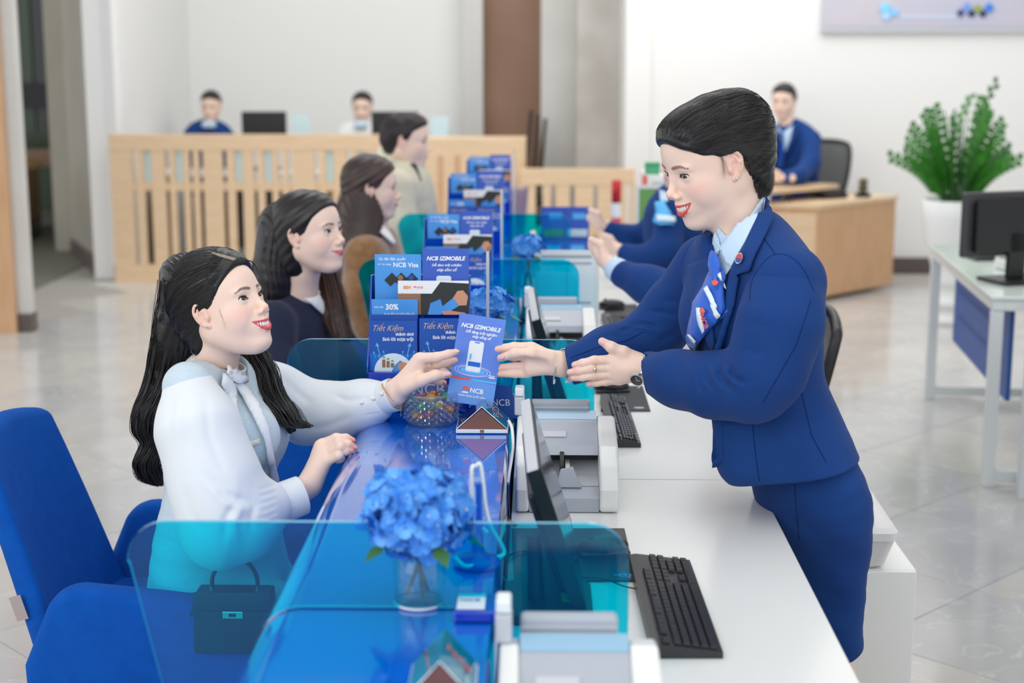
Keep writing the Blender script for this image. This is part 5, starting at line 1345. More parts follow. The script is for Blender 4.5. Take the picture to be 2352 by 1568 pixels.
class Head:
    def __init__(s, smile=1.0, female=True, eyes=(0.0060, 0.0038), jaw=1.0, lip=LIP, skin=SKIN, open_mouth=True, brow=BROW, jawc=0.0):
        s.smile, s.female, s.eyes, s.lip, s.skin, s.open, s.brow = smile, female, eyes, lip, skin, open_mouth, brow
        E = s.E = [np.array((0.0680, sg * 0.0315, 0.0), f32) for sg in (1, -1)]
        sk = ell((-0.012, 0, 0.028), (0.097, 0.073, 0.088)); fc = ell((0.022, 0, -0.030), (0.060, 0.058, 0.080))
        fh = ell((0.035, 0, 0.045), (0.0495, 0.058, 0.050))
        jaws = [cap((-0.014, sg * 0.043 * jaw, -0.046), (0.050, sg * 0.012 * jaw, -0.096), 0.021, 0.015) for sg in (1, -1)]
        chin = ell((0.0665, 0, -0.0985), (0.0155, 0.017 * jaw, 0.013))
        cheeks = [ell((0.047, sg * 0.036, -0.033), (0.029, 0.024, 0.030)) for sg in (1, -1)]
        muz = ell((0.0665, 0, -0.062), (0.0245, 0.031, 0.027)); phil = cap((0.0845, 0, -0.044), (0.0865, 0, -0.056), 0.006)
        bridge = chain([(0.0775, 0, 0.014), (0.0865, 0, -0.004), (0.0980, 0, -0.026)], [0.0060, 0.0056, 0.0072], 0.006)
        tip = ell((0.1010, 0, -0.0310), (0.0088, 0.0090, 0.0078))
        alae = [ell((0.0935, sg * 0.0115, -0.0370), (0.0088, 0.0060, 0.0062)) for sg in (1, -1)]
        col_ = cap((0.101, 0, -0.0385), (0.088, 0, -0.044), 0.0036, 0.004)
        nos = [cap((0.0995, sg * 0.0058, -0.0450), (0.0945, sg * 0.0068, -0.0385), 0.0027, 0.0020) for sg in (1, -1)]
        browr = [ell((0.0735, sg * 0.026, 0.0175), (0.010, 0.022, 0.008)) for sg in (1, -1)]
        sock = [ell((0.0935, sg * 0.0275, -0.002), (0.0125, 0.013, 0.0125)) for sg in (1, -1)]
        lids = [ell(E[i], (0.0156, 0.0160, 0.0152)) for i in (0, 1)]
        balls = [ell(E[i], (0.0137, 0.0137, 0.0137)) for i in (0, 1)]
        cz = -0.0540 - 0.006 * (1 - smile)
        g = 0.0 if open_mouth else 0.0036
        ulp = [(0.0735, 0.0315, cz + 0.0015 * smile), (0.0862, 0.0165, -0.0572 - g * .3), (0.0915, 0.0042, -0.0580 - g * .6), (0.0910, 0, -0.0588 - g * .6)]
        o_ = 0.0040 * (1 if open_mouth else 0)
        llp = [(0.0735, 0.0308, cz + 0.0015 * smile - 0.0012), (0.0845, 0.0190, -0.0650 + g - o_), (0.0890, 0.0080, -0.0712 + g * 1.1 - o_), (0.0898, 0, -0.0725 + g * 1.2 - o_)]
        mir = lambda p: p + [(a, -b, c) for a, b, c in p[:-1][::-1]]
        ul = chain(mir(ulp), [0.0012, 0.0023, 0.0027, 0.0026, 0.0027, 0.0023, 0.0012], 0.003)
        ll = chain(mir(llp), [0.0012, 0.0026, 0.0036, 0.0038, 0.0036, 0.0026, 0.0012], 0.003)
        cav = chain([(0.0760, 0.0280, cz - 0.0002), (0.0890, 0.0150, -0.0630), (0.0930, 0, -0.0668), (0.0890, -0.0150, -0.0630), (0.0760, -0.0280, cz - 0.0002)], [0.0014, 0.0048, 0.0064, 0.0048, 0.0014], 0.002)
        flatten = lambda pts: [(0.0, b, c) for a, b, c in mir(pts)]
        s.ul2 = chain(flatten(ulp), [0.0010, 0.0024, 0.0027, 0.0024, 0.0027, 0.0024, 0.0010], 0.002)
        s.ll2 = chain(flatten(llp), [0.0010, 0.0027, 0.0038, 0.0040, 0.0038, 0.0027, 0.0010], 0.002)
        s.ul, s.ll, s.cav = ul, ll, cav
        s.browc = [chain([tuple(v) for v in catmull([(0.0830, sg * 0.0135, 0.0190), (0.0800, sg * 0.0250, 0.0215), (0.0725, sg * 0.0370, 0.0222), (0.0615, sg * 0.0490, 0.0175)], 3)], [0.0016, 0.0020, 0.0021, 0.0021, 0.0020, 0.0018, 0.0015, 0.0012, 0.0008, 0.0004], 0.001) for sg in (1, -1)]
        def ear(sg):
            y = lambda v: sg * v
            hp_ = [(0.001, .0700, -.006, .0032), (0.004, .0720, .010, .0032), (-.002, .0765, .0225, .0033), (-.013, .0805, .0235, .0034), (-.0215, .0815, .010, .0034), (-.0205, .0790, -.008, .0033), (-.0120, .0755, -.021, .0040), (-.003, .0730, -.0275, .0060)]
            hq = catmull([np.array(v) for v in hp_], 3)
            hx = chain([(v[0], y(v[1]), v[2]) for v in hq], [float(v[3]) for v in hq], .0012)
            pl = ell((-.009, y(.0755), -.000), (.0165, .0042, .027), None)
            tr = ell((.003, y(.0755), -.008), (.005, .004, .0065))
            co = ell((-.006, y(.0815), -.005), (.0080, .0065, .0115))
            fo = cap((-.004, y(.0815), .014), (-.014, y(.0835), .010), .0035, .0040)
            an = chain([(-.010, y(.0795), .014), (-.017, y(.0810), .002), (-.012, y(.0785), -.014)], [.0026, .003, .003], .003)
            def f(P): return smin(smin(smin(smax(smax(smin(hx(P), pl(P), .004), -co(P), .003), -fo(P), .003), tr(P), .003), an(P), .002), pl(P) + .0025, .002)
            return f
        ears = [ear(1), ear(-1)]
        h0u, h0d = eyes
        def opening(P, i):
            q = P - E[i]; sg = 1 if i == 0 else -1
            r = np.sqrt((q ** 2).sum(1)) + 1e-6
            az = np.arctan2(q[:, 1] * sg, q[:, 0]); el = np.arcsin(np.clip(q[:, 2] / r, -1, 1))
            a = (az - 0.16) / 0.86
            w = np.sqrt(np.clip(1 - a * a, 0, 1))
            zc = 0.05 + 0.10 * a
            up = zc + (h0u / 0.0145) * w; dn = zc - (h0d / 0.0145) * w
            d = np.maximum(el - up, dn - el) * r
            d = np.where(np.abs(a) > 1, np.maximum(d, (np.abs(a) - 1) * 0.86 * r), d)
            return np.maximum(np.maximum(d, r - 0.023), 0.009 - r * 1.0), el - up, a, r
        s.opening = opening
        def f(P):
            d = smin(sk(P), fc(P), 0.04)
            d = smin(d, fh(P), 0.03)
            for j in jaws: d = smin(d, j(P), 0.034)
            d = smin(d, chin(P), 0.02)
            for j in cheeks: d = smin(d, j(P), 0.022)
            d = smin(d, muz(P), 0.016); d = smin(d, phil(P), 0.012)
            for j in browr: d = smin(d, j(P), 0.012)
            for j in sock: d = smax(d, -j(P), 0.012)
            d = smin(d, bridge(P), 0.011)
            d = smin(d, tip(P), 0.007)
            for j in alae: d = smin(d, j(P), 0.005)
            d = smin(d, col_(P), 0.004)
            for j in nos: d = smax(d, -j(P), 0.002)
            for j in lids: d = smin(d, j(P), 0.005)
            for i in (0, 1):
                o = opening(P, i)[0]; d = smax(d, -o, 0.0012)
                d = np.maximum(d, -balls[i](P))
            d = smin(d, ul(P), 0.0042); d = smin(d, ll(P), 0.0050)
            if open_mouth: d = smax(d, -cav(P), 0.0012)
            for e in ears: d = smin(d, e(P), 0.004)
            return d
        s.f = f
    def color(s, P):
        n = len(P); c = np.tile(s.skin, (n, 1)).astype(f32)
        for sg in (1, -1):
            q = P - np.array((0.060, sg * 0.045, -0.026), f32); r = np.sqrt(((q / np.array((.035, .028, .022))) ** 2).sum(1))
            c = mixc(c, BLUSH, 0.55 * (1 - sstep(0.2, 1.2, r)))
            q = P - np.array((-0.008, sg * 0.08, 0.0), f32); r = np.sqrt(((q / np.array((.03, .014, .036))) ** 2).sum(1))
            c = mixc(c, SKIN_WARM, 0.6 * (1 - sstep(0.5, 1.2, r)))
        q = P - np.array((0.106, 0, -0.036), f32); c = mixc(c, SKIN_WARM, 0.35 * (1 - sstep(0.004, 0.018, np.sqrt((q ** 2).sum(1)))))
        for b in s.browc:
            Q = P.copy(); Q[:, 0] = np.interp(np.abs(P[:, 1]), [0.0135, 0.025, 0.037, 0.0475], [0.0830, 0.0800, 0.0725, 0.0615]); d = b(Q) + 100 * (P[:, 0] < 0.03); c = mixc(c, s.brow, 0.85 * (1 - sstep(0.0002, 0.0022, d)))
        for i in (0, 1):
            o, eu, a, r = s.opening(P, i)
            near = (r < 0.0205) & (P[:, 0] > 0.06)
            w = (1 - sstep(0.0006, 0.0017, o)) * near * (eu > -0.12) * 0.95; c = mixc(c, DARK, w.astype(f32))
            w = (1 - sstep(0.0003, 0.0010, o)) * near * (eu <= -0.12) * 0.45; c = mixc(c, DARK, w.astype(f32))
        Q = P.copy(); Q[:, 0] = 0
        d = np.minimum(s.ul2(Q), s.ll2(Q)); w = (1 - sstep(-0.0002, 0.0008, d)) * (0.95 if s.female else 0.5)
        c = mixc(c, s.lip, (w * (P[:, 0] > 0.06)).astype(f32))
        if s.open:
            cv = s.cav(P); c = mixc(c, lin(110, 30, 30), ((1 - sstep(-0.0004, 0.0004, cv + 0.0006)) * 0.9).astype(f32))
        return c

def build_head(person, HD, C, R, neck, neck_r=0.052, h=0.0015, gaze=(1, 0, 0), stud=None, scale=1.0, detail=True, extra=None):
    'skin of head and neck in head space; neck is a world point'
    MW = Matrix.Translation(C) @ R.to_4x4() @ Matrix.Scale(scale, 4)
    nl = MW.inverted() @ Vector(neck)
    nk = etube([(-0.030, 0, -0.030), tuple(Vector((-0.030, 0, -0.030)).lerp(nl, 0.45)), tuple(nl)], (0, 1, 0), [neck_r * 0.98, neck_r, neck_r * 1.12], [neck_r * 0.95, neck_r, neck_r * 1.1], 0.02)
    f0 = HD.f
    def f(P): return smin(f0(P), nk(P), 0.022)
    lo = np.array((-0.13, -0.105, -0.135)); hi = np.array((0.125, 0.105, 0.13))
    lo = np.minimum(lo, np.array(nl) - neck_r * 1.2); hi = np.maximum(hi, np.array(nl) + neck_r * 1.2)
    me = sdf_mesh('face', f, lo, hi, h, HD.color)
    me.materials.append(M['skin'])
    o = link('head', me, None, person); o.matrix_world = MW
    if detail:
        g = Vector(gaze).normalized()
        for i in (0, 1):
            e = MB().ball(tuple(HD.E[i]), 0.0141, 24).build('eyeball', M['eye_white'], o)
            u_ = g.orthogonal().normalized(); w_ = g.cross(u_)
            m_ = Matrix((u_, w_, g)).transposed().to_4x4(); c_ = Vector(HD.E[i])
            mb = MB(); ring = []
            for (a, lift) in ((0.0, .00025), (0.2, .00025), (0.34, .0002), (0.46, .00005)):
                for k in range(20):
                    t = 2 * pi * k / 20; q = Vector((math.sin(a) * math.cos(t), math.sin(a) * math.sin(t), math.cos(a))) * (0.0141 + lift); ring.append(c_ + m_.to_3x3() @ q)
            fs = [(j * 20 + k, j * 20 + (k + 1) % 20, (j + 1) * 20 + (k + 1) % 20, (j + 1) * 20 + k) for j in range(3) for k in range(20)]
            mb.add(ring, fs, True).build('iris', M['iris'], e)
            # lashes along the upper lid
            sg = 1 if i == 0 else -1; h0 = HD.eyes[0]; la = MB()
            def lp(a, rr, lift=0.0):
                w = math.sqrt(max(0, 1 - a * a)); el = 0.05 + 0.10 * a + (h0 / 0.0145) * w + lift; az = (a * 0.86 + 0.16)
                return Vector(HD.E[i]) + Vector((math.cos(el) * math.cos(az), sg * math.cos(el) * math.sin(az), math.sin(el))) * rr
            la.tube([lp(-0.98 + k * 0.098 * 2, 0.0157) for k in range(11)], [0.0002] + [0.0006] * 9 + [0.0003], 6)
            for k in range(26):
                a = -0.85 + k * 0.07
                if a > 1: break
                la.tube([lp(a, 0.0156), lp(a + 0.05, 0.0178, 0.05), lp(a + 0.12, 0.0200 + 0.0008 * a, 0.16)], [0.00028, 0.0002, 0.00006], 4, cap=False)
            la.build('eyelashes', M['lash'], o)['kind'] = 'stuff'
        if HD.open:
            for k in range(-4, 6):
                y = (k - 0.5) * 0.0055
                x = 0.0903 - 20 * y * y; z = -0.0625 + 9 * y * y; a = math.atan(-48 * y)
                tb = MB().box((-0.002, -0.0026, -0.0056), (0.002, 0.0026, 0.0065), bev=0.0012)
                tb.build('tooth', M['tooth'], o, (x - 0.0012, y, z), (0, 0, a))
        if stud:
            for sg in (1, -1):
                st = MB().ball((-.003, sg * .0805, -.0270), 0.0028, 10).build('ear_stud', M['silver'], o)
    return o, MW

def hand_sdf(wrist, mcps, fingers, thumb, arm, palm_r=0.0125, wr=0.024, flat_n=None):
    'wrist point; mcps; fingers: list of (points, radii); thumb (points, radii); arm: point up the forearm'
    w = Vector(wrist); fs = []
    for m in mcps:
        a = w.lerp(Vector(m), 0.12); fs.append(cap(tuple(a), tuple(m), palm_r * 1.05, palm_r * 0.92))
    cen = sum((Vector(m) for m in mcps), Vector()) / len(mcps)
    th = chain([tuple(p) for p in thumb[0]], thumb[1], 0.006)
    fg = [chain([tuple(p) for p in p_], r_, 0.004) for p_, r_ in fingers]
    ar = etube([tuple(arm), tuple(w)], (0, 0, 1) if flat_n is None else flat_n, [wr * 1.10, wr], [wr * 0.95, wr * 0.78], 0.01)
    wb = cap(tuple(w), tuple(w.lerp(cen, 0.5)), wr * 0.72, palm_r * 1.1)
    def f(P):
        d = smin(ar(P), wb(P), 0.02)
        for q in fs: d = smin(d, q(P), 0.013)
        d = smin(d, th(P), 0.012)
        e = fg[0](P)
        for q in fg[1:]: e = smin(e, q(P), 0.0022)
        return smin(d, e, 0.006)
    pts = [tuple(wrist), tuple(arm)] + [tuple(p) for p_, r_ in fingers for p in p_] + [tuple(p) for p in thumb[0]]
    return f, pts
def skin_color(tips, base=SKIN, knuck=()):
    def c(P):
        col = np.tile(base, (len(P), 1)).astype(f32)
        for t in tips:
            r = np.sqrt(((P - np.array(tuple(t), f32)) ** 2).sum(1)); col = mixc(col, SKIN_WARM, 0.7 * (1 - sstep(0.006, 0.026, r)))
        for t in knuck:
            r = np.sqrt(((P - np.array(tuple(t), f32)) ** 2).sum(1)); col = mixc(col, SKIN_WARM, 0.45 * (1 - sstep(0.003, 0.013, r)))
        return col
    return c
def nail(parent, p, axis, normal, L, w, m, pointed=0.0):
    'small curved plate on a finger tip'
    ax = Vector(axis).normalized(); n = Vector(normal); n = (n - ax * n.dot(ax)).normalized(); s_ = ax.cross(n)
    v = []; N = 7; K = 6
    for i in range(N):
        t = i / (N - 1) * 2 - 1; x = t * L / 2
        ww = w / 2 * (math.sqrt(max(0.03, 1 - abs(t) ** 3.0)) if t < 0 else (1 - 0.55 * t ** 2.5))
        for k in range(K):
            s2 = k / (K - 1) * 2 - 1
            v.append(Vector(p) + ax * x + s_ * (s2 * ww) + n * (-(s2 ** 2) * ww * 0.38 - 0.0004 * t * t))
    f = [(i * K + k, i * K + k + 1, (i + 1) * K + k + 1, (i + 1) * K + k) for i in range(N - 1) for k in range(K - 1)]
    o = MB().add(v, f, True).build('fingernail', m, parent)
    sd = o.modifiers.new('s', 'SOLIDIFY'); sd.thickness = 0.0007; sd.offset = 0
    return o
def world_sdf(person, name, f, pts, r, h, m, col=None):
    lo, hi = bbox(pts, r)
    me = sdf_mesh(name, f, lo, hi, h, col); me.materials.append(m)
    return link(name, me, None, person)

def bvh_of(*objs):
    vs = []; fs = []
    for o in objs:
        n = len(vs); me = o.data; mw = o.matrix_world
        vs += [mw @ v.co for v in me.vertices]; fs += [tuple(i + n for i in p.vertices) for p in me.polygons]
    return BVHTree.FromPolygons(vs, fs)
def hit(bvh, px, py, fallback=None):
    d = ray(px, py).normalized(); p, n, i, t = bvh.ray_cast(CAM_O, d)
    if p is None: return None, None
    if n.dot(d) > 0: n = -n
    return p, n
def applique(name, bvh, poly, m, parent, off=0.003, step=9, th=0.002, smooth=True, backshift=0.0, bulge=0.0):
    'a piece of cloth lying on the garment below it; outline given as seen in the photograph'
    P = []
    n = len(poly)
    for i in range(n):
        a = Vector(poly[i]); b = Vector(poly[(i + 1) % n]); k = max(1, int((b - a).length / step))
        for j in range(k): P.append(a.lerp(b, j / k))
    nb = len(P); xs = [p.x for p in P]; ys = [p.y for p in P]
    def inside(q):
        c = False; j = nb - 1
        for i in range(nb):
            if (P[i].y > q.y) != (P[j].y > q.y) and q.x < (P[j].x - P[i].x) * (q.y - P[i].y) / (P[j].y - P[i].y) + P[i].x: c = not c
            j = i
        return c
    pts = list(P); y = min(ys) + step * .5
    while y < max(ys):
        x = min(xs) + step * .5
        while x < max(xs):
            q = Vector((x, y))
            if inside(q) and min((q - b).length for b in P) > step * 0.45: pts.append(q)
            x += step
        y += step
    r = delaunay_2d_cdt([Vector((p.x, p.y)) for p in pts], [(i, (i + 1) % nb) for i in range(nb)], [], 1, 0.01)
    V2, F = r[0], r[2]
    pos = []; last = None
    hits = [hit(bvh, p.x, p.y) for p in V2]
    good = [i for i, (p, nn) in enumerate(hits) if p is not None]
    if not good: return None
    for i, (p, nn) in enumerate(hits):
        if p is None:
            j = min(good, key=lambda g: (V2[g] - V2[i]).length); p, nn = hits[j]
            p = W(V2[i].x, V2[i].y, p.y)
        bb = 0.0
        if bulge:
            e = min((V2[i] - b).length for b in P); bb = bulge * min(1, e / (step * 2.2))
        pos.append(p + nn * (off + bb) )
    me = bpy.data.meshes.new(name); me.from_pydata([tuple(p) for p in pos], [], [tuple(f) for f in F])
    me.polygons.foreach_set('use_smooth', [smooth] * len(me.polygons)); me.update()
    # orient towards the camera
    c = sum((p.normal.dot(CAM_O - p.center) for p in me.polygons))
    if c < 0: me.flip_normals()
    o = link(name, me, m, parent)
    sd = o.modifiers.new('thick', 'SOLIDIFY'); sd.thickness = th; sd.offset = -1
    return o
def seam(name, bvh, pts, m, parent, r=0.0007, off=0.0003, step=5):
    q = []
    pts = [Vector(p) for p in pts]
    for i in range(len(pts) - 1):
        k = max(1, int((pts[i + 1] - pts[i]).length / step))
        for j in range(k): q.append(pts[i].lerp(pts[i + 1], j / k))
    q.append(pts[-1]); out = []
    for p in q:
        h_, n_ = hit(bvh, p.x, p.y)
        if h_ is not None and (not out or (h_ - out[-1]).length < 0.03): out.append(h_ + n_ * off)
    if len(out) < 2: return None
    return MB().tube(out, r, 5).build(name, m, parent)
def cpoly(pts, n=5): return [tuple(p) for p in catmull([np.array(p, float) for p in pts], n)]

def fold_field(lines):
    'lines: (photo points, Y, amplitude, width); folds of cloth seen from the front'
    segs = []
    for pts, Y, amp, w in lines:
        q = [W(px, py, Y) for px, py in pts]
        n = len(q) - 1
        for i in range(n):
            segs.append((q[i].x, q[i].z, q[i + 1].x, q[i + 1].z, Y, amp, w, i == 0, i == n - 1))
        segs[-1] = segs[-1]
    groups = []; k = 0
    for pts, Y, amp, w in lines:
        groups.append(segs[k:k + len(pts) - 1]); k += len(pts) - 1
    def g(P):
        D = np.zeros(len(P), f32)
        for gr in groups:
            best = None; n = len(gr)
            for i, (x0, z0, x1, z1, Y, amp, w, a, b) in enumerate(gr):
                s_ = (CAM_H - P[:, 2]) ; sc_ = Y / np.maximum(P[:, 1], 0.5)
                X = P[:, 0] * sc_; Z = CAM_H - s_ * sc_
                dx, dz = x1 - x0, z1 - z0; L = dx * dx + dz * dz + 1e-9
                t = np.clip(((X - x0) * dx + (Z - z0) * dz) / L, 0, 1)
                dd = (X - x0 - t * dx) ** 2 + (Z - z0 - t * dz) ** 2
                u = (i + t) / n; e = np.exp(-dd / (w * w)) * np.clip(4 * u, 0.15, 1) * np.clip(4 * (1 - u), 0.15, 1)
                best = e if best is None else np.maximum(best, e)
            D += amp * best
        return D
    return g
# ---------------------------------------------------------------- hair helpers
def hair_material(name, c, rough=0.3, stretch=(3, 60, 60), spec=0.5, vary=None):
    m = mat(name, c, rough, spec=spec, bump=(5.0, 0.45, 0.0012, stretch), vary=vary)
    m.node_tree.nodes['Principled BSDF'].inputs['Anisotropic'].default_value = 0.5
    return m
def hair_cap(person, MW, name, vols, hairline, m, h=0.0022, k=0.03, groove=None, lo=(-0.17, -0.115, -0.125), hi=(0.12, 0.115, 0.15), part=None):
    fs = [ell(*v) for v in vols]
    xs = [a for a, b in hairline]; zs = [b for a, b in hairline]
    def f(P):
        d = fs[0](P)
        for g in fs[1:]: d = smin(d, g(P), k)
        mask = (np.interp(P[:, 0], xs, zs).astype(f32) - P[:, 2]) * 0.8
        d = smax(d, mask, 0.010)
        if groove is not None: d = d + groove(P)
        if part is not None: d = smax(d, -part(P), 0.004)
        return d
    me = sdf_mesh(name, f, lo, hi, h); me.materials.append(m)
    o = link(name, me, None, person); o.matrix_world = MW
    return o
def lock(mb, pts, r, n=6, wave=0.0, nw=2.0, ph=0.0, flat=0.55):
    q = catmull([tuple(p) for p in pts], 7); N = len(q); out = []
    for i, p in enumerate(q):
        t = i / (N - 1); a = wave * min(1, t * 1.6)
        out.append(Vector(p) + Vector((math.sin(ph + nw * 2 * pi * t), 0.5 * math.cos(ph + nw * 2 * pi * t), 0)) * a)
    rs = [r * (0.35 + 0.65 * min(1, i / (N * 0.18))) * (1 - (i / (N - 1)) ** 3 * 0.85) for i in range(N)]
    mb.tube(out, rs, n, flat=flat)
def strands(person, name, cap_obj, MW, m, starts, ends, n, r=0.0009, c=(-0.02, 0, 0.03), seed=2, sag=0.0):
    'fine strands combed over the cap from one line of directions to another'
    rnd = random.Random(seed); me = cap_obj.data
    bv = BVHTree.FromPolygons([v.co.copy() for v in me.vertices], [tuple(p.vertices) for p in me.polygons])
    c = Vector(c); mb = MB()
    def along(L, t):
        k = min(int(t * (len(L) - 1)), len(L) - 2); return Vector(L[k]).lerp(Vector(L[k + 1]), t * (len(L) - 1) - k)
    for i in range(n):
        t = rnd.random(); a = (along(starts, t) - c).normalized(); b = (along(ends, min(1, max(0, t + rnd.uniform(-.06, .06)))) - c).normalized()
        o_ = rnd.uniform(-0.0004, 0.0009); pts = []; e0 = rnd.uniform(0, .12); e1 = rnd.uniform(0.75, 1)
        for k in range(15):
            u = e0 + (e1 - e0) * k / 14; d = a.slerp(b, u) + Vector((0, 0, sag * math.sin(pi * u))); d.normalize()
            h_, nn, _, _ = bv.ray_cast(c + d * 0.3, -d)
            if h_ is None: continue
            pts.append(MW @ (h_ + nn * (o_ if 0 < k < 14 else -0.001)))
        if len(pts) > 4: mb.tube(pts, [r * 0.3] + [r] * (len(pts) - 2) + [r * 0.3], 4, cap=False, flat=0.6)
    return mb.build(name, m, person)
def bundle(person, name, m, center, radii, nl, r, wave=0.006, nw=2.0, seed=1, spread_end=1.0, depth=0.7):
    'hair falling along a path: center points with a half width at each, many locks side by side'
    rnd = random.Random(seed); mb = MB(); cs = [Vector(c) for c in center]
    for k in range(nl):
        a = rnd.uniform(0, 2 * pi); q = math.sqrt(rnd.random()); ox, oy = q * math.cos(a), q * math.sin(a) * depth
        pts = []; e = 1 - rnd.random() ** 2 * 0.16
        for i, c in enumerate(cs):
            rr = radii[i] * (1 if i < len(cs) - 1 else spread_end)
            pts.append(c + Vector((ox * rr, oy * rr, 0)) + Vector((rnd.uniform(-1, 1), rnd.uniform(-1, 1), rnd.uniform(-1, 1))) * 0.0022)
        n_ = max(3, round(len(pts) * e)); pts = pts[:n_] if e < 0.93 else pts
        lock(mb, pts, r * rnd.uniform(0.6, 1.15), 6, wave * rnd.uniform(0.4, 1.1), nw, rnd.uniform(-0.5, 0.5))
    for k in range(nl):      # thin strands
        a = rnd.uniform(0, 2 * pi); ox, oy = 1.04 * math.cos(a), 1.04 * math.sin(a) * depth
        pts = [c + Vector((ox * radii[i], oy * radii[i], 0)) + Vector((rnd.uniform(-1, 1), rnd.uniform(-1, 1), 0)) * 0.004 for i, c in enumerate(cs)]
        lock(mb, pts, 0.0008, 4, wave * 1.2, nw, rnd.uniform(-0.5, 0.5))
    o = mb.build(name, m, person); return o

def sub_noise(P, sx, sy, sz, amp, ph=0.0):
    'smooth cheap folds'
    return amp * (np.sin(P[:, 0] * sx + ph + 2.1 * np.sin(P[:, 2] * sz * .31)) * np.sin(P[:, 2] * sz + 1.3 * ph + 1.7 * np.sin(P[:, 0] * sx * .4)) * np.sin(P[:, 1] * sy + 0.7 + ph))

def hair_mass(person, name, m, path, A, B, side, h=0.003, wave=0.0, freq=520):
    t = etube([tuple(p) for p in path], side, A, B, 0.02)
    def f(P):
        x = P[:, 0] * 0.8 + P[:, 1] * 0.6
        return t(P) + 0.0016 * np.sin(freq * x + 2.5 * np.sin(31 * P[:, 2])) + 0.004 * np.sin(46 * P[:, 2] + 14 * x) * wave
    return world_sdf(person, name, f, [tuple(p) for p in path], max(max(A), max(B)) * 1.15, h, m)

# ================================================================ the standing woman in the blue blazer
def rebase(root, loc):
    root.location = loc; off = Matrix.Translation(-Vector(loc))
    for ch in root.children: ch.matrix_parent_inverse = off
teller = empty('person', (0, 0, 0), 0, 'standing smiling woman in a royal blue blazer and striped scarf, holding out a leaflet', 'person')
TH = Head(smile=1.0, eyes=(0.0046, 0.0028))
tR = head_matrix(math.radians(180 + 24), math.radians(-17), math.radians(0))
tE = W(1573, 407, 2.93)
tC = tE - tR @ Vector((0.080, 0.0345, 0.0))
t_head, tMW = build_head(teller, TH, tC, tR, W(1702, 590, 2.99), neck_r=0.047, gaze=(1, 0.30, -0.12), stud=1)
t_hm = hair_material('black_glossy_hair', srgb(22, 19, 21), 0.27, (0.35, 60, 60), 0.5)
t_hair = hair_cap(teller, tMW, 'hair', [((-0.030, 0, 0.036), (0.110, 0.087, 0.094)), ((-0.088, 0, -0.018), (0.046, 0.052, 0.058)), ((-0.088, 0, 0.055), (0.046, 0.066, 0.056)), ((0.040, 0.0, 0.066), (0.053, 0.066, 0.046))],
    [(-0.2, -0.078), (-0.075, -0.080), (-0.045, -0.045), (-0.030, 0.002), (-0.018, 0.020), (0.000, 0.020), (0.030, 0.025), (0.060, 0.038), (0.078, 0.054), (0.090, 0.070), (0.12, 0.10)], t_hm, k=0.035,
    groove=lambda P: 0.0007 * np.sin(240 * (P[:, 2] + 0.55 * np.abs(P[:, 1]) + 0.25 * P[:, 0]) + 5 * np.sin(18 * P[:, 0])) * (1 + 0.5 * np.sin(37 * P[:, 1])))
# the twisted fold at the back of the up-do and loose hairs
def HL(x, y, z): return tMW @ Vector((x, y, z))
mb = MB()
rnd = random.Random(3)
for k in range(8):
    lock(mb, [HL(-0.128, 0.0 + .005 * k, 0.03 - .002 * k), HL(-0.126, 0.018, -0.01), HL(-0.105, 0.032, -0.055 + 0.003 * k), HL(-0.085 + 0.003 * k, 0.03, -0.082)], 0.0065, 6)
mb.build('chignon', t_hm, teller)
mb = MB()
for k in range(60):
    x = rnd.uniform(-0.06, 0.03); s_ = rnd.uniform(0.4, 1)
    lock(mb, [HL(0.01 + 0.010 * rnd.random(), 0.0745, 0.026), HL(0.010 + 0.008 * rnd.random(), 0.0755, 0.010), HL(0.012 + 0.012 * rnd.random(), 0.0735, -0.008 - 0.016 * s_)], 0.00016, 4) if k < 22 else \
    lock(mb, [HL(-0.085 + 0.03 * rnd.random(), 0.05 - 0.02 * rnd.random(), -0.06), HL(-0.088 + 0.02 * rnd.random(), 0.048, -0.08), HL(-0.09 + 0.03 * rnd.random(), 0.04, -0.098 * s_ - 0.01)], 0.0004, 4)
mb.build('loose_hair', t_hm, teller)['kind'] = 'stuff'

strands(teller, 'combed_strands', t_hair, tMW, t_hm, [(0.082, 0.0, 0.078), (0.080, 0.03, 0.060), (0.055, 0.060, 0.040), (0.02, 0.08, 0.028), (-0.01, 0.085, 0.025)], [(-0.11, 0.02, 0.09), (-0.135, 0.02, 0.05), (-0.135, 0.03, 0.01), (-0.12, 0.04, -0.02), (-0.09, 0.05, -0.05)], 520, 0.0010, sag=0.12)
strands(teller, 'crown_strands', t_hair, tMW, t_hm, [(0.09, -0.05, 0.07), (0.082, 0.0, 0.085)], [(-0.12, -0.03, 0.06), (-0.12, 0.03, 0.08)], 260, 0.0010, seed=5)
# hands
def PW(lst): return [W(*p) for p in lst]
Yr = 3.135
rf = [(PW([(1214, 798, Yr + .012), (1180, 797, Yr + .012), (1143, 801, Yr + .014)]), [.0115, .0102, .0088]),
      (PW([(1214, 818, Yr + .016), (1180, 818, Yr + .018), (1146, 815, Yr + .016)]), [.0105, .0095, .0085]),
      (PW([(1212, 840, Yr + .014), (1182, 842, Yr + .016), (1146, 845, Yr + .012)]), [.0105, .0092, .0082]),
      (PW([(1210, 857, Yr + .010), (1182, 858, Yr + .010), (1142, 858, Yr + .010)]), [.0100, .0085, .0074])]
rth = (PW([(1262, 822, Yr - .012), (1222, 812, Yr - .022), (1182, 811, Yr - .026), (1150, 822, Yr - .014)]), [.0150, .0125, .0100, .0078])
f_, p_ = hand_sdf(W(1290, 836, Yr), PW([(1222, 800, Yr + .004), (1220, 818, Yr + .008), (1218, 838, Yr + .008), (1218, 850, Yr + .004)]), rf, rth, W(1345, 826, Yr + .02), 0.0150, 0.0265)
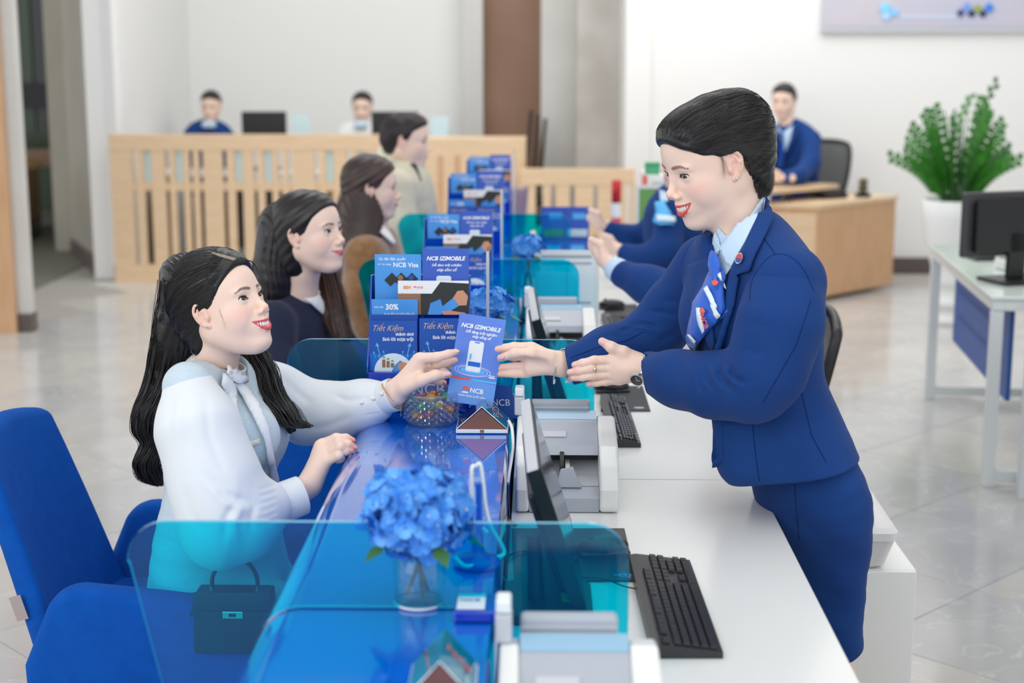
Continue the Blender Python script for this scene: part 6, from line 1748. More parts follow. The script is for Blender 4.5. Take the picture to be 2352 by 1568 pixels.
cup = cap(tuple(W(1205, 838, Yr - .030)), tuple(W(1245, 842, Yr - .032)), 0.016, 0.014)
f2_ = lambda P: smax(f_(P), -cup(P), 0.010)
tips = [p[-1] for p, r in rf] + [rth[0][-1]]
rh = world_sdf(teller, 'right_hand', f2_, p_, 0.032, 0.0013, M['skin'], skin_color(tips))
nail(rh, W(1152, 821, Yr - .0252) , W(1141, 826, Yr - .014) - W(1168, 816, Yr - .024), (0, -1, 0.2), 0.0145, 0.0100, M['nail'])
bc_ = W(1276, 838, Yr)
tb = MB().tube([bc_ + Vector((0.004 * math.sin(t), -0.0245 * math.cos(t), 0.0295 * math.sin(t))) for t in [2 * pi * i / 28 for i in range(29)]], 0.0010, 6, cap=False)
for k in range(5): tb.ball(tuple(W(1272 + 2 * (k % 2), 870 + 2.5 * k, Yr - .004)), 0.0022, 8)
tb.build('bracelet', M['silver'], rh)

Yl = 3.045
lf = [(PW([(1408, 826, Yl), (1365, 828, Yl - .006), (1338, 834, Yl - .002), (1320, 838, Yl + .003)]), [.0105, .0098, .0086, .0070]),
      (PW([(1406, 844, Yl), (1360, 846, Yl - .007), (1330, 851, Yl - .003), (1309, 855, Yl + .003)]), [.0103, .0097, .0085, .0068]),
      (PW([(1408, 860, Yl), (1365, 862, Yl - .006), (1338, 866, Yl - .002), (1316, 868, Yl + .003)]), [.0100, .0092, .0080, .0066]),
      (PW([(1420, 872, Yl + .004), (1392, 876, Yl), (1372, 879, Yl + .003), (1352, 882, Yl + .006)]), [.0090, .0082, .0072, .0060])]
lth = (PW([(1462, 826, Yl + .002), (1432, 809, Yl - .004), (1404, 797, Yl - .006), (1383, 784, Yl - .002)]), [.0165, .0125, .0108, .0082])
f_, p_ = hand_sdf(W(1472, 848, Yl - .01), PW([(1412, 826, Yl), (1410, 843, Yl - .002), (1412, 859, Yl), (1424, 869, Yl + .003)]), lf, lth, W(1530, 862, Yl - .05), 0.0150, 0.0275)
tips = [p[-1] for p, r in lf] + [lth[0][-1]]; kn = [p[1] + Vector((0, -.009, 0)) for p, r in lf]
lh = world_sdf(teller, 'left_hand', f_, p_, 0.034, 0.0013, M['skin'], skin_color(tips, knuck=kn))
for (p, r), (px, py, L, wd) in zip(lf + [lth], [(1322, 836, .0165, .0098), (1312, 854, .0175, .0096), (1320, 867, .0170, .0092), (1355, 881, .0130, .0078), (1386, 786, .0150, .0108)]):
    tp, pv = Vector(p[-1]), Vector(p[-2]); ax = (tp - pv).normalized(); q = W(px, py, tp.y) ; q.y = tp.y - r[-1] * 1.16
    nail(lh, q + Vector((0, 0, 0.0006)), ax, (0, -1, 0.18), L, wd, M['nail'])
# ring and watch
rg = MB(); c = W(1367, 845.5, Yl - .0065)
for k in range(14):
    pass
ringpts = [c + Vector((0.0012 * math.cos(t), -0.0104 * math.cos(t), 0.0104 * math.sin(t))) for t in [2 * pi * i / 16 for i in range(17)]]
MB().tube(ringpts, 0.0009, 6, cap=False).build('ring', M['gold'], lh)
MB().ball(tuple(c + Vector((-0.001, -0.0118, 0.0))), (0.0036, 0.0022, 0.0036), 8).build('ring_stone', M['silver'], lh)
wc = W(1470, 852, Yl - .02); wt = [wc + Vector((0.010 * math.sin(t) * 0.6 + 0.003, -0.024 * math.cos(t), 0.030 * math.sin(t))) for t in [2 * pi * i / 30 for i in range(30)]]
wl = MB()
for i, p in enumerate(wt):
    q = wt[(i + 1) % 30]; wl.tube([p, p.lerp(q, 0.85)], 0.0036, 6, flat=1.6)
wl.build('watch_strap', M['silver'], lh)
wf = W(1463, 872, Yl - .043)
WM = Matrix.Translation(wf) @ Vector((-0.35, -0.8, -0.45)).normalized().to_track_quat('Z', 'Y').to_matrix().to_4x4()
wcase = MB().prism(circle(0, 0, 0.0150, 24), -0.004, 0.002, WM).build('watch_case', M['silver'], lh)
MB().prism(circle(0, 0, 0.0125, 24), 0.0022, 0.0026, WM).build('watch_dial', mat('dark_dial', srgb(28, 38, 36), 0.12, spec=0.8), wcase)
MB().box((-0.0005, 0, 0.0027), (0.0005, 0.009, 0.003), WM).box((0, -0.0005, 0.0027), (0.007, 0.0005, 0.003), WM).build('watch_hands', M['silver'], wcase)

# blazer: torso, far sleeve, near sleeve as separate cloth pieces
fwd = Vector((-math.cos(math.radians(30)), -math.sin(math.radians(30)), 0)); lft = Vector((math.sin(math.radians(30)), -math.cos(math.radians(30)), 0))
S_ = tuple(lft)
tt = etube([tuple(W(1712, 590, 2.98)), tuple(W(1728, 660, 2.97)), tuple(W(1736, 760, 2.96)), tuple(W(1757, 880, 2.96)), tuple(W(1784, 980, 2.96)), tuple(W(1816, 1085, 2.96))],
           S_, [0.100, 0.158, 0.160, 0.140, 0.150, 0.166], [0.068, 0.098, 0.106, 0.100, 0.112, 0.124], 0.03)
shn, shf = W(1806, 646, 2.82), W(1622, 612, 3.12)
yoke = chain([tuple(shf), tuple(W(1690, 566, 3.03)), tuple(W(1735, 556, 2.95)), tuple(shn)], [0.060, 0.050, 0.052, 0.066], 0.04)
bust = [ell(tuple(W(1672, 735, 2.90)), (0.058, 0.060, 0.066)), ell(tuple(W(1632, 725, 3.02)), (0.058, 0.056, 0.064))]
flapf = cap(tuple(W(1680, 930, 2.90)), tuple(W(1700, 1060, 2.88)), 0.035, 0.045)
hemc = half(tuple(W(1800, 1102, 2.85)), (0.20, 0.0, -1))
neckhole = cap(tuple(W(1695, 470, 2.97)), tuple(W(1688, 592, 2.955)), 0.064, 0.047)
tfold = fold_field([([(1716, 712), (1706, 750), (1694, 800)], 2.84, .0035, .007), ([(1728, 672), (1716, 700), (1712, 730)], 2.82, .004, .006), ([(1640, 870), (1652, 850), (1668, 790), (1672, 740)], 2.87, .0030, .009), ([(1655, 880), (1680, 840), (1700, 800)], 2.87, -.002, .008), ([(1610, 640), (1606, 690), (1618, 740)], 2.95, .002, .008), ([(1780, 960), (1840, 975), (1905, 960)], 2.86, .0015, .012), ([(1800, 1000), (1850, 1010), (1900, 1000)], 2.85, .0015, .012)])
def ftors(P):
    d = smin(tt(P), yoke(P), 0.06)
    for b in bust: d = smin(d, b(P), 0.05)
    d = smin(d, flapf(P), 0.06)
    d = d + tfold(P)
    d = smax(d, hemc(P), 0.004)
    return smax(d, -neckhole(P), 0.006)
blazer = world_sdf(teller, 'blazer', ftors, [tuple(W(1560, 520, 3.2)), tuple(W(2010, 1130, 2.75))], 0.05, 0.0045, M['navy'])
# far sleeve (her right arm)
fa = [shf, W(1545, 715, 3.19), W(1500, 772, 3.20), W(1400, 808, 3.16), W(1312, 838, 3.13)]
fsl = chain([tuple(p) for p in fa], [0.066, 0.060, 0.058, 0.050, 0.042], 0.03)
fcut = half(tuple(W(1308, 838, 3.13)), (-1.0, 0.1, -0.25)); fhol = cap(tuple(W(1240, 845, 3.12)), tuple(W(1345, 828, 3.14)), 0.036, 0.034)
ffold = fold_field([([(1448, 745), (1480, 744), (1515, 752)], 3.14, .0045, .0055), ([(1418, 762), (1450, 754), (1480, 762)], 3.13, .004, .005), ([(1490, 715), (1525, 716), (1568, 728)], 3.13, .0045, .006), ([(1360, 788), (1400, 772), (1440, 772)], 3.12, .0025, .006), ([(1440, 753), (1475, 752), (1510, 762)], 3.13, -.0035, .005), ([(1520, 690), (1550, 690), (1580, 700)], 3.12, .003, .008), ([(1500, 790), (1540, 770), (1580, 740)], 3.14, .003, .008)])
def ffs(P):
    d = fsl(P) + ffold(P)
    return smax(smax(d, fcut(P), 0.003), -fhol(P), 0.002)
sleeve_r = world_sdf(teller, 'right_sleeve', ffs, [tuple(p) for p in fa], 0.075, 0.0033, M['navy'])
cuffp = [W(1330, 832, 3.135), W(1303, 839, 3.13)]
cf = cap(tuple(cuffp[0]), tuple(cuffp[1]), 0.036, 0.037); cfi = cap(tuple(W(1360, 828, 3.14)), tuple(W(1260, 846, 3.12)), 0.0345, 0.0345)
cc1 = half(tuple(W(1292, 842, 3.13)), (-1.0, 0.1, -0.18))
cuff_r = world_sdf(teller, 'shirt_cuff', lambda P: smax(smax(cf(P), cc1(P), 0.002), -cfi(P), 0.001), [tuple(p) for p in cuffp], 0.045, 0.0018, M['shirt_blue'])
# near sleeve (her left arm)
na = [shn + Vector((0.005, 0.012, -0.004)), W(1792, 740, 2.79), W(1766, 840, 2.785), W(1728, 892, 2.80), W(1640, 884, 2.86), W(1560, 870, 2.93), W(1492, 853, 3.00)]
nsl = chain([tuple(p) for p in na], [0.071, 0.070, 0.064, 0.055, 0.055, 0.048, 0.041], 0.05)
ncut = half(tuple(W(1478, 850, 3.01)), (-1.0, 0.1, -0.20)); nhol = cap(tuple(W(1430, 846, 3.03)), tuple(W(1540, 862, 2.96)), 0.037, 0.036)
nfold = fold_field([([(1622, 838), (1624, 868), (1642, 900)], 2.86, .0045, .0055), ([(1650, 836), (1660, 870), (1692, 904)], 2.83, .0050, .0055), ([(1672, 834), (1686, 868), (1716, 880)], 2.80, .0055, .0055), ([(1606, 850), (1606, 884), (1624, 914)], 2.87, .003, .006), ([(1700, 800), (1735, 812), (1770, 800)], 2.75, .002, .009),
    ([(1636, 838), (1640, 872), (1664, 906)], 2.85, -.0040, .0060), ([(1664, 834), (1674, 866), (1704, 892)], 2.82, -.0045, .0060), ([(1560, 850), (1580, 880), (1610, 925)], 2.9, .002, .010), ([(1725, 700), (1750, 690), (1790, 705)], 2.76, .0018, .008), ([(1712, 745), (1740, 740), (1770, 760)], 2.76, .0018, .009)])
def fns(P):
    d = nsl(P) + nfold(P) + 0.0012 * np.sin(46 * P[:, 0] + 30 * P[:, 2] + 60 * P[:, 1])
    return smax(smax(d, ncut(P), 0.003), -nhol(P), 0.002)
sleeve_l = world_sdf(teller, 'left_sleeve', fns, [tuple(p) for p in na], 0.085, 0.0035, M['navy'])
# skirt
hp = [W(1836, 1060, 2.97), W(1864, 1140, 2.97), W(1874, 1230, 2.98), W(1872, 1340, 2.98), W(1874, 1500, 2.98), W(1874, 1600, 2.98)]
sk1 = etube([tuple(p) for p in hp], S_, [0.140, 0.152, 0.140, 0.128, 0.118, 0.116], [0.085, 0.086, 0.076, 0.070, 0.067, 0.066], 0.03)
scut = half(tuple(W(1950, 1494, 2.93)), (0.5, 0, -1))
skirt = world_sdf(teller, 'skirt', lambda P: smax(sk1(P) + 0.0012 * np.sin(60 * P[:, 2] + 50 * P[:, 0]), scut(P), 0.004), [tuple(p) for p in hp], 0.2, 0.005, M['navy'])
for sd_ in (-1, 1):
    k0 = W(1864, 1500, 2.98) + lft * 0.050 * sd_; foot = Vector((k0.x - 0.005, k0.y, 0.0))
    lg_ = chain([tuple(k0 + Vector((0, 0, 0.1))), tuple(k0 + Vector((0.005, 0, -0.03))), (foot.x, foot.y, 0.30), (foot.x, foot.y, 0.09)], [0.046, 0.045, 0.042, 0.028], 0.03)
    world_sdf(teller, 'leg', lg_, [tuple(k0 + Vector((0, 0, 0.1))), (foot.x, foot.y, 0.09)], 0.075, 0.006, M['skin'], skin_color([]))
    shoe = uni(0.02, cap((foot.x + .01, foot.y, 0.055), (foot.x - 0.13, foot.y, 0.028), 0.034, 0.028), cap((foot.x + 0.02, foot.y, 0.05), (foot.x + .025, foot.y, 0.012), 0.022, 0.012))
    world_sdf(teller, 'shoe', shoe, [(foot.x + 0.04, foot.y, 0.0), (foot.x - 0.15, foot.y, 0.06)], 0.04, 0.004, M['black'])

# details laid on the cloth
bj = bvh_of(blazer, t_head)
collar_skin = bvh_of(blazer, t_head)
shirt = applique('shirt_front', bj, [(1650, 520), (1668, 540), (1690, 540), (1714, 512), (1742, 460), (1738, 496), (1716, 560), (1680, 618), (1664, 640), (1640, 610), (1644, 560)], M['shirt_blue'], teller, off=0.004, step=7)
sc2 = applique('shirt_collar', bj, [(1743, 456), (1722, 488), (1694, 528), (1662, 572), (1676, 604), (1690, 612), (1718, 560), (1740, 505)], M['shirt_blue'], teller, off=0.011, step=6, th=0.003)
sc3 = applique('shirt_collar', bj, [(1647, 528), (1643, 580), (1641, 605), (1652, 590), (1662, 572), (1656, 548)], M['shirt_blue'], teller, off=0.009, step=6, th=0.003)
la1 = applique('lapel', bj, cpoly([(1748, 452), (1772, 500), (1762, 540), (1740, 590), (1728, 624)], 4) + [(1712, 628), (1700, 632), (1704, 640), (1690, 700), (1665, 770), (1652, 812), (1644, 800), (1662, 740), (1676, 660), (1690, 612), (1722, 556), (1742, 500)], M['navy'], teller, off=0.010, step=8, th=0.004)
la2 = applique('lapel', bj, [(1636, 530), (1612, 548), (1607, 560), (1618, 580), (1628, 594), (1586, 612), (1590, 680), (1604, 735), (1640, 800), (1645, 790), (1634, 700), (1640, 610), (1642, 560)], M['navy'], teller, off=0.008, step=8, th=0.004)
scf = [applique('scarf', bj, cpoly([(1653, 572), (1664, 586), (1662, 606), (1650, 612), (1642, 596)], 4), M['shirt_blue'] if False else None, teller, off=0.022, step=5, th=0.004)] if False else []
M['scarf'] = mat('royal_blue_silk', srgb(26, 98, 206), 0.45, vary=(14, srgb(18, 84, 190), 2), sheen=0.2)
knot = applique('scarf_knot', bj, cpoly([(1648, 576), (1662, 584), (1672, 612), (1668, 640), (1655, 660), (1646, 640), (1644, 604)], 3), M['scarf'], teller, off=0.018, step=5, th=0.006, bulge=0.010)
tail = applique('scarf_tail', bj, [(1655, 636), (1672, 616), (1678, 640), (1669, 660), (1670, 712), (1650, 742), (1638, 752), (1612, 790), (1604, 792), (1596, 774), (1605, 700), (1625, 668), (1636, 640), (1646, 618)], M['scarf'], teller, off=0.014, step=7, th=0.003, bulge=0.006)
tail2 = applique('scarf_tail', bj, [(1606, 702), (1592, 740), (1585, 770), (1588, 788), (1607, 800), (1611, 788), (1598, 776), (1600, 730)], M['scarf'], teller, off=0.010, step=7, th=0.003, bulge=0.003)
bs = bvh_of(tail, tail2, blazer)
def dec(nm, poly, m, off=0.0012, par=None, bv=None, step=6): return applique(nm, bv or bs, poly, m, par or teller, off=off, step=step, th=0.0006)
for pl in ([(1622, 668), (1630, 660), (1644, 690), (1648, 708), (1640, 706)], [(1652, 636), (1658, 630), (1668, 646), (1673, 668), (1668, 664)], [(1636, 700), (1644, 706), (1658, 728), (1650, 736), (1640, 722)], [(1606, 708), (1614, 708), (1622, 756), (1616, 764), (1608, 734)], [(1587, 768), (1592, 766), (1609, 784), (1607, 792)]):
    dec('stripe', pl, M['print_pale'], 0.0085, tail)
for pl in ([(1640, 652), (1646, 646), (1652, 654), (1647, 662), (1641, 660)], [(1614, 712), (1620, 708), (1626, 716), (1622, 722), (1616, 720)]):
    dec('scarf_emblem', pl, M['print_red'], 0.0095, tail)
def text_on(s, px, py, hgt, m, parent, bv, ang=0.0, off=0.009):
    p, n = hit(bv, px, py)
    if p is None: return
    right = (CAM_R @ Vector((1, 0, 0))); r_ = (right - n * right.dot(n)).normalized(); u_ = n.cross(r_)
    m4 = Matrix((r_, u_, n)).transposed().to_4x4() @ Matrix.Rotation(ang, 4, 'Z'); m4.translation = p + n * off
    o = text(s, hgt, m, None, 0, 0, 0, bold=0.02); o.parent = parent; o.matrix_world = m4
text_on('NCB', 1623, 735, 0.014, M['print_red'], tail, bs, -1.15, 0.0115)
# pin, name tag, pocket, seams
pinp, pinn = hit(bvh_of(blazer), 1712, 598)
if pinp is None: print('NO PIN HIT', len(blazer.data.vertices)); pinp, pinn = W(1712, 598, 2.85), Vector((0, -1, 0))
PM = Matrix.Translation(pinp + pinn * 0.0145) @ pinn.to_track_quat('Z', 'Y').to_matrix().to_4x4()
pin = MB().prism(circle(0, 0, 0.0105, 24), 0, 0.0015, PM).build('lapel_pin', M['silver'], teller)
MB().prism(circle(0, 0.0, 0.0092, 24, a0=0, a1=pi), 0.0016, 0.002, PM).build('enamel', mat('red_enamel', srgb(214, 44, 44), 0.2), pin)
MB().prism(circle(0, 0.0, 0.0092, 24, a0=pi, a1=2 * pi), 0.0016, 0.002, PM).build('enamel', mat('blue_enamel', srgb(30, 70, 140), 0.2), pin)
bt = bvh_of(blazer)
bl_ = bvh_of(sleeve_l, blazer)
nt_ = applique('name_tag', bs, [(1655, 736), (1672, 708), (1676, 714), (1668, 730), (1664, 728)], M['scarf'], teller, off=0.010, step=6)
fl1 = applique('front_flap', bj, [(1640, 822), (1656, 826), (1660, 1010), (1661, 1056), (1648, 1072), (1638, 1074), (1640, 960), (1644, 900)], M['navy'], teller, off=0.002, step=10, th=0.004)
pk = applique('pocket_welt', bt, [(1745, 911), (1816, 902), (1817, 912), (1748, 926)], M['navy'], teller, off=0.0025, step=8, th=0.003)
seam('pocket_seam', bvh_of(pk, blazer), [(1740, 919), (1816, 907)], M['seam'], pk, 0.0008)
for pts in ([(1710, 945), (1728, 960), (1734, 1030), (1744, 1104)], [(1826, 820), (1836, 880), (1864, 1000), (1898, 1062)], ):
    seam('seam', bt, pts, M['seam'], blazer)
bsl = bvh_of(sleeve_l)
seam('seam', bl_, cpoly([(1722, 690), (1726, 650), (1742, 618), (1770, 588), (1800, 584), (1830, 600), (1852, 630), (1870, 670)], 3), M['seam'], sleeve_l)
seam('seam', bsl, [(1862, 690), (1830, 790), (1790, 860), (1752, 925)], M['seam'], sleeve_l)
seam('seam', bvh_of(blazer, sleeve_l), [(1750, 540), (1782, 586)], M['seam'], blazer)
seam('seam', bvh_of(sleeve_r), [(1310, 822), (1380, 795), (1440, 782), (1478, 762)], M['seam'], sleeve_r)
seam('seam', bvh_of(skirt), [(1826, 1110), (1828, 1160), (1836, 1240)], M['seam'], skirt)

rebase(teller, (W(1888, 1500, 2.98).x, 2.98, 0))
# ================================================================ the seated woman in white
cust = empty('person', (0, 0, 0), 0, 'smiling seated woman with long wavy black hair in white blouse and pale tweed dress', 'person')
CH = Head(smile=1.0, eyes=(0.0050, 0.0032), lip=lin(214, 62, 84), brow=lin(84, 62, 56))
cR = head_matrix(math.radians(-23), math.radians(23), 0)
cS = 0.905
cC = W(557, 688, 2.95) - cR @ Vector((0.078, -0.0345, 0.0)) * cS
c_head, cMW = build_head(cust, CH, cC, cR, W(494, 858, 3.035), neck_r=0.047, gaze=(1, -0.18, 0.10), stud=1, scale=cS)
c_hm = hair_material('black_wavy_hair', srgb(20, 18, 20), 0.3, (0.4, 55, 55), 0.5)
c_hair = hair_cap(cust, cMW, 'hair', [((-0.022, 0, 0.046), (0.106, 0.084, 0.100)), ((-0.075, 0, -0.01), (0.050, 0.062, 0.085)), ((0.034, 0.0, 0.066), (0.055, 0.064, 0.052))],
    [(-0.2, -0.125), (-0.045, -0.125), (-0.032, -0.04), (-0.022, 0.002), (0.000, 0.002), (0.022, 0.000), (0.036, 0.012), (0.052, 0.040), (0.075, 0.066), (0.092, 0.082), (0.12, 0.10)], c_hm, k=0.03,
    groove=lambda P: 0.0009 * np.sin(230 * (P[:, 2] - 0.75 * P[:, 0] + 0.4 * np.abs(P[:, 1])) + 4 * np.sin(22 * P[:, 0])))
def HC(x, y, z): return cMW @ Vector((x, y, z))
bh = bvh_of(c_hair)
applique('parting', bh, [(478, 577), (500, 582), (530, 590), (543, 594), (536, 599), (515, 593), (494, 586)], mat('scalp', srgb(150, 132, 120), 0.6), c_hair if False else cust, off=0.0012, step=5, th=0.0005)
mb = MB(); rnd = random.Random(8)
for k in range(9):
    lock(mb, [HC(0.034 + .008 * rnd.random(), -0.066, 0.012), HC(0.026 + .01 * rnd.random(), -0.0675, -0.012), HC(0.030 + .012 * rnd.random(), -0.0655, -0.035 - 0.02 * rnd.random())], 0.00014, 4)
    lock(mb, [HC(0.075, 0.012, 0.088), HC(0.090, 0.03 + .006 * rnd.random(), 0.075), HC(0.088 + .004 * rnd.random(), 0.045, 0.055 - 0.02 * rnd.random())], 0.0006, 4)
mb.build('loose_hair', c_hm, cust)['kind'] = 'stuff'
strands(cust, 'combed_strands', c_hair, cMW, c_hm, [(0.062, -0.012, 0.135), (0.075, -0.030, 0.095), (0.066, -0.052, 0.060), (0.042, -0.070, 0.020), (0.00, -0.085, 0.004)], [(-0.11, -0.015, 0.07), (-0.125, -0.02, 0.04), (-0.125, -0.03, 0.02), (-0.12, -0.04, 0.0), (-0.10, -0.05, -0.03)], 520, 0.0011, sag=-0.08)
strands(cust, 'crown_strands', c_hair, cMW, c_hm, [(0.06, -0.01, 0.14), (0.085, 0.03, 0.09)], [(-0.10, 0.02, 0.09), (-0.10, 0.06, 0.05)], 260, 0.0011, seed=5)
bpath = [W(425, 640, 3.04), W(412, 740, 3.07), W(398, 820, 3.08), W(378, 890, 3.08), W(352, 950, 3.06), W(352, 1000, 3.05), W(330, 1050, 3.05), W(352, 1100, 3.05)]
hair_mass(cust, 'long_hair', c_hm, bpath, [0.050, 0.047, 0.043, 0.036, 0.024, 0.016, 0.010, 0.006], [0.062, 0.058, 0.050, 0.042, 0.030, 0.022, 0.014, 0.008], (1, 0, 0), 0.0028, 0.6)
bundle(cust, 'wavy_locks', c_hm, [W(422, 640, 3.02), W(410, 730, 3.06), W(398, 810, 3.07), W(382, 880, 3.07), W(356, 935, 3.05), W(346, 985, 3.04), W(352, 1020, 3.04), W(330, 1060, 3.04), W(345, 1095, 3.05), W(372, 1112, 3.05)], [0.046, 0.048, 0.048, 0.045, 0.038, 0.032, 0.028, 0.026, 0.026, 0.014], 110, 0.0050, 0.006, 1.6, 5, 1.0, 0.9)
fpath = [W(545, 745, 3.12), W(575, 800, 3.13), W(600, 850, 3.11), W(625, 905, 3.08), W(648, 950, 3.05), W(668, 985, 3.03)]
hair_mass(cust, 'front_lock', c_hm, fpath, [0.017, 0.024, 0.028, 0.028, 0.020, 0.008], [0.014, 0.021, 0.024, 0.022, 0.016, 0.008], (1, 0, 0), 0.0028, 0.4)
bundle(cust, 'front_curls', c_hm, [W(548, 745, 3.10), W(576, 800, 3.10), W(602, 850, 3.08), W(618, 895, 3.05), W(648, 940, 3.02), W(668, 975, 3.01), W(694, 978, 3.01), W(696, 968, 3.01)], [0.022, 0.026, 0.032, 0.034, 0.032, 0.026, 0.016, 0.010], 80, 0.0046, 0.006, 1.6, 6, 1.0, 0.6)
# torso: tweed bodice and skirt
cf_ = Vector((math.cos(math.radians(-26)), math.sin(math.radians(-26)), 0)); cl_ = Vector((-cf_.y, cf_.x, 0)); CS = tuple(cl_)
M['tweed'] = mat('pale_blue_tweed', srgb(208, 222, 230), 0.9, sheen=0.2, vary=(160, srgb(190, 210, 222), 4, (1, 1, 3)), bump=(420, 0.8, 0.0014, (1, 1, 0.5)))
c1 = etube([tuple(W(500, 895, 3.04)), tuple(W(500, 930, 3.04)), tuple(W(512, 1000, 3.03)), tuple(W(505, 1120, 3.02)), tuple(W(500, 1230, 3.02)), tuple(W(505, 1370, 3.04))],
           CS, [0.088, 0.140, 0.160, 0.135, 0.160, 0.182], [0.050, 0.086, 0.098, 0.094, 0.108, 0.132], 0.03)
b1 = [ell(tuple(W(575, 1000, 2.955)), (0.060, 0.056, 0.062)), ell(tuple(W(603, 990, 3.05)), (0.052, 0.052, 0.060))]
csn, csf = W(432, 888, 2.90), W(580, 858, 3.17)
cy = chain([tuple(csn), tuple(W(474, 872, 3.00)), tuple(W(520, 866, 3.07)), tuple(csf)], [0.050, 0.036, 0.036, 0.046], 0.03)
kn_ = [W(520, 1395, 2.96), W(690, 1430, 2.90)]; kf_ = [W(530, 1380, 3.10), W(700, 1400, 3.12)]
th1 = chain([tuple(p) for p in kn_], [0.088, 0.068], 0.03); th2 = chain([tuple(p) for p in kf_], [0.086, 0.068], 0.03)
cneck = cap(tuple(W(500, 770, 3.03)), tuple(W(498, 852, 3.035)), 0.068, 0.060)
def fb(P):
    d = smin(c1(P), cy(P), 0.05)
    for b in b1: d = smin(d, b(P), 0.045)
    d = smin(smin(d, th1(P), 0.05), th2(P), 0.05)
    d = smax(d, -(P[:, 2] - 2) , 0.01) if False else d
    return smax(d, -cneck(P), 0.005)
dress = world_sdf(cust, 'tweed_dress', fb, [tuple(W(360, 800, 3.2)), tuple(W(345, 1500, 2.85)), tuple(W(720, 1450, 2.85)), tuple(W(600, 830, 3.2))], 0.07, 0.0045, M['tweed'])
# high white collar and bow
ccol = etube([tuple(W(496, 858, 3.035)), tuple(W(507, 832, 3.03))], (0, 1, 0), [0.066, 0.055], [0.066, 0.054], 0.01); cci = cap(tuple(W(492, 870, 3.04)), tuple(W(518, 790, 3.02)), 0.056, 0.047)
ctop = half(tuple(W(508, 832, 3.03)), (0.28, 0, 1)); cbot = half(tuple(W(492, 866, 3.035)), (-0.25, 0, -1))
collar = world_sdf(cust, 'blouse_collar', lambda P: smax(smax(smax(ccol(P), ctop(P), 0.003), cbot(P), 0.003), -cci(P), 0.002), [tuple(W(500, 845, 3.03))], 0.085, 0.0022, M['white_cloth'])
bd = bvh_of(dress, collar)
applique('bow_tail', bd, cpoly([(500, 862), (520, 872), (536, 905), (548, 945), (558, 978), (548, 976), (524, 962), (514, 920), (496, 885)], 3), M['white_cloth'], cust, off=0.014, step=7, th=0.004, bulge=0.008)
applique('bow_band', bd, [(536, 868), (560, 890), (590, 930), (612, 980), (622, 1040), (634, 1120), (628, 1128), (618, 1120), (612, 1060), (604, 1010), (580, 960), (552, 915), (530, 885)], M['white_cloth'], cust, off=0.010, step=7, th=0.004, bulge=0.006)
bk_ = applique('bow_knot', bd, cpoly([(512, 845), (535, 850), (552, 872), (540, 888), (520, 880), (505, 862)], 3), M['white_cloth'], cust, off=0.020, step=6, th=0.006, bulge=0.006)
tr_ = applique('chest_trim', bd, [(522, 1022), (545, 1019), (572, 1013), (596, 1006), (598, 1018), (572, 1027), (545, 1032), (524, 1035)], mat('cream_braid', srgb(234, 230, 212), 0.8, bump=(500, 0.9, 0.0012)), cust, off=0.003, step=6, th=0.002)
p_, n_ = hit(bd, 572, 1020); MB().ball(tuple(p_ + n_ * 0.007), 0.0055, 12).build('pearl_button', mat('pearl', srgb(238, 236, 226), 0.15, spec=0.8), tr_)
mb = MB(); rnd = random.Random(4); bvk = bvh_of(bk_)
for k in range(26):
    q, nn = hit(bvk, 520 + 14 * rnd.random(), 852 + 24 * rnd.random())
    if q is not None: mb.ball(tuple(q + nn * 0.002), 0.0017, 6)
mb.build('brooch', M['silver'], cust)['kind'] = 'stuff'
# near sleeve: full, gathered into a deep cuff
ns = [csn + Vector((0.004, 0.0, -0.012)), W(455, 985, 2.86), W(494, 1105, 2.83), W(520, 1186, 2.81), W(560, 1190, 2.82), W(625, 1162, 2.86)]
nsf = chain([tuple(p) for p in ns], [0.052, 0.073, 0.080, 0.078, 0.056, 0.040], 0.05)
sag = cap(tuple(W(500, 1235, 2.80)), tuple(W(560, 1215, 2.81)), 0.052, 0.040)
ncf = fold_field([([(400, 880), (392, 960), (396, 1050)], 2.80, .0025, .009), ([(430, 880), (425, 960), (440, 1060)], 2.79, .002, .009), ([(470, 900), (480, 1000), (520, 1100)], 2.79, .0025, .009),
                  ([(462, 1075), (515, 1135), (590, 1158)], 2.77, .0035, .008), ([(470, 1100), (520, 1158), (585, 1176)], 2.77, -.0030, .008), ([(545, 1148), (518, 1190), (515, 1250)], 2.77, .0040, .007), ([(560, 1158), (540, 1200), (545, 1250)], 2.77, -.0035, .007), ([(590, 1150), (575, 1190), (580, 1230)], 2.78, .0025, .007), ([(420, 1100), (440, 1180), (480, 1240)], 2.78, .003, .010)] +
                 [([(640, 1110 + 16 * k), (615, 1118 + 17 * k), (590, 1124 + 17 * k)], 2.82, .0012, .0032) for k in range(6)])
def fnsl(P): return smin(nsf(P), sag(P), 0.05) + ncf(P)
sleeve_n = world_sdf(cust, 'right_sleeve', fnsl, [tuple(p) for p in ns], 0.10, 0.0038, M['white_cloth'])
cu = [W(622, 1164, 2.865), W(694, 1136, 2.90)]
cuo = etube([tuple(p) for p in cu], (0, 0, 1), [0.041, 0.0395], [0.038, 0.0375], 0.01); cui = cap(tuple(W(660, 1150, 2.88)), tuple(W(740, 1115, 2.93)), 0.0325, 0.0345)
ax_ = (cu[1] - cu[0]).normalized(); ce = half(tuple(cu[1]), tuple(ax_)); cb_ = half(tuple(cu[0]), tuple(-ax_))
world_sdf(cust, 'right_cuff', lambda P: smax(smax(smax(cuo(P), ce(P), 0.002), cb_(P), 0.002), -cui(P), 0.001), [tuple(p) for p in cu], 0.05, 0.0016, M['white_cloth'])
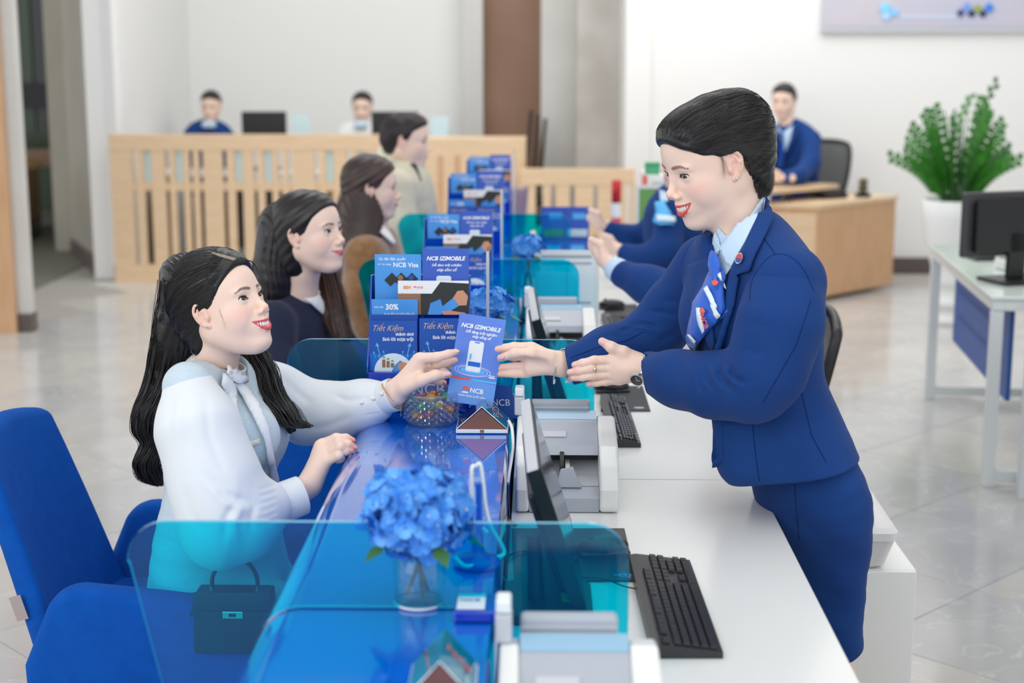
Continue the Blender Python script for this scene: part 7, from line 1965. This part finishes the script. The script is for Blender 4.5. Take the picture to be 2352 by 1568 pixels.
# far sleeve, reaching across
fs_ = [csf + Vector((0.0, 0.0, -0.01)), W(640, 905, 3.20), W(705, 948, 3.22), W(770, 945, 3.20), W(840, 928, 3.17), W(868, 920, 3.155)]
fsf = chain([tuple(p) for p in fs_], [0.050, 0.056, 0.062, 0.056, 0.046, 0.036], 0.04)
fcf = fold_field([([(640, 860), (680, 900), (720, 930)], 3.15, .003, .009), ([(700, 990), (760, 975), (820, 950)], 3.15, .0025, .009), ([(620, 900), (660, 950), (700, 975)], 3.15, .003, .010), ([(760, 905), (800, 920), (850, 915)], 3.13, .0025, .007)] +
                 [([(872, 893 + 11 * k), (852, 900 + 10 * k), (832, 904 + 10 * k)], 3.12, .0012, .003) for k in range(6)])
sleeve_f = world_sdf(cust, 'left_sleeve', lambda P: fsf(P) + fcf(P), [tuple(p) for p in fs_], 0.08, 0.0038, M['white_cloth'])
cu2 = [W(862, 921, 3.155), W(905, 906, 3.14)]
c2o = cap(tuple(cu2[0]), tuple(cu2[1]), 0.0345, 0.0365); c2i = cap(tuple(W(880, 915, 3.15)), tuple(W(950, 890, 3.13)), 0.030, 0.036)
ax2 = (cu2[1] - cu2[0]).normalized(); c2e = half(tuple(cu2[1]), tuple(ax2)); c2b = half(tuple(cu2[0]), tuple(-ax2))
cuf2 = world_sdf(cust, 'left_cuff', lambda P: smax(smax(smax(c2o(P), c2e(P), 0.002), c2b(P), 0.002), -c2i(P), 0.001), [tuple(p) for p in cu2], 0.05, 0.0020, M['white_cloth'])
for (px, py) in ((832, 925), (858, 916), (878, 905)):
    q, nn = hit(bvh_of(sleeve_f, cuf2), px, py)
    if q is not None: MB().ball(tuple(q + nn * 0.003), 0.0036, 10).build('pearl_button', mat('pearl', srgb(240, 238, 232), 0.15, spec=0.8), cuf2)
# far hand holding the leaflet
Yc = 3.12
hf = [(PW([(968, 822, Yc), (1003, 820, Yc - .010), (1030, 813, Yc - .014), (1047, 808, Yc - .012)]), [.0115, .0102, .0090, .0068]),
      (PW([(972, 835, Yc + .008), (1004, 836, Yc + .014), (1026, 832, Yc + .020), (1045, 827, Yc + .022)]), [.0112, .0098, .0086, .0070]),
      (PW([(968, 850, Yc + .010), (1000, 845, Yc + .018), (1018, 852, Yc + .020), (1034, 862, Yc + .022)]), [.0108, .0092, .0080, .0066]),
      (PW([(962, 864, Yc + .010), (992, 872, Yc + .016), (1008, 876, Yc + .018), (1020, 878, Yc + .018)]), [.0100, .0085, .0074, .0058])]
ht = (PW([(930, 890, Yc - .010), (968, 873, Yc - .020), (1000, 862, Yc - .024), (1029, 860, Yc - .014)]), [.0165, .0135, .0112, .0078])
f_, pp = hand_sdf(W(908, 902, Yc + .006), PW([(962, 825, Yc + .002), (964, 837, Yc + .006), (962, 850, Yc + .008), (958, 862, Yc + .008)]), hf, ht, W(868, 920, Yc + .03), 0.0150, 0.0265)
hand_f = world_sdf(cust, 'left_hand', f_, pp, 0.034, 0.0013, M['skin'], skin_color([p[-1] for p, r in hf] + [ht[0][-1]]))
nail(hand_f, W(1026, 858.5, Yc - .0262), W(1040, 858, 3) - W(1010, 861, 3), (0, -1, 0.35), 0.0165, 0.0108, M['nail'])
nail(hand_f, W(1050, 806, Yc - .0185), W(1060, 801, 3) - W(1030, 812, 3), (0, -0.6, 0.8), 0.010, 0.006, M['nail'])
nail(hand_f, W(1021, 881, Yc + .010), W(1030, 884, 3) - W(1010, 876, 3), (0, -0.8, -0.3), 0.009, 0.006, M['nail_pink'])
MB().tube([W(994, 828, Yc + .006) + Vector((0.004 * math.sin(t), 0.0102 * math.cos(t), 0.0112 * math.sin(t))) for t in [2 * pi * i / 16 for i in range(17)]], 0.0008, 6, cap=False).build('ring', M['silver'], hand_f)
brc = MB(); cen = W(899, 906, Yc + .008); axb = (W(945, 865, Yc) - W(885, 915, Yc)).normalized(); ub = axb.cross(Vector((0, 1, 0))).normalized(); vb = axb.cross(ub)
bp_ = [cen + (ub * 0.0300 * math.cos(t) + vb * 0.0245 * math.sin(t)) for t in [2 * pi * i / 34 for i in range(34)]]
for i, p in enumerate(bp_): brc.ball(tuple(p), (0.0019, 0.0019, 0.0019), 6)
for k in range(8): brc.ball(tuple(W(921, 925 + 4.2 * k, Yc - .01)), 0.0012, 5)
brc.build('bracelet', M['gold'], hand_f)
# near hand resting on the counter edge
Yn = 2.945
hn = [(PW([(745, 1018, Yn + .020), (772, 1006, Yn + .012), (795, 1006, Yn + .010), (809, 1011, Yn + .010)]), [.0108, .0098, .0086, .0066]),
      (PW([(744, 1030, Yn + .008), (778, 1014, Yn - .006), (800, 1020, Yn - .006), (814, 1028, Yn - .002)]), [.0110, .0100, .0086, .0066]),
      (PW([(750, 1042, Yn - .004), (782, 1026, Yn - .018), (794, 1036, Yn - .016), (806, 1036, Yn - .010)]), [.0110, .0100, .0084, .0066]),
      (PW([(752, 1058, Yn - .012), (778, 1046, Yn - .026), (782, 1052, Yn - .018), (776, 1056, Yn - .008)]), [.0104, .0092, .0084, .0078])]
hnt = (PW([(735, 1070, Yn + .02), (765, 1050, Yn + .035), (790, 1038, Yn + .035)]), [.0130, .0105, .0085])
f_, pp = hand_sdf(W(712, 1112, Yn - .020), PW([(737, 1024, Yn + .016), (740, 1034, Yn + .006), (744, 1046, Yn - .004), (746, 1060, Yn - .010)]), hn, hnt, W(668, 1146, Yn - .060), 0.0150, 0.0250)
hand_n = world_sdf(cust, 'right_hand', f_, pp, 0.036, 0.0013, M['skin'], skin_color([p[-1] for p, r in hn], knuck=[p[1] for p, r in hn]))
for (px, py, yy, dx, dy) in ((809, 1008, Yn + .004, 12, 4), (814, 1025, Yn - .0085, 12, 5), (803, 1033, Yn - .0175, 12, 1)):
    nail(hand_n, W(px, py, yy), W(px + dx, py + dy, yy) - W(px, py, yy), (0, -0.55, 0.8), 0.0145, 0.0080, M['nail_pink'])
# lower legs and shoes under the counter
for (k_, sgn) in ((kn_[1], 0), (kf_[1], 0)):
    k0 = k_; ank = Vector((k0.x - 0.06, k0.y, 0.09))
    lg_ = chain([tuple(k0), (k0.x + .0, k0.y, 0.30), tuple(ank)], [0.056, 0.048, 0.030], 0.03)
    world_sdf(cust, 'leg', lg_, [tuple(k0), tuple(ank)], 0.07, 0.006, M['skin'], skin_color([]))
    world_sdf(cust, 'shoe', cap((ank.x - .03, k0.y, 0.045), (ank.x + 0.15, k0.y, 0.032), 0.036, 0.030), [(ank.x - .05, k0.y, 0.02), (ank.x + 0.17, k0.y, 0.05)], 0.05, 0.005, M['white_plastic'])
rebase(cust, (-0.62, 3.03, 0))

# handbag on her lap
bq = W(438, 1362, 2.80); bq2 = W(628, 1372, 2.80)
bw = bq2.x - bq.x
M['bag'] = mat('navy_leather', srgb(30, 44, 74), 0.45, bump=(500, 0.35, 0.0008))
bag = empty('handbag', (bq.x, 2.80, 0.0), 0.0, 'small structured navy leather handbag with a silver clasp beside the seated woman', 'handbag')
zt, zb = bq.z, bq.z - 0.125
soft(MB().prism([(0, zb), (bw, zb), (bw - 0.006, zt), (0.006, zt)], 0.0, 0.055, XZ), 'body', M['bag'], bag, 0.006, 3)
soft(MB().prism([(0.002, zt - 0.045), (bw - 0.002, zt - 0.045), (bw - 0.005, zt + 0.003), (0.005, zt + 0.003)], -0.004, -0.0005, XZ), 'flap', M['bag'], bag, 0.0015, 2)
MB().box((-0.002, -0.0065, zt - 0.046), (bw + 0.002, -0.0042, zt - 0.036), bev=0.0008).build('belt', M['bag'], bag)
hp_ = [(0.036 + 0.0, 0.025, zt), (0.040, 0.025, zt + 0.03), (0.062, 0.025, zt + 0.056), (0.085, 0.025, zt + 0.061), (0.108, 0.025, zt + 0.054), (0.124, 0.025, zt + 0.028), (0.126, 0.025, zt)]
MB().tube(catmull(hp_, 6), 0.0042, 10).build('handle', M['bag'], bag)
for x in (0.036, 0.126): MB().tube([(x, 0.025, zt - .001), (x, 0.025, zt + 0.006)], 0.0052, 10).build('handle_ring', M['silver'], bag)
MB().box((0.062, -0.009, zt - 0.048), (0.102, -0.0068, zt - 0.034), bev=0.001).build('clasp_plate', M['silver'], bag)
MB().box((0.074, -0.0108, zt - 0.044), (0.088, -0.0092, zt - 0.038), bev=0.0005).build('turn_lock', M['black'], bag)

# ================================================================ the other people
def figure(label, head, eye_px, eyeY, yaw, pitch, neck, torso, tmat, hairspec, arms=(), hands=(), scale=0.97, h=0.003, near=-1, tname='jacket', extra=None, gaze=(1, 0, 0), detail=True, gap=0.0, fold=None, legs=None):
    r = empty('person', (0, 0, 0), 0, label, 'person')
    R = head_matrix(math.radians(yaw), math.radians(pitch), 0)
    C = W(eye_px[0], eye_px[1], eyeY) - R @ Vector((0.078, near * 0.0345 if near else 0.0, 0.0)) * scale
    hd, MW = build_head(r, head, C, R, W(*neck), neck_r=0.05, h=h, gaze=gaze, scale=scale, detail=detail)
    vols, line, hm, grv = hairspec
    hair_cap(r, MW, 'hair', vols, line, hm, h=h * 1.2, k=0.03, groove=grv)
    pts, side, A, B = torso
    t = etube([tuple(W(*p)) for p in pts], side, A, B, 0.04)
    nk = cap(tuple(Vector(W(*neck)) + Vector((0, 0, 0.12))), tuple(Vector(W(*neck)) + Vector((0, 0, 0.02))), 0.052, 0.045)
    sh = []
    for a in arms: sh.append(chain([tuple(W(*p)) for p in a[0]], a[1], 0.04))
    def f(P):
        d = t(P)
        for s_ in sh: d = smin(d, s_(P), 0.035)
        if fold is not None: d = d + fold(P)
        return smax(d, -nk(P), 0.006)
    allp = [tuple(W(*p)) for p in pts] + [tuple(W(*p)) for a in arms for p in a[0]]
    body = world_sdf(r, tname, f, allp, max(A) * 1.15, 0.0065, tmat)
    for hp in hands:
        f2, p2 = hand_sdf(*hp[:5]) if len(hp) == 5 else hand_sdf(*hp)
        world_sdf(r, 'hand', f2, p2, 0.034, 0.0028, M['skin'], skin_color([]))
    if legs:
        zs = legs
        for yy in (-0.09, 0.09):
            world_sdf(r, 'leg', chain([(zs[0], zs[1] + yy, 0.52), (zs[2], zs[1] + yy, 0.50), (zs[2] + .03 * (1 if zs[2] > zs[0] else -1), zs[1] + yy, 0.06)], [0.085, 0.065, 0.045], 0.03), [(zs[0], zs[1] + yy, 0.52), (zs[2], zs[1] + yy, 0.03)], 0.1, 0.009, M['navy_dark'])
    b = W(*pts[-1]); rebase(r, (b.x, b.y, 0.0))
    return r, MW, hd, body
SIDE = lambda deg: (math.sin(math.radians(deg)), -math.cos(math.radians(deg)), 0)
long_vol = [((-0.020, 0, 0.040), (0.104, 0.085, 0.094)), ((-0.060, 0, -0.03), (0.060, 0.076, 0.10)), ((0.030, 0, 0.062), (0.058, 0.064, 0.050))]
long_line = [(-0.2, -0.135), (-0.030, -0.135), (-0.018, -0.03), (0.000, -0.006), (0.026, 0.004), (0.040, 0.020), (0.055, 0.045), (0.078, 0.068), (0.12, 0.10)]
# second customer
hm2 = hair_material('straight_black_hair', srgb(30, 25, 26), 0.36, (0.4, 50, 50), 0.5)
r2, MW2, hd2, bd2 = figure('seated woman with straight dark hair in a navy top with a white collar', Head(open_mouth=False, smile=0.7, lip=lin(206, 96, 104), eyes=(0.0045, 0.003), brow=lin(90, 66, 58)), (751, 533), 4.22, -24, 10, (688, 680, 4.33),
    ([(675, 712, 4.34), (672, 770, 4.34), (680, 860, 4.34), (690, 1000, 4.34), (700, 1150, 4.36)], SIDE(-25), [0.10, 0.165, 0.16, 0.14, 0.17], [0.075, 0.10, 0.105, 0.10, 0.13], 0)[:4], M['navy_dark'],
    (long_vol, long_line, hm2, lambda P: 0.0008 * np.sin(220 * (P[:, 2] - 0.8 * P[:, 0]) + 3 * np.sin(20 * P[:, 0]))),
    arms=[([(625, 745, 4.20), (630, 850, 4.14), (665, 935, 4.16), (760, 950, 4.18), (810, 930, 4.22)], [0.068, 0.064, 0.060, 0.050, 0.042]), ([(735, 730, 4.50), (790, 850, 4.52), (830, 900, 4.50)], [0.06, 0.056, 0.05])],
    h=0.0022, tname='navy_top', legs=(-0.6, 4.34, -0.27), fold=fold_field([([(640, 790), (700, 800), (750, 860)], 4.2, .004, .02), ([(620, 860), (660, 880), (700, 930)], 4.15, .004, .02), ([(640, 900), (700, 925), (760, 930)], 4.12, -.004, .02)]))
hair_mass(r2, 'hair_fall', hm2, [W(656, 520, 4.32), W(645, 590, 4.32), W(634, 660, 4.32), W(622, 745, 4.34)], [0.078, 0.074, 0.062, 0.046], [0.075, 0.075, 0.07, 0.06], (1, 0, 0), 0.004)
hair_mass(r2, 'front_fall', M['hair_brown'], [W(735, 600, 4.42), W(750, 660, 4.40), W(766, 720, 4.35), W(786, 775, 4.31)], [0.030, 0.036, 0.036, 0.022], [0.02, 0.028, 0.03, 0.02], (1, 0, 0), 0.004)
bundle(r2, 'long_hair', hm2, [W(640, 560, 4.36), W(622, 620, 4.38), W(612, 690, 4.38), W(615, 750, 4.38)], [0.058, 0.056, 0.050, 0.045], 70, 0.006, 0.003, 1, 9, 1.0, 1.0)
bundle(r2, 'front_lock', M['hair_brown'], [W(738, 600, 4.40), W(752, 660, 4.38), W(768, 720, 4.34), W(786, 778, 4.30)], [0.035, 0.042, 0.042, 0.030], 60, 0.006, 0.003, 1, 10, 1.0, 0.6)
bv2 = bvh_of(bd2)
applique('white_collar', bv2, cpoly([(622, 672), (640, 655), (664, 640), (690, 650), (722, 664), (736, 690), (745, 726), (728, 716), (700, 690), (668, 672), (640, 668)], 3), M['white_linen'], r2, off=0.010, step=9, th=0.005, bulge=0.01)
rebase(r2, r2.location)
# third customer
hm3 = hair_material('long_brown_hair', srgb(46, 34, 32), 0.4, (0.4, 40, 40), 0.5, vary=(10, srgb(74, 52, 46), 2))
r3, MW3, hd3, bd3 = figure('seated woman with long brown hair in a brown plush coat', Head(open_mouth=False, smile=0.5, lip=lin(200, 100, 100)), (902, 434), 5.66, 4, 0, (868, 540, 5.72),
    ([(862, 560, 5.72), (856, 600, 5.72), (860, 680, 5.72), (866, 800, 5.72), (872, 920, 5.74)], SIDE(0), [0.12, 0.19, 0.19, 0.17, 0.19], [0.085, 0.115, 0.12, 0.115, 0.14]), M['brown_fur'],
    (long_vol, long_line, hm3, lambda P: 0.001 * np.sin(200 * (P[:, 2] - 0.6 * P[:, 0]))),
    arms=[([(838, 590, 5.56), (842, 680, 5.50), (862, 740, 5.50), (930, 740, 5.5)], [0.085, 0.085, 0.078, 0.06])], h=0.0035, tname='plush_coat', detail=False, legs=(-0.6, 5.72, -0.27))
hair_mass(r3, 'hair_fall', hm3, [W(838, 430, 5.70), W(828, 500, 5.66), W(820, 580, 5.60), W(806, 670, 5.56), W(802, 750, 5.54)], [0.08, 0.085, 0.085, 0.065, 0.04], [0.08, 0.09, 0.08, 0.06, 0.04], (1, 0, 0), 0.005)
bundle(r3, 'long_hair', hm3, [W(830, 430, 5.68), W(818, 500, 5.66), W(806, 580, 5.62), W(798, 660, 5.58), W(800, 750, 5.55)], [0.075, 0.085, 0.09, 0.075, 0.05], 90, 0.009, 0.006, 1, 12, 1.0, 0.8)
applique('white_collar', bvh_of(bd3), [(868, 520), (886, 535), (900, 560), (896, 566), (876, 548), (862, 536)], M['white_linen'], r3, off=0.02, step=7, th=0.006)
rebase(r3, r3.location)
# fourth customer
short_vol = [((-0.015, 0, 0.034), (0.106, 0.083, 0.094)), ((0.040, 0, 0.075), (0.052, 0.060, 0.040)), ((-0.06, 0, 0.0), (0.052, 0.066, 0.07))]
short_line = [(-0.2, -0.065), (-0.060, -0.065), (-0.040, -0.045), (-0.028, 0.0), (-0.015, 0.022), (0.000, 0.005), (0.012, -0.004), (0.020, 0.012), (0.034, 0.040), (0.052, 0.056), (0.080, 0.072), (0.12, 0.10)]
hm4 = hair_material('short_dark_hair', srgb(38, 32, 32), 0.5, (20, 20, 20), 0.4)
r4, MW4, hd4, bd4 = figure('seated man with short dark hair in a cream hooded coat', Head(open_mouth=False, smile=0.2, female=False, jaw=1.08, lip=lin(196, 130, 118), brow=lin(60, 44, 40)), (972, 327), 7.02, -4, -3, (918, 390, 7.1),
    ([(925, 400, 7.1), (928, 430, 7.1), (935, 500, 7.1), (940, 600, 7.1), (945, 720, 7.1)], SIDE(0), [0.14, 0.22, 0.22, 0.2, 0.21], [0.10, 0.135, 0.145, 0.145, 0.16]), M['cream'],
    (short_vol, short_line, hm4, lambda P: 0.002 * np.sin(90 * P[:, 0]) * np.sin(80 * P[:, 2] + 60 * P[:, 1])),
    arms=[([(905, 430, 6.88), (915, 520, 6.84), (945, 570, 6.86), (1010, 570, 6.9)], [0.09, 0.085, 0.075, 0.06])], h=0.0035, scale=1.05, tname='hooded_coat', detail=False, legs=(-0.6, 7.1, -0.27))
hood = uni(0.03, cap(tuple(W(885, 352, 7.12)), tuple(W(912, 385, 7.05)), 0.038, 0.045), cap(tuple(W(912, 385, 7.05)), tuple(W(945, 400, 6.98)), 0.045, 0.022), cap(tuple(W(895, 350, 7.2)), tuple(W(890, 370, 7.15)), 0.04, 0.05))
world_sdf(r4, 'hood', hood, [tuple(W(890, 360, 7.1)), tuple(W(950, 405, 7.0))], 0.09, 0.006, M['cream_light'])
world_sdf(r4, 'collar_lining', cap(tuple(W(948, 385, 6.99)), tuple(W(962, 415, 6.96)), 0.022, 0.014), [tuple(W(955, 400, 6.98))], 0.06, 0.005, M['navy_dark'])
rebase(r4, r4.location)

# seated colleagues in uniform
bun_vol = [((0.040, 0, 0.066), (0.052, 0.064, 0.046)), ((-0.028, 0, 0.034), (0.108, 0.085, 0.090)), ((-0.088, 0, -0.018), (0.046, 0.052, 0.058))]
bun_line = [(-0.2, -0.078), (-0.075, -0.080), (-0.045, -0.045), (-0.030, 0.002), (0.000, 0.020), (0.030, 0.025), (0.060, 0.044), (0.078, 0.060), (0.12, 0.10)]
def simple_hand(wr, tipx, tipy, Yh, s=1.0, up=0):
    w = W(*wr); fg = []
    k = 0.9
    mc = []
    for i in range(4):
        dy = (i - 1.5) * 9 * 4.5 / Yh
        a = W(wr[0] + (tipx - wr[0]) * 0.45, wr[1] + (tipy - wr[1]) * 0.45 + dy, Yh); b = W(tipx + abs(i - 1.5) * 6, tipy + dy * 0.9, Yh + 0.01)
        m_ = a.lerp(b, 0.5) + Vector((0, -0.01, 0.004)); mc.append(a); fg.append(([a, m_, b], [.0105 * s, .0095 * s, .0075 * s]))
    th = ([w.lerp(mc[0], 0.4), mc[0] + Vector((0.0, -0.01, 0.02)), mc[0] + Vector((-0.03, -0.012, 0.035))], [.014 * s, .012 * s, .009 * s])
    return (w, mc, fg, th, w + (w - mc[1]).normalized() * 0.06)
r5, MW5, hd5, bd5 = figure('seated colleague in a royal blue uniform hidden behind the standing woman, wearing a wristwatch', Head(open_mouth=False), (1640, 430), 4.62, 196, -10, (1700, 540, 4.72),
    ([(1700, 560, 4.72), (1705, 620, 4.72), (1712, 700, 4.72), (1720, 820, 4.72), (1728, 960, 4.74)], SIDE(200), [0.10, 0.165, 0.16, 0.14, 0.17], [0.075, 0.10, 0.105, 0.10, 0.13]), M['navy'],
    (bun_vol, bun_line, M['hair_far'], None),
    arms=[([(1690, 600, 4.55), (1640, 655, 4.42), (1560, 672, 4.40), (1490, 655, 4.46), (1432, 630, 4.52)], [0.065, 0.064, 0.058, 0.052, 0.042])],
    hands=[simple_hand((1402, 610, 4.55), 1352, 562, 4.58)], h=0.004, near=1, tname='blazer', detail=False, legs=(0.58, 4.74, 0.25))
cw = cap(tuple(W(1432, 629, 4.52)), tuple(W(1416, 620, 4.54)), 0.040, 0.038)
world_sdf(r5, 'shirt_cuff', cw, [tuple(W(1424, 625, 4.53))], 0.06, 0.004, M['shirt_blue'])
wa = MB(); wcx = W(1405, 612, 4.55)
wa.tube([wcx + Vector((0.012 * math.sin(t), 0.027 * math.cos(t), 0.030 * math.sin(t))) for t in [2 * pi * i / 18 for i in range(19)]], 0.004, 6, cap=False).build('watch', M['silver'], r5)
rebase(r5, r5.location)
r6, MW6, hd6, bd6 = figure('farther seated colleague in royal blue with a pale scarf, seen left of the standing woman', Head(open_mouth=True), (1536, 372), 6.02, 190, -5, (1556, 440, 6.1),
    ([(1548, 462, 6.1), (1545, 500, 6.1), (1548, 560, 6.1), (1552, 650, 6.1), (1560, 760, 6.12)], SIDE(205), [0.10, 0.16, 0.155, 0.14, 0.17], [0.075, 0.10, 0.105, 0.10, 0.13]), M['navy'],
    (bun_vol, bun_line, M['hair_far'], None),
    arms=[([(1540, 490, 5.98), (1530, 575, 5.9), (1480, 596, 5.9), (1440, 582, 5.94)], [0.062, 0.058, 0.048, 0.040]), ([(1520, 495, 6.25), (1470, 555, 6.28), (1440, 545, 6.26), (1402, 528, 6.24)], [0.058, 0.05, 0.045, 0.036])],
    hands=[simple_hand((1425, 575, 5.95), 1372, 560, 5.98, 1.1), simple_hand((1392, 520, 6.24), 1348, 500, 6.22, 1.1)], h=0.004, near=1, tname='blazer', detail=False, legs=(0.55, 6.12, 0.22))
bv6 = bvh_of(bd6)
applique('scarf', bv6, [(1512, 470), (1528, 466), (1540, 490), (1546, 520), (1520, 522), (1508, 512), (1514, 490)], M['print_cyan'], r6, off=0.02, step=7, th=0.008, bulge=0.01)
applique('shirt_collar', bv6, [(1520, 440), (1534, 445), (1536, 466), (1522, 470)], M['shirt_blue'], r6, off=0.015, step=5, th=0.005)
applique('name_tag', bv6, [(1518, 500), (1546, 504), (1546, 516), (1518, 514)], M['print_pale'], r6, off=0.034, step=5, th=0.003)
rebase(r6, r6.location)
# man at the desk on the right
r7, MW7, hd7, bd7 = figure('seated man in a blue suit and tie at the wooden desk at the right back', Head(open_mouth=False, female=False, smile=0.1, jaw=1.05, lip=lin(190, 120, 110), brow=lin(60, 44, 40)), (1793, 236), 10.9, 246, -4, (1808, 285, 10.98),
    ([(1812, 300, 11.0), (1818, 325, 11.0), (1822, 370, 11.0), (1824, 430, 11.0), (1826, 480, 11.0)], (math.cos(math.radians(-24)), -0.4, 0), [0.12, 0.20, 0.19, 0.17, 0.19], [0.09, 0.115, 0.12, 0.115, 0.14]), M['navy'],
    (short_vol, short_line, hm4, None),
    arms=[([(1768, 320, 10.9), (1750, 380, 10.8), (1762, 404, 10.62), (1785, 406, 10.5)], [0.07, 0.065, 0.055, 0.045]), ([(1864, 322, 10.9), (1862, 375, 10.75), (1835, 404, 10.58), (1806, 408, 10.48)], [0.07, 0.065, 0.055, 0.045])],
    hands=[simple_hand((1800, 408, 10.46), 1768, 410, 10.46, 1.3)], h=0.005, near=0, scale=1.05, tname='suit_jacket', detail=True, legs=None)
bv7 = bvh_of(bd7)
applique('shirt_front', bv7, [(1784, 290), (1800, 305), (1822, 288), (1816, 320), (1806, 350), (1796, 330)], M['shirt_blue'], r7, off=0.012, step=6, th=0.005)
applique('tie', bv7, [(1794, 304), (1802, 304), (1804, 350), (1800, 385), (1786, 384), (1790, 340)], M['scarf'], r7, off=0.03, step=6, th=0.005)
applique('lapel', bv7, [(1824, 282), (1834, 292), (1832, 312), (1812, 352), (1806, 372), (1806, 348), (1820, 312)], M['navy'], r7, off=0.022, step=6, th=0.005)
rebase(r7, r7.location)
# two colleagues behind the tall partition
for (ex, ey, top, Yk, lab, fm) in ((480, 248, 207, 12.35, 'short-haired man whose head shows above the left end of the slatted partition', False), (829, 250, 216, 12.35, 'dark-haired colleague whose face shows above the slatted partition left of the man in cream', True)):
    r8, MW8, hd8, bd8 = figure(lab, Head(open_mouth=False, female=fm, smile=0.2, lip=lin(200, 120, 112), brow=lin(70, 52, 46)), (ex, ey), Yk, 270, -8, (ex, 285, Yk + .12),
        ([(ex, 296, Yk + .13), (ex, 312, Yk + .13), (ex, 360, Yk + .13), (ex, 430, Yk + .13)], (1, 0, 0), [0.12, 0.21, 0.19, 0.18], [0.09, 0.115, 0.12, 0.12]), M['navy'] if not fm else M['white_linen'],
        (short_vol if not fm else bun_vol, [(-0.2, -0.03), (-0.03, 0.0), (0.0, 0.045), (0.06, 0.06), (0.08, 0.076), (0.12, 0.1)], hm4, None), h=0.005, near=0, scale=1.02, tname='uniform', detail=True, legs=(W(ex, 430, Yk + .13).x, Yk + .13, W(ex, 430, Yk + .13).x + 0.001))
    q, nn = hit(bvh_of(bd8), ex, 290)
    world_sdf(r8, 'shirt_collar', cap(tuple(W(ex - 9, 286, Yk)), tuple(W(ex + 9, 286, Yk)), 0.028, 0.028), [tuple(W(ex, 286, Yk))], 0.08, 0.006, M['shirt_blue'])
    rebase(r8, r8.location)
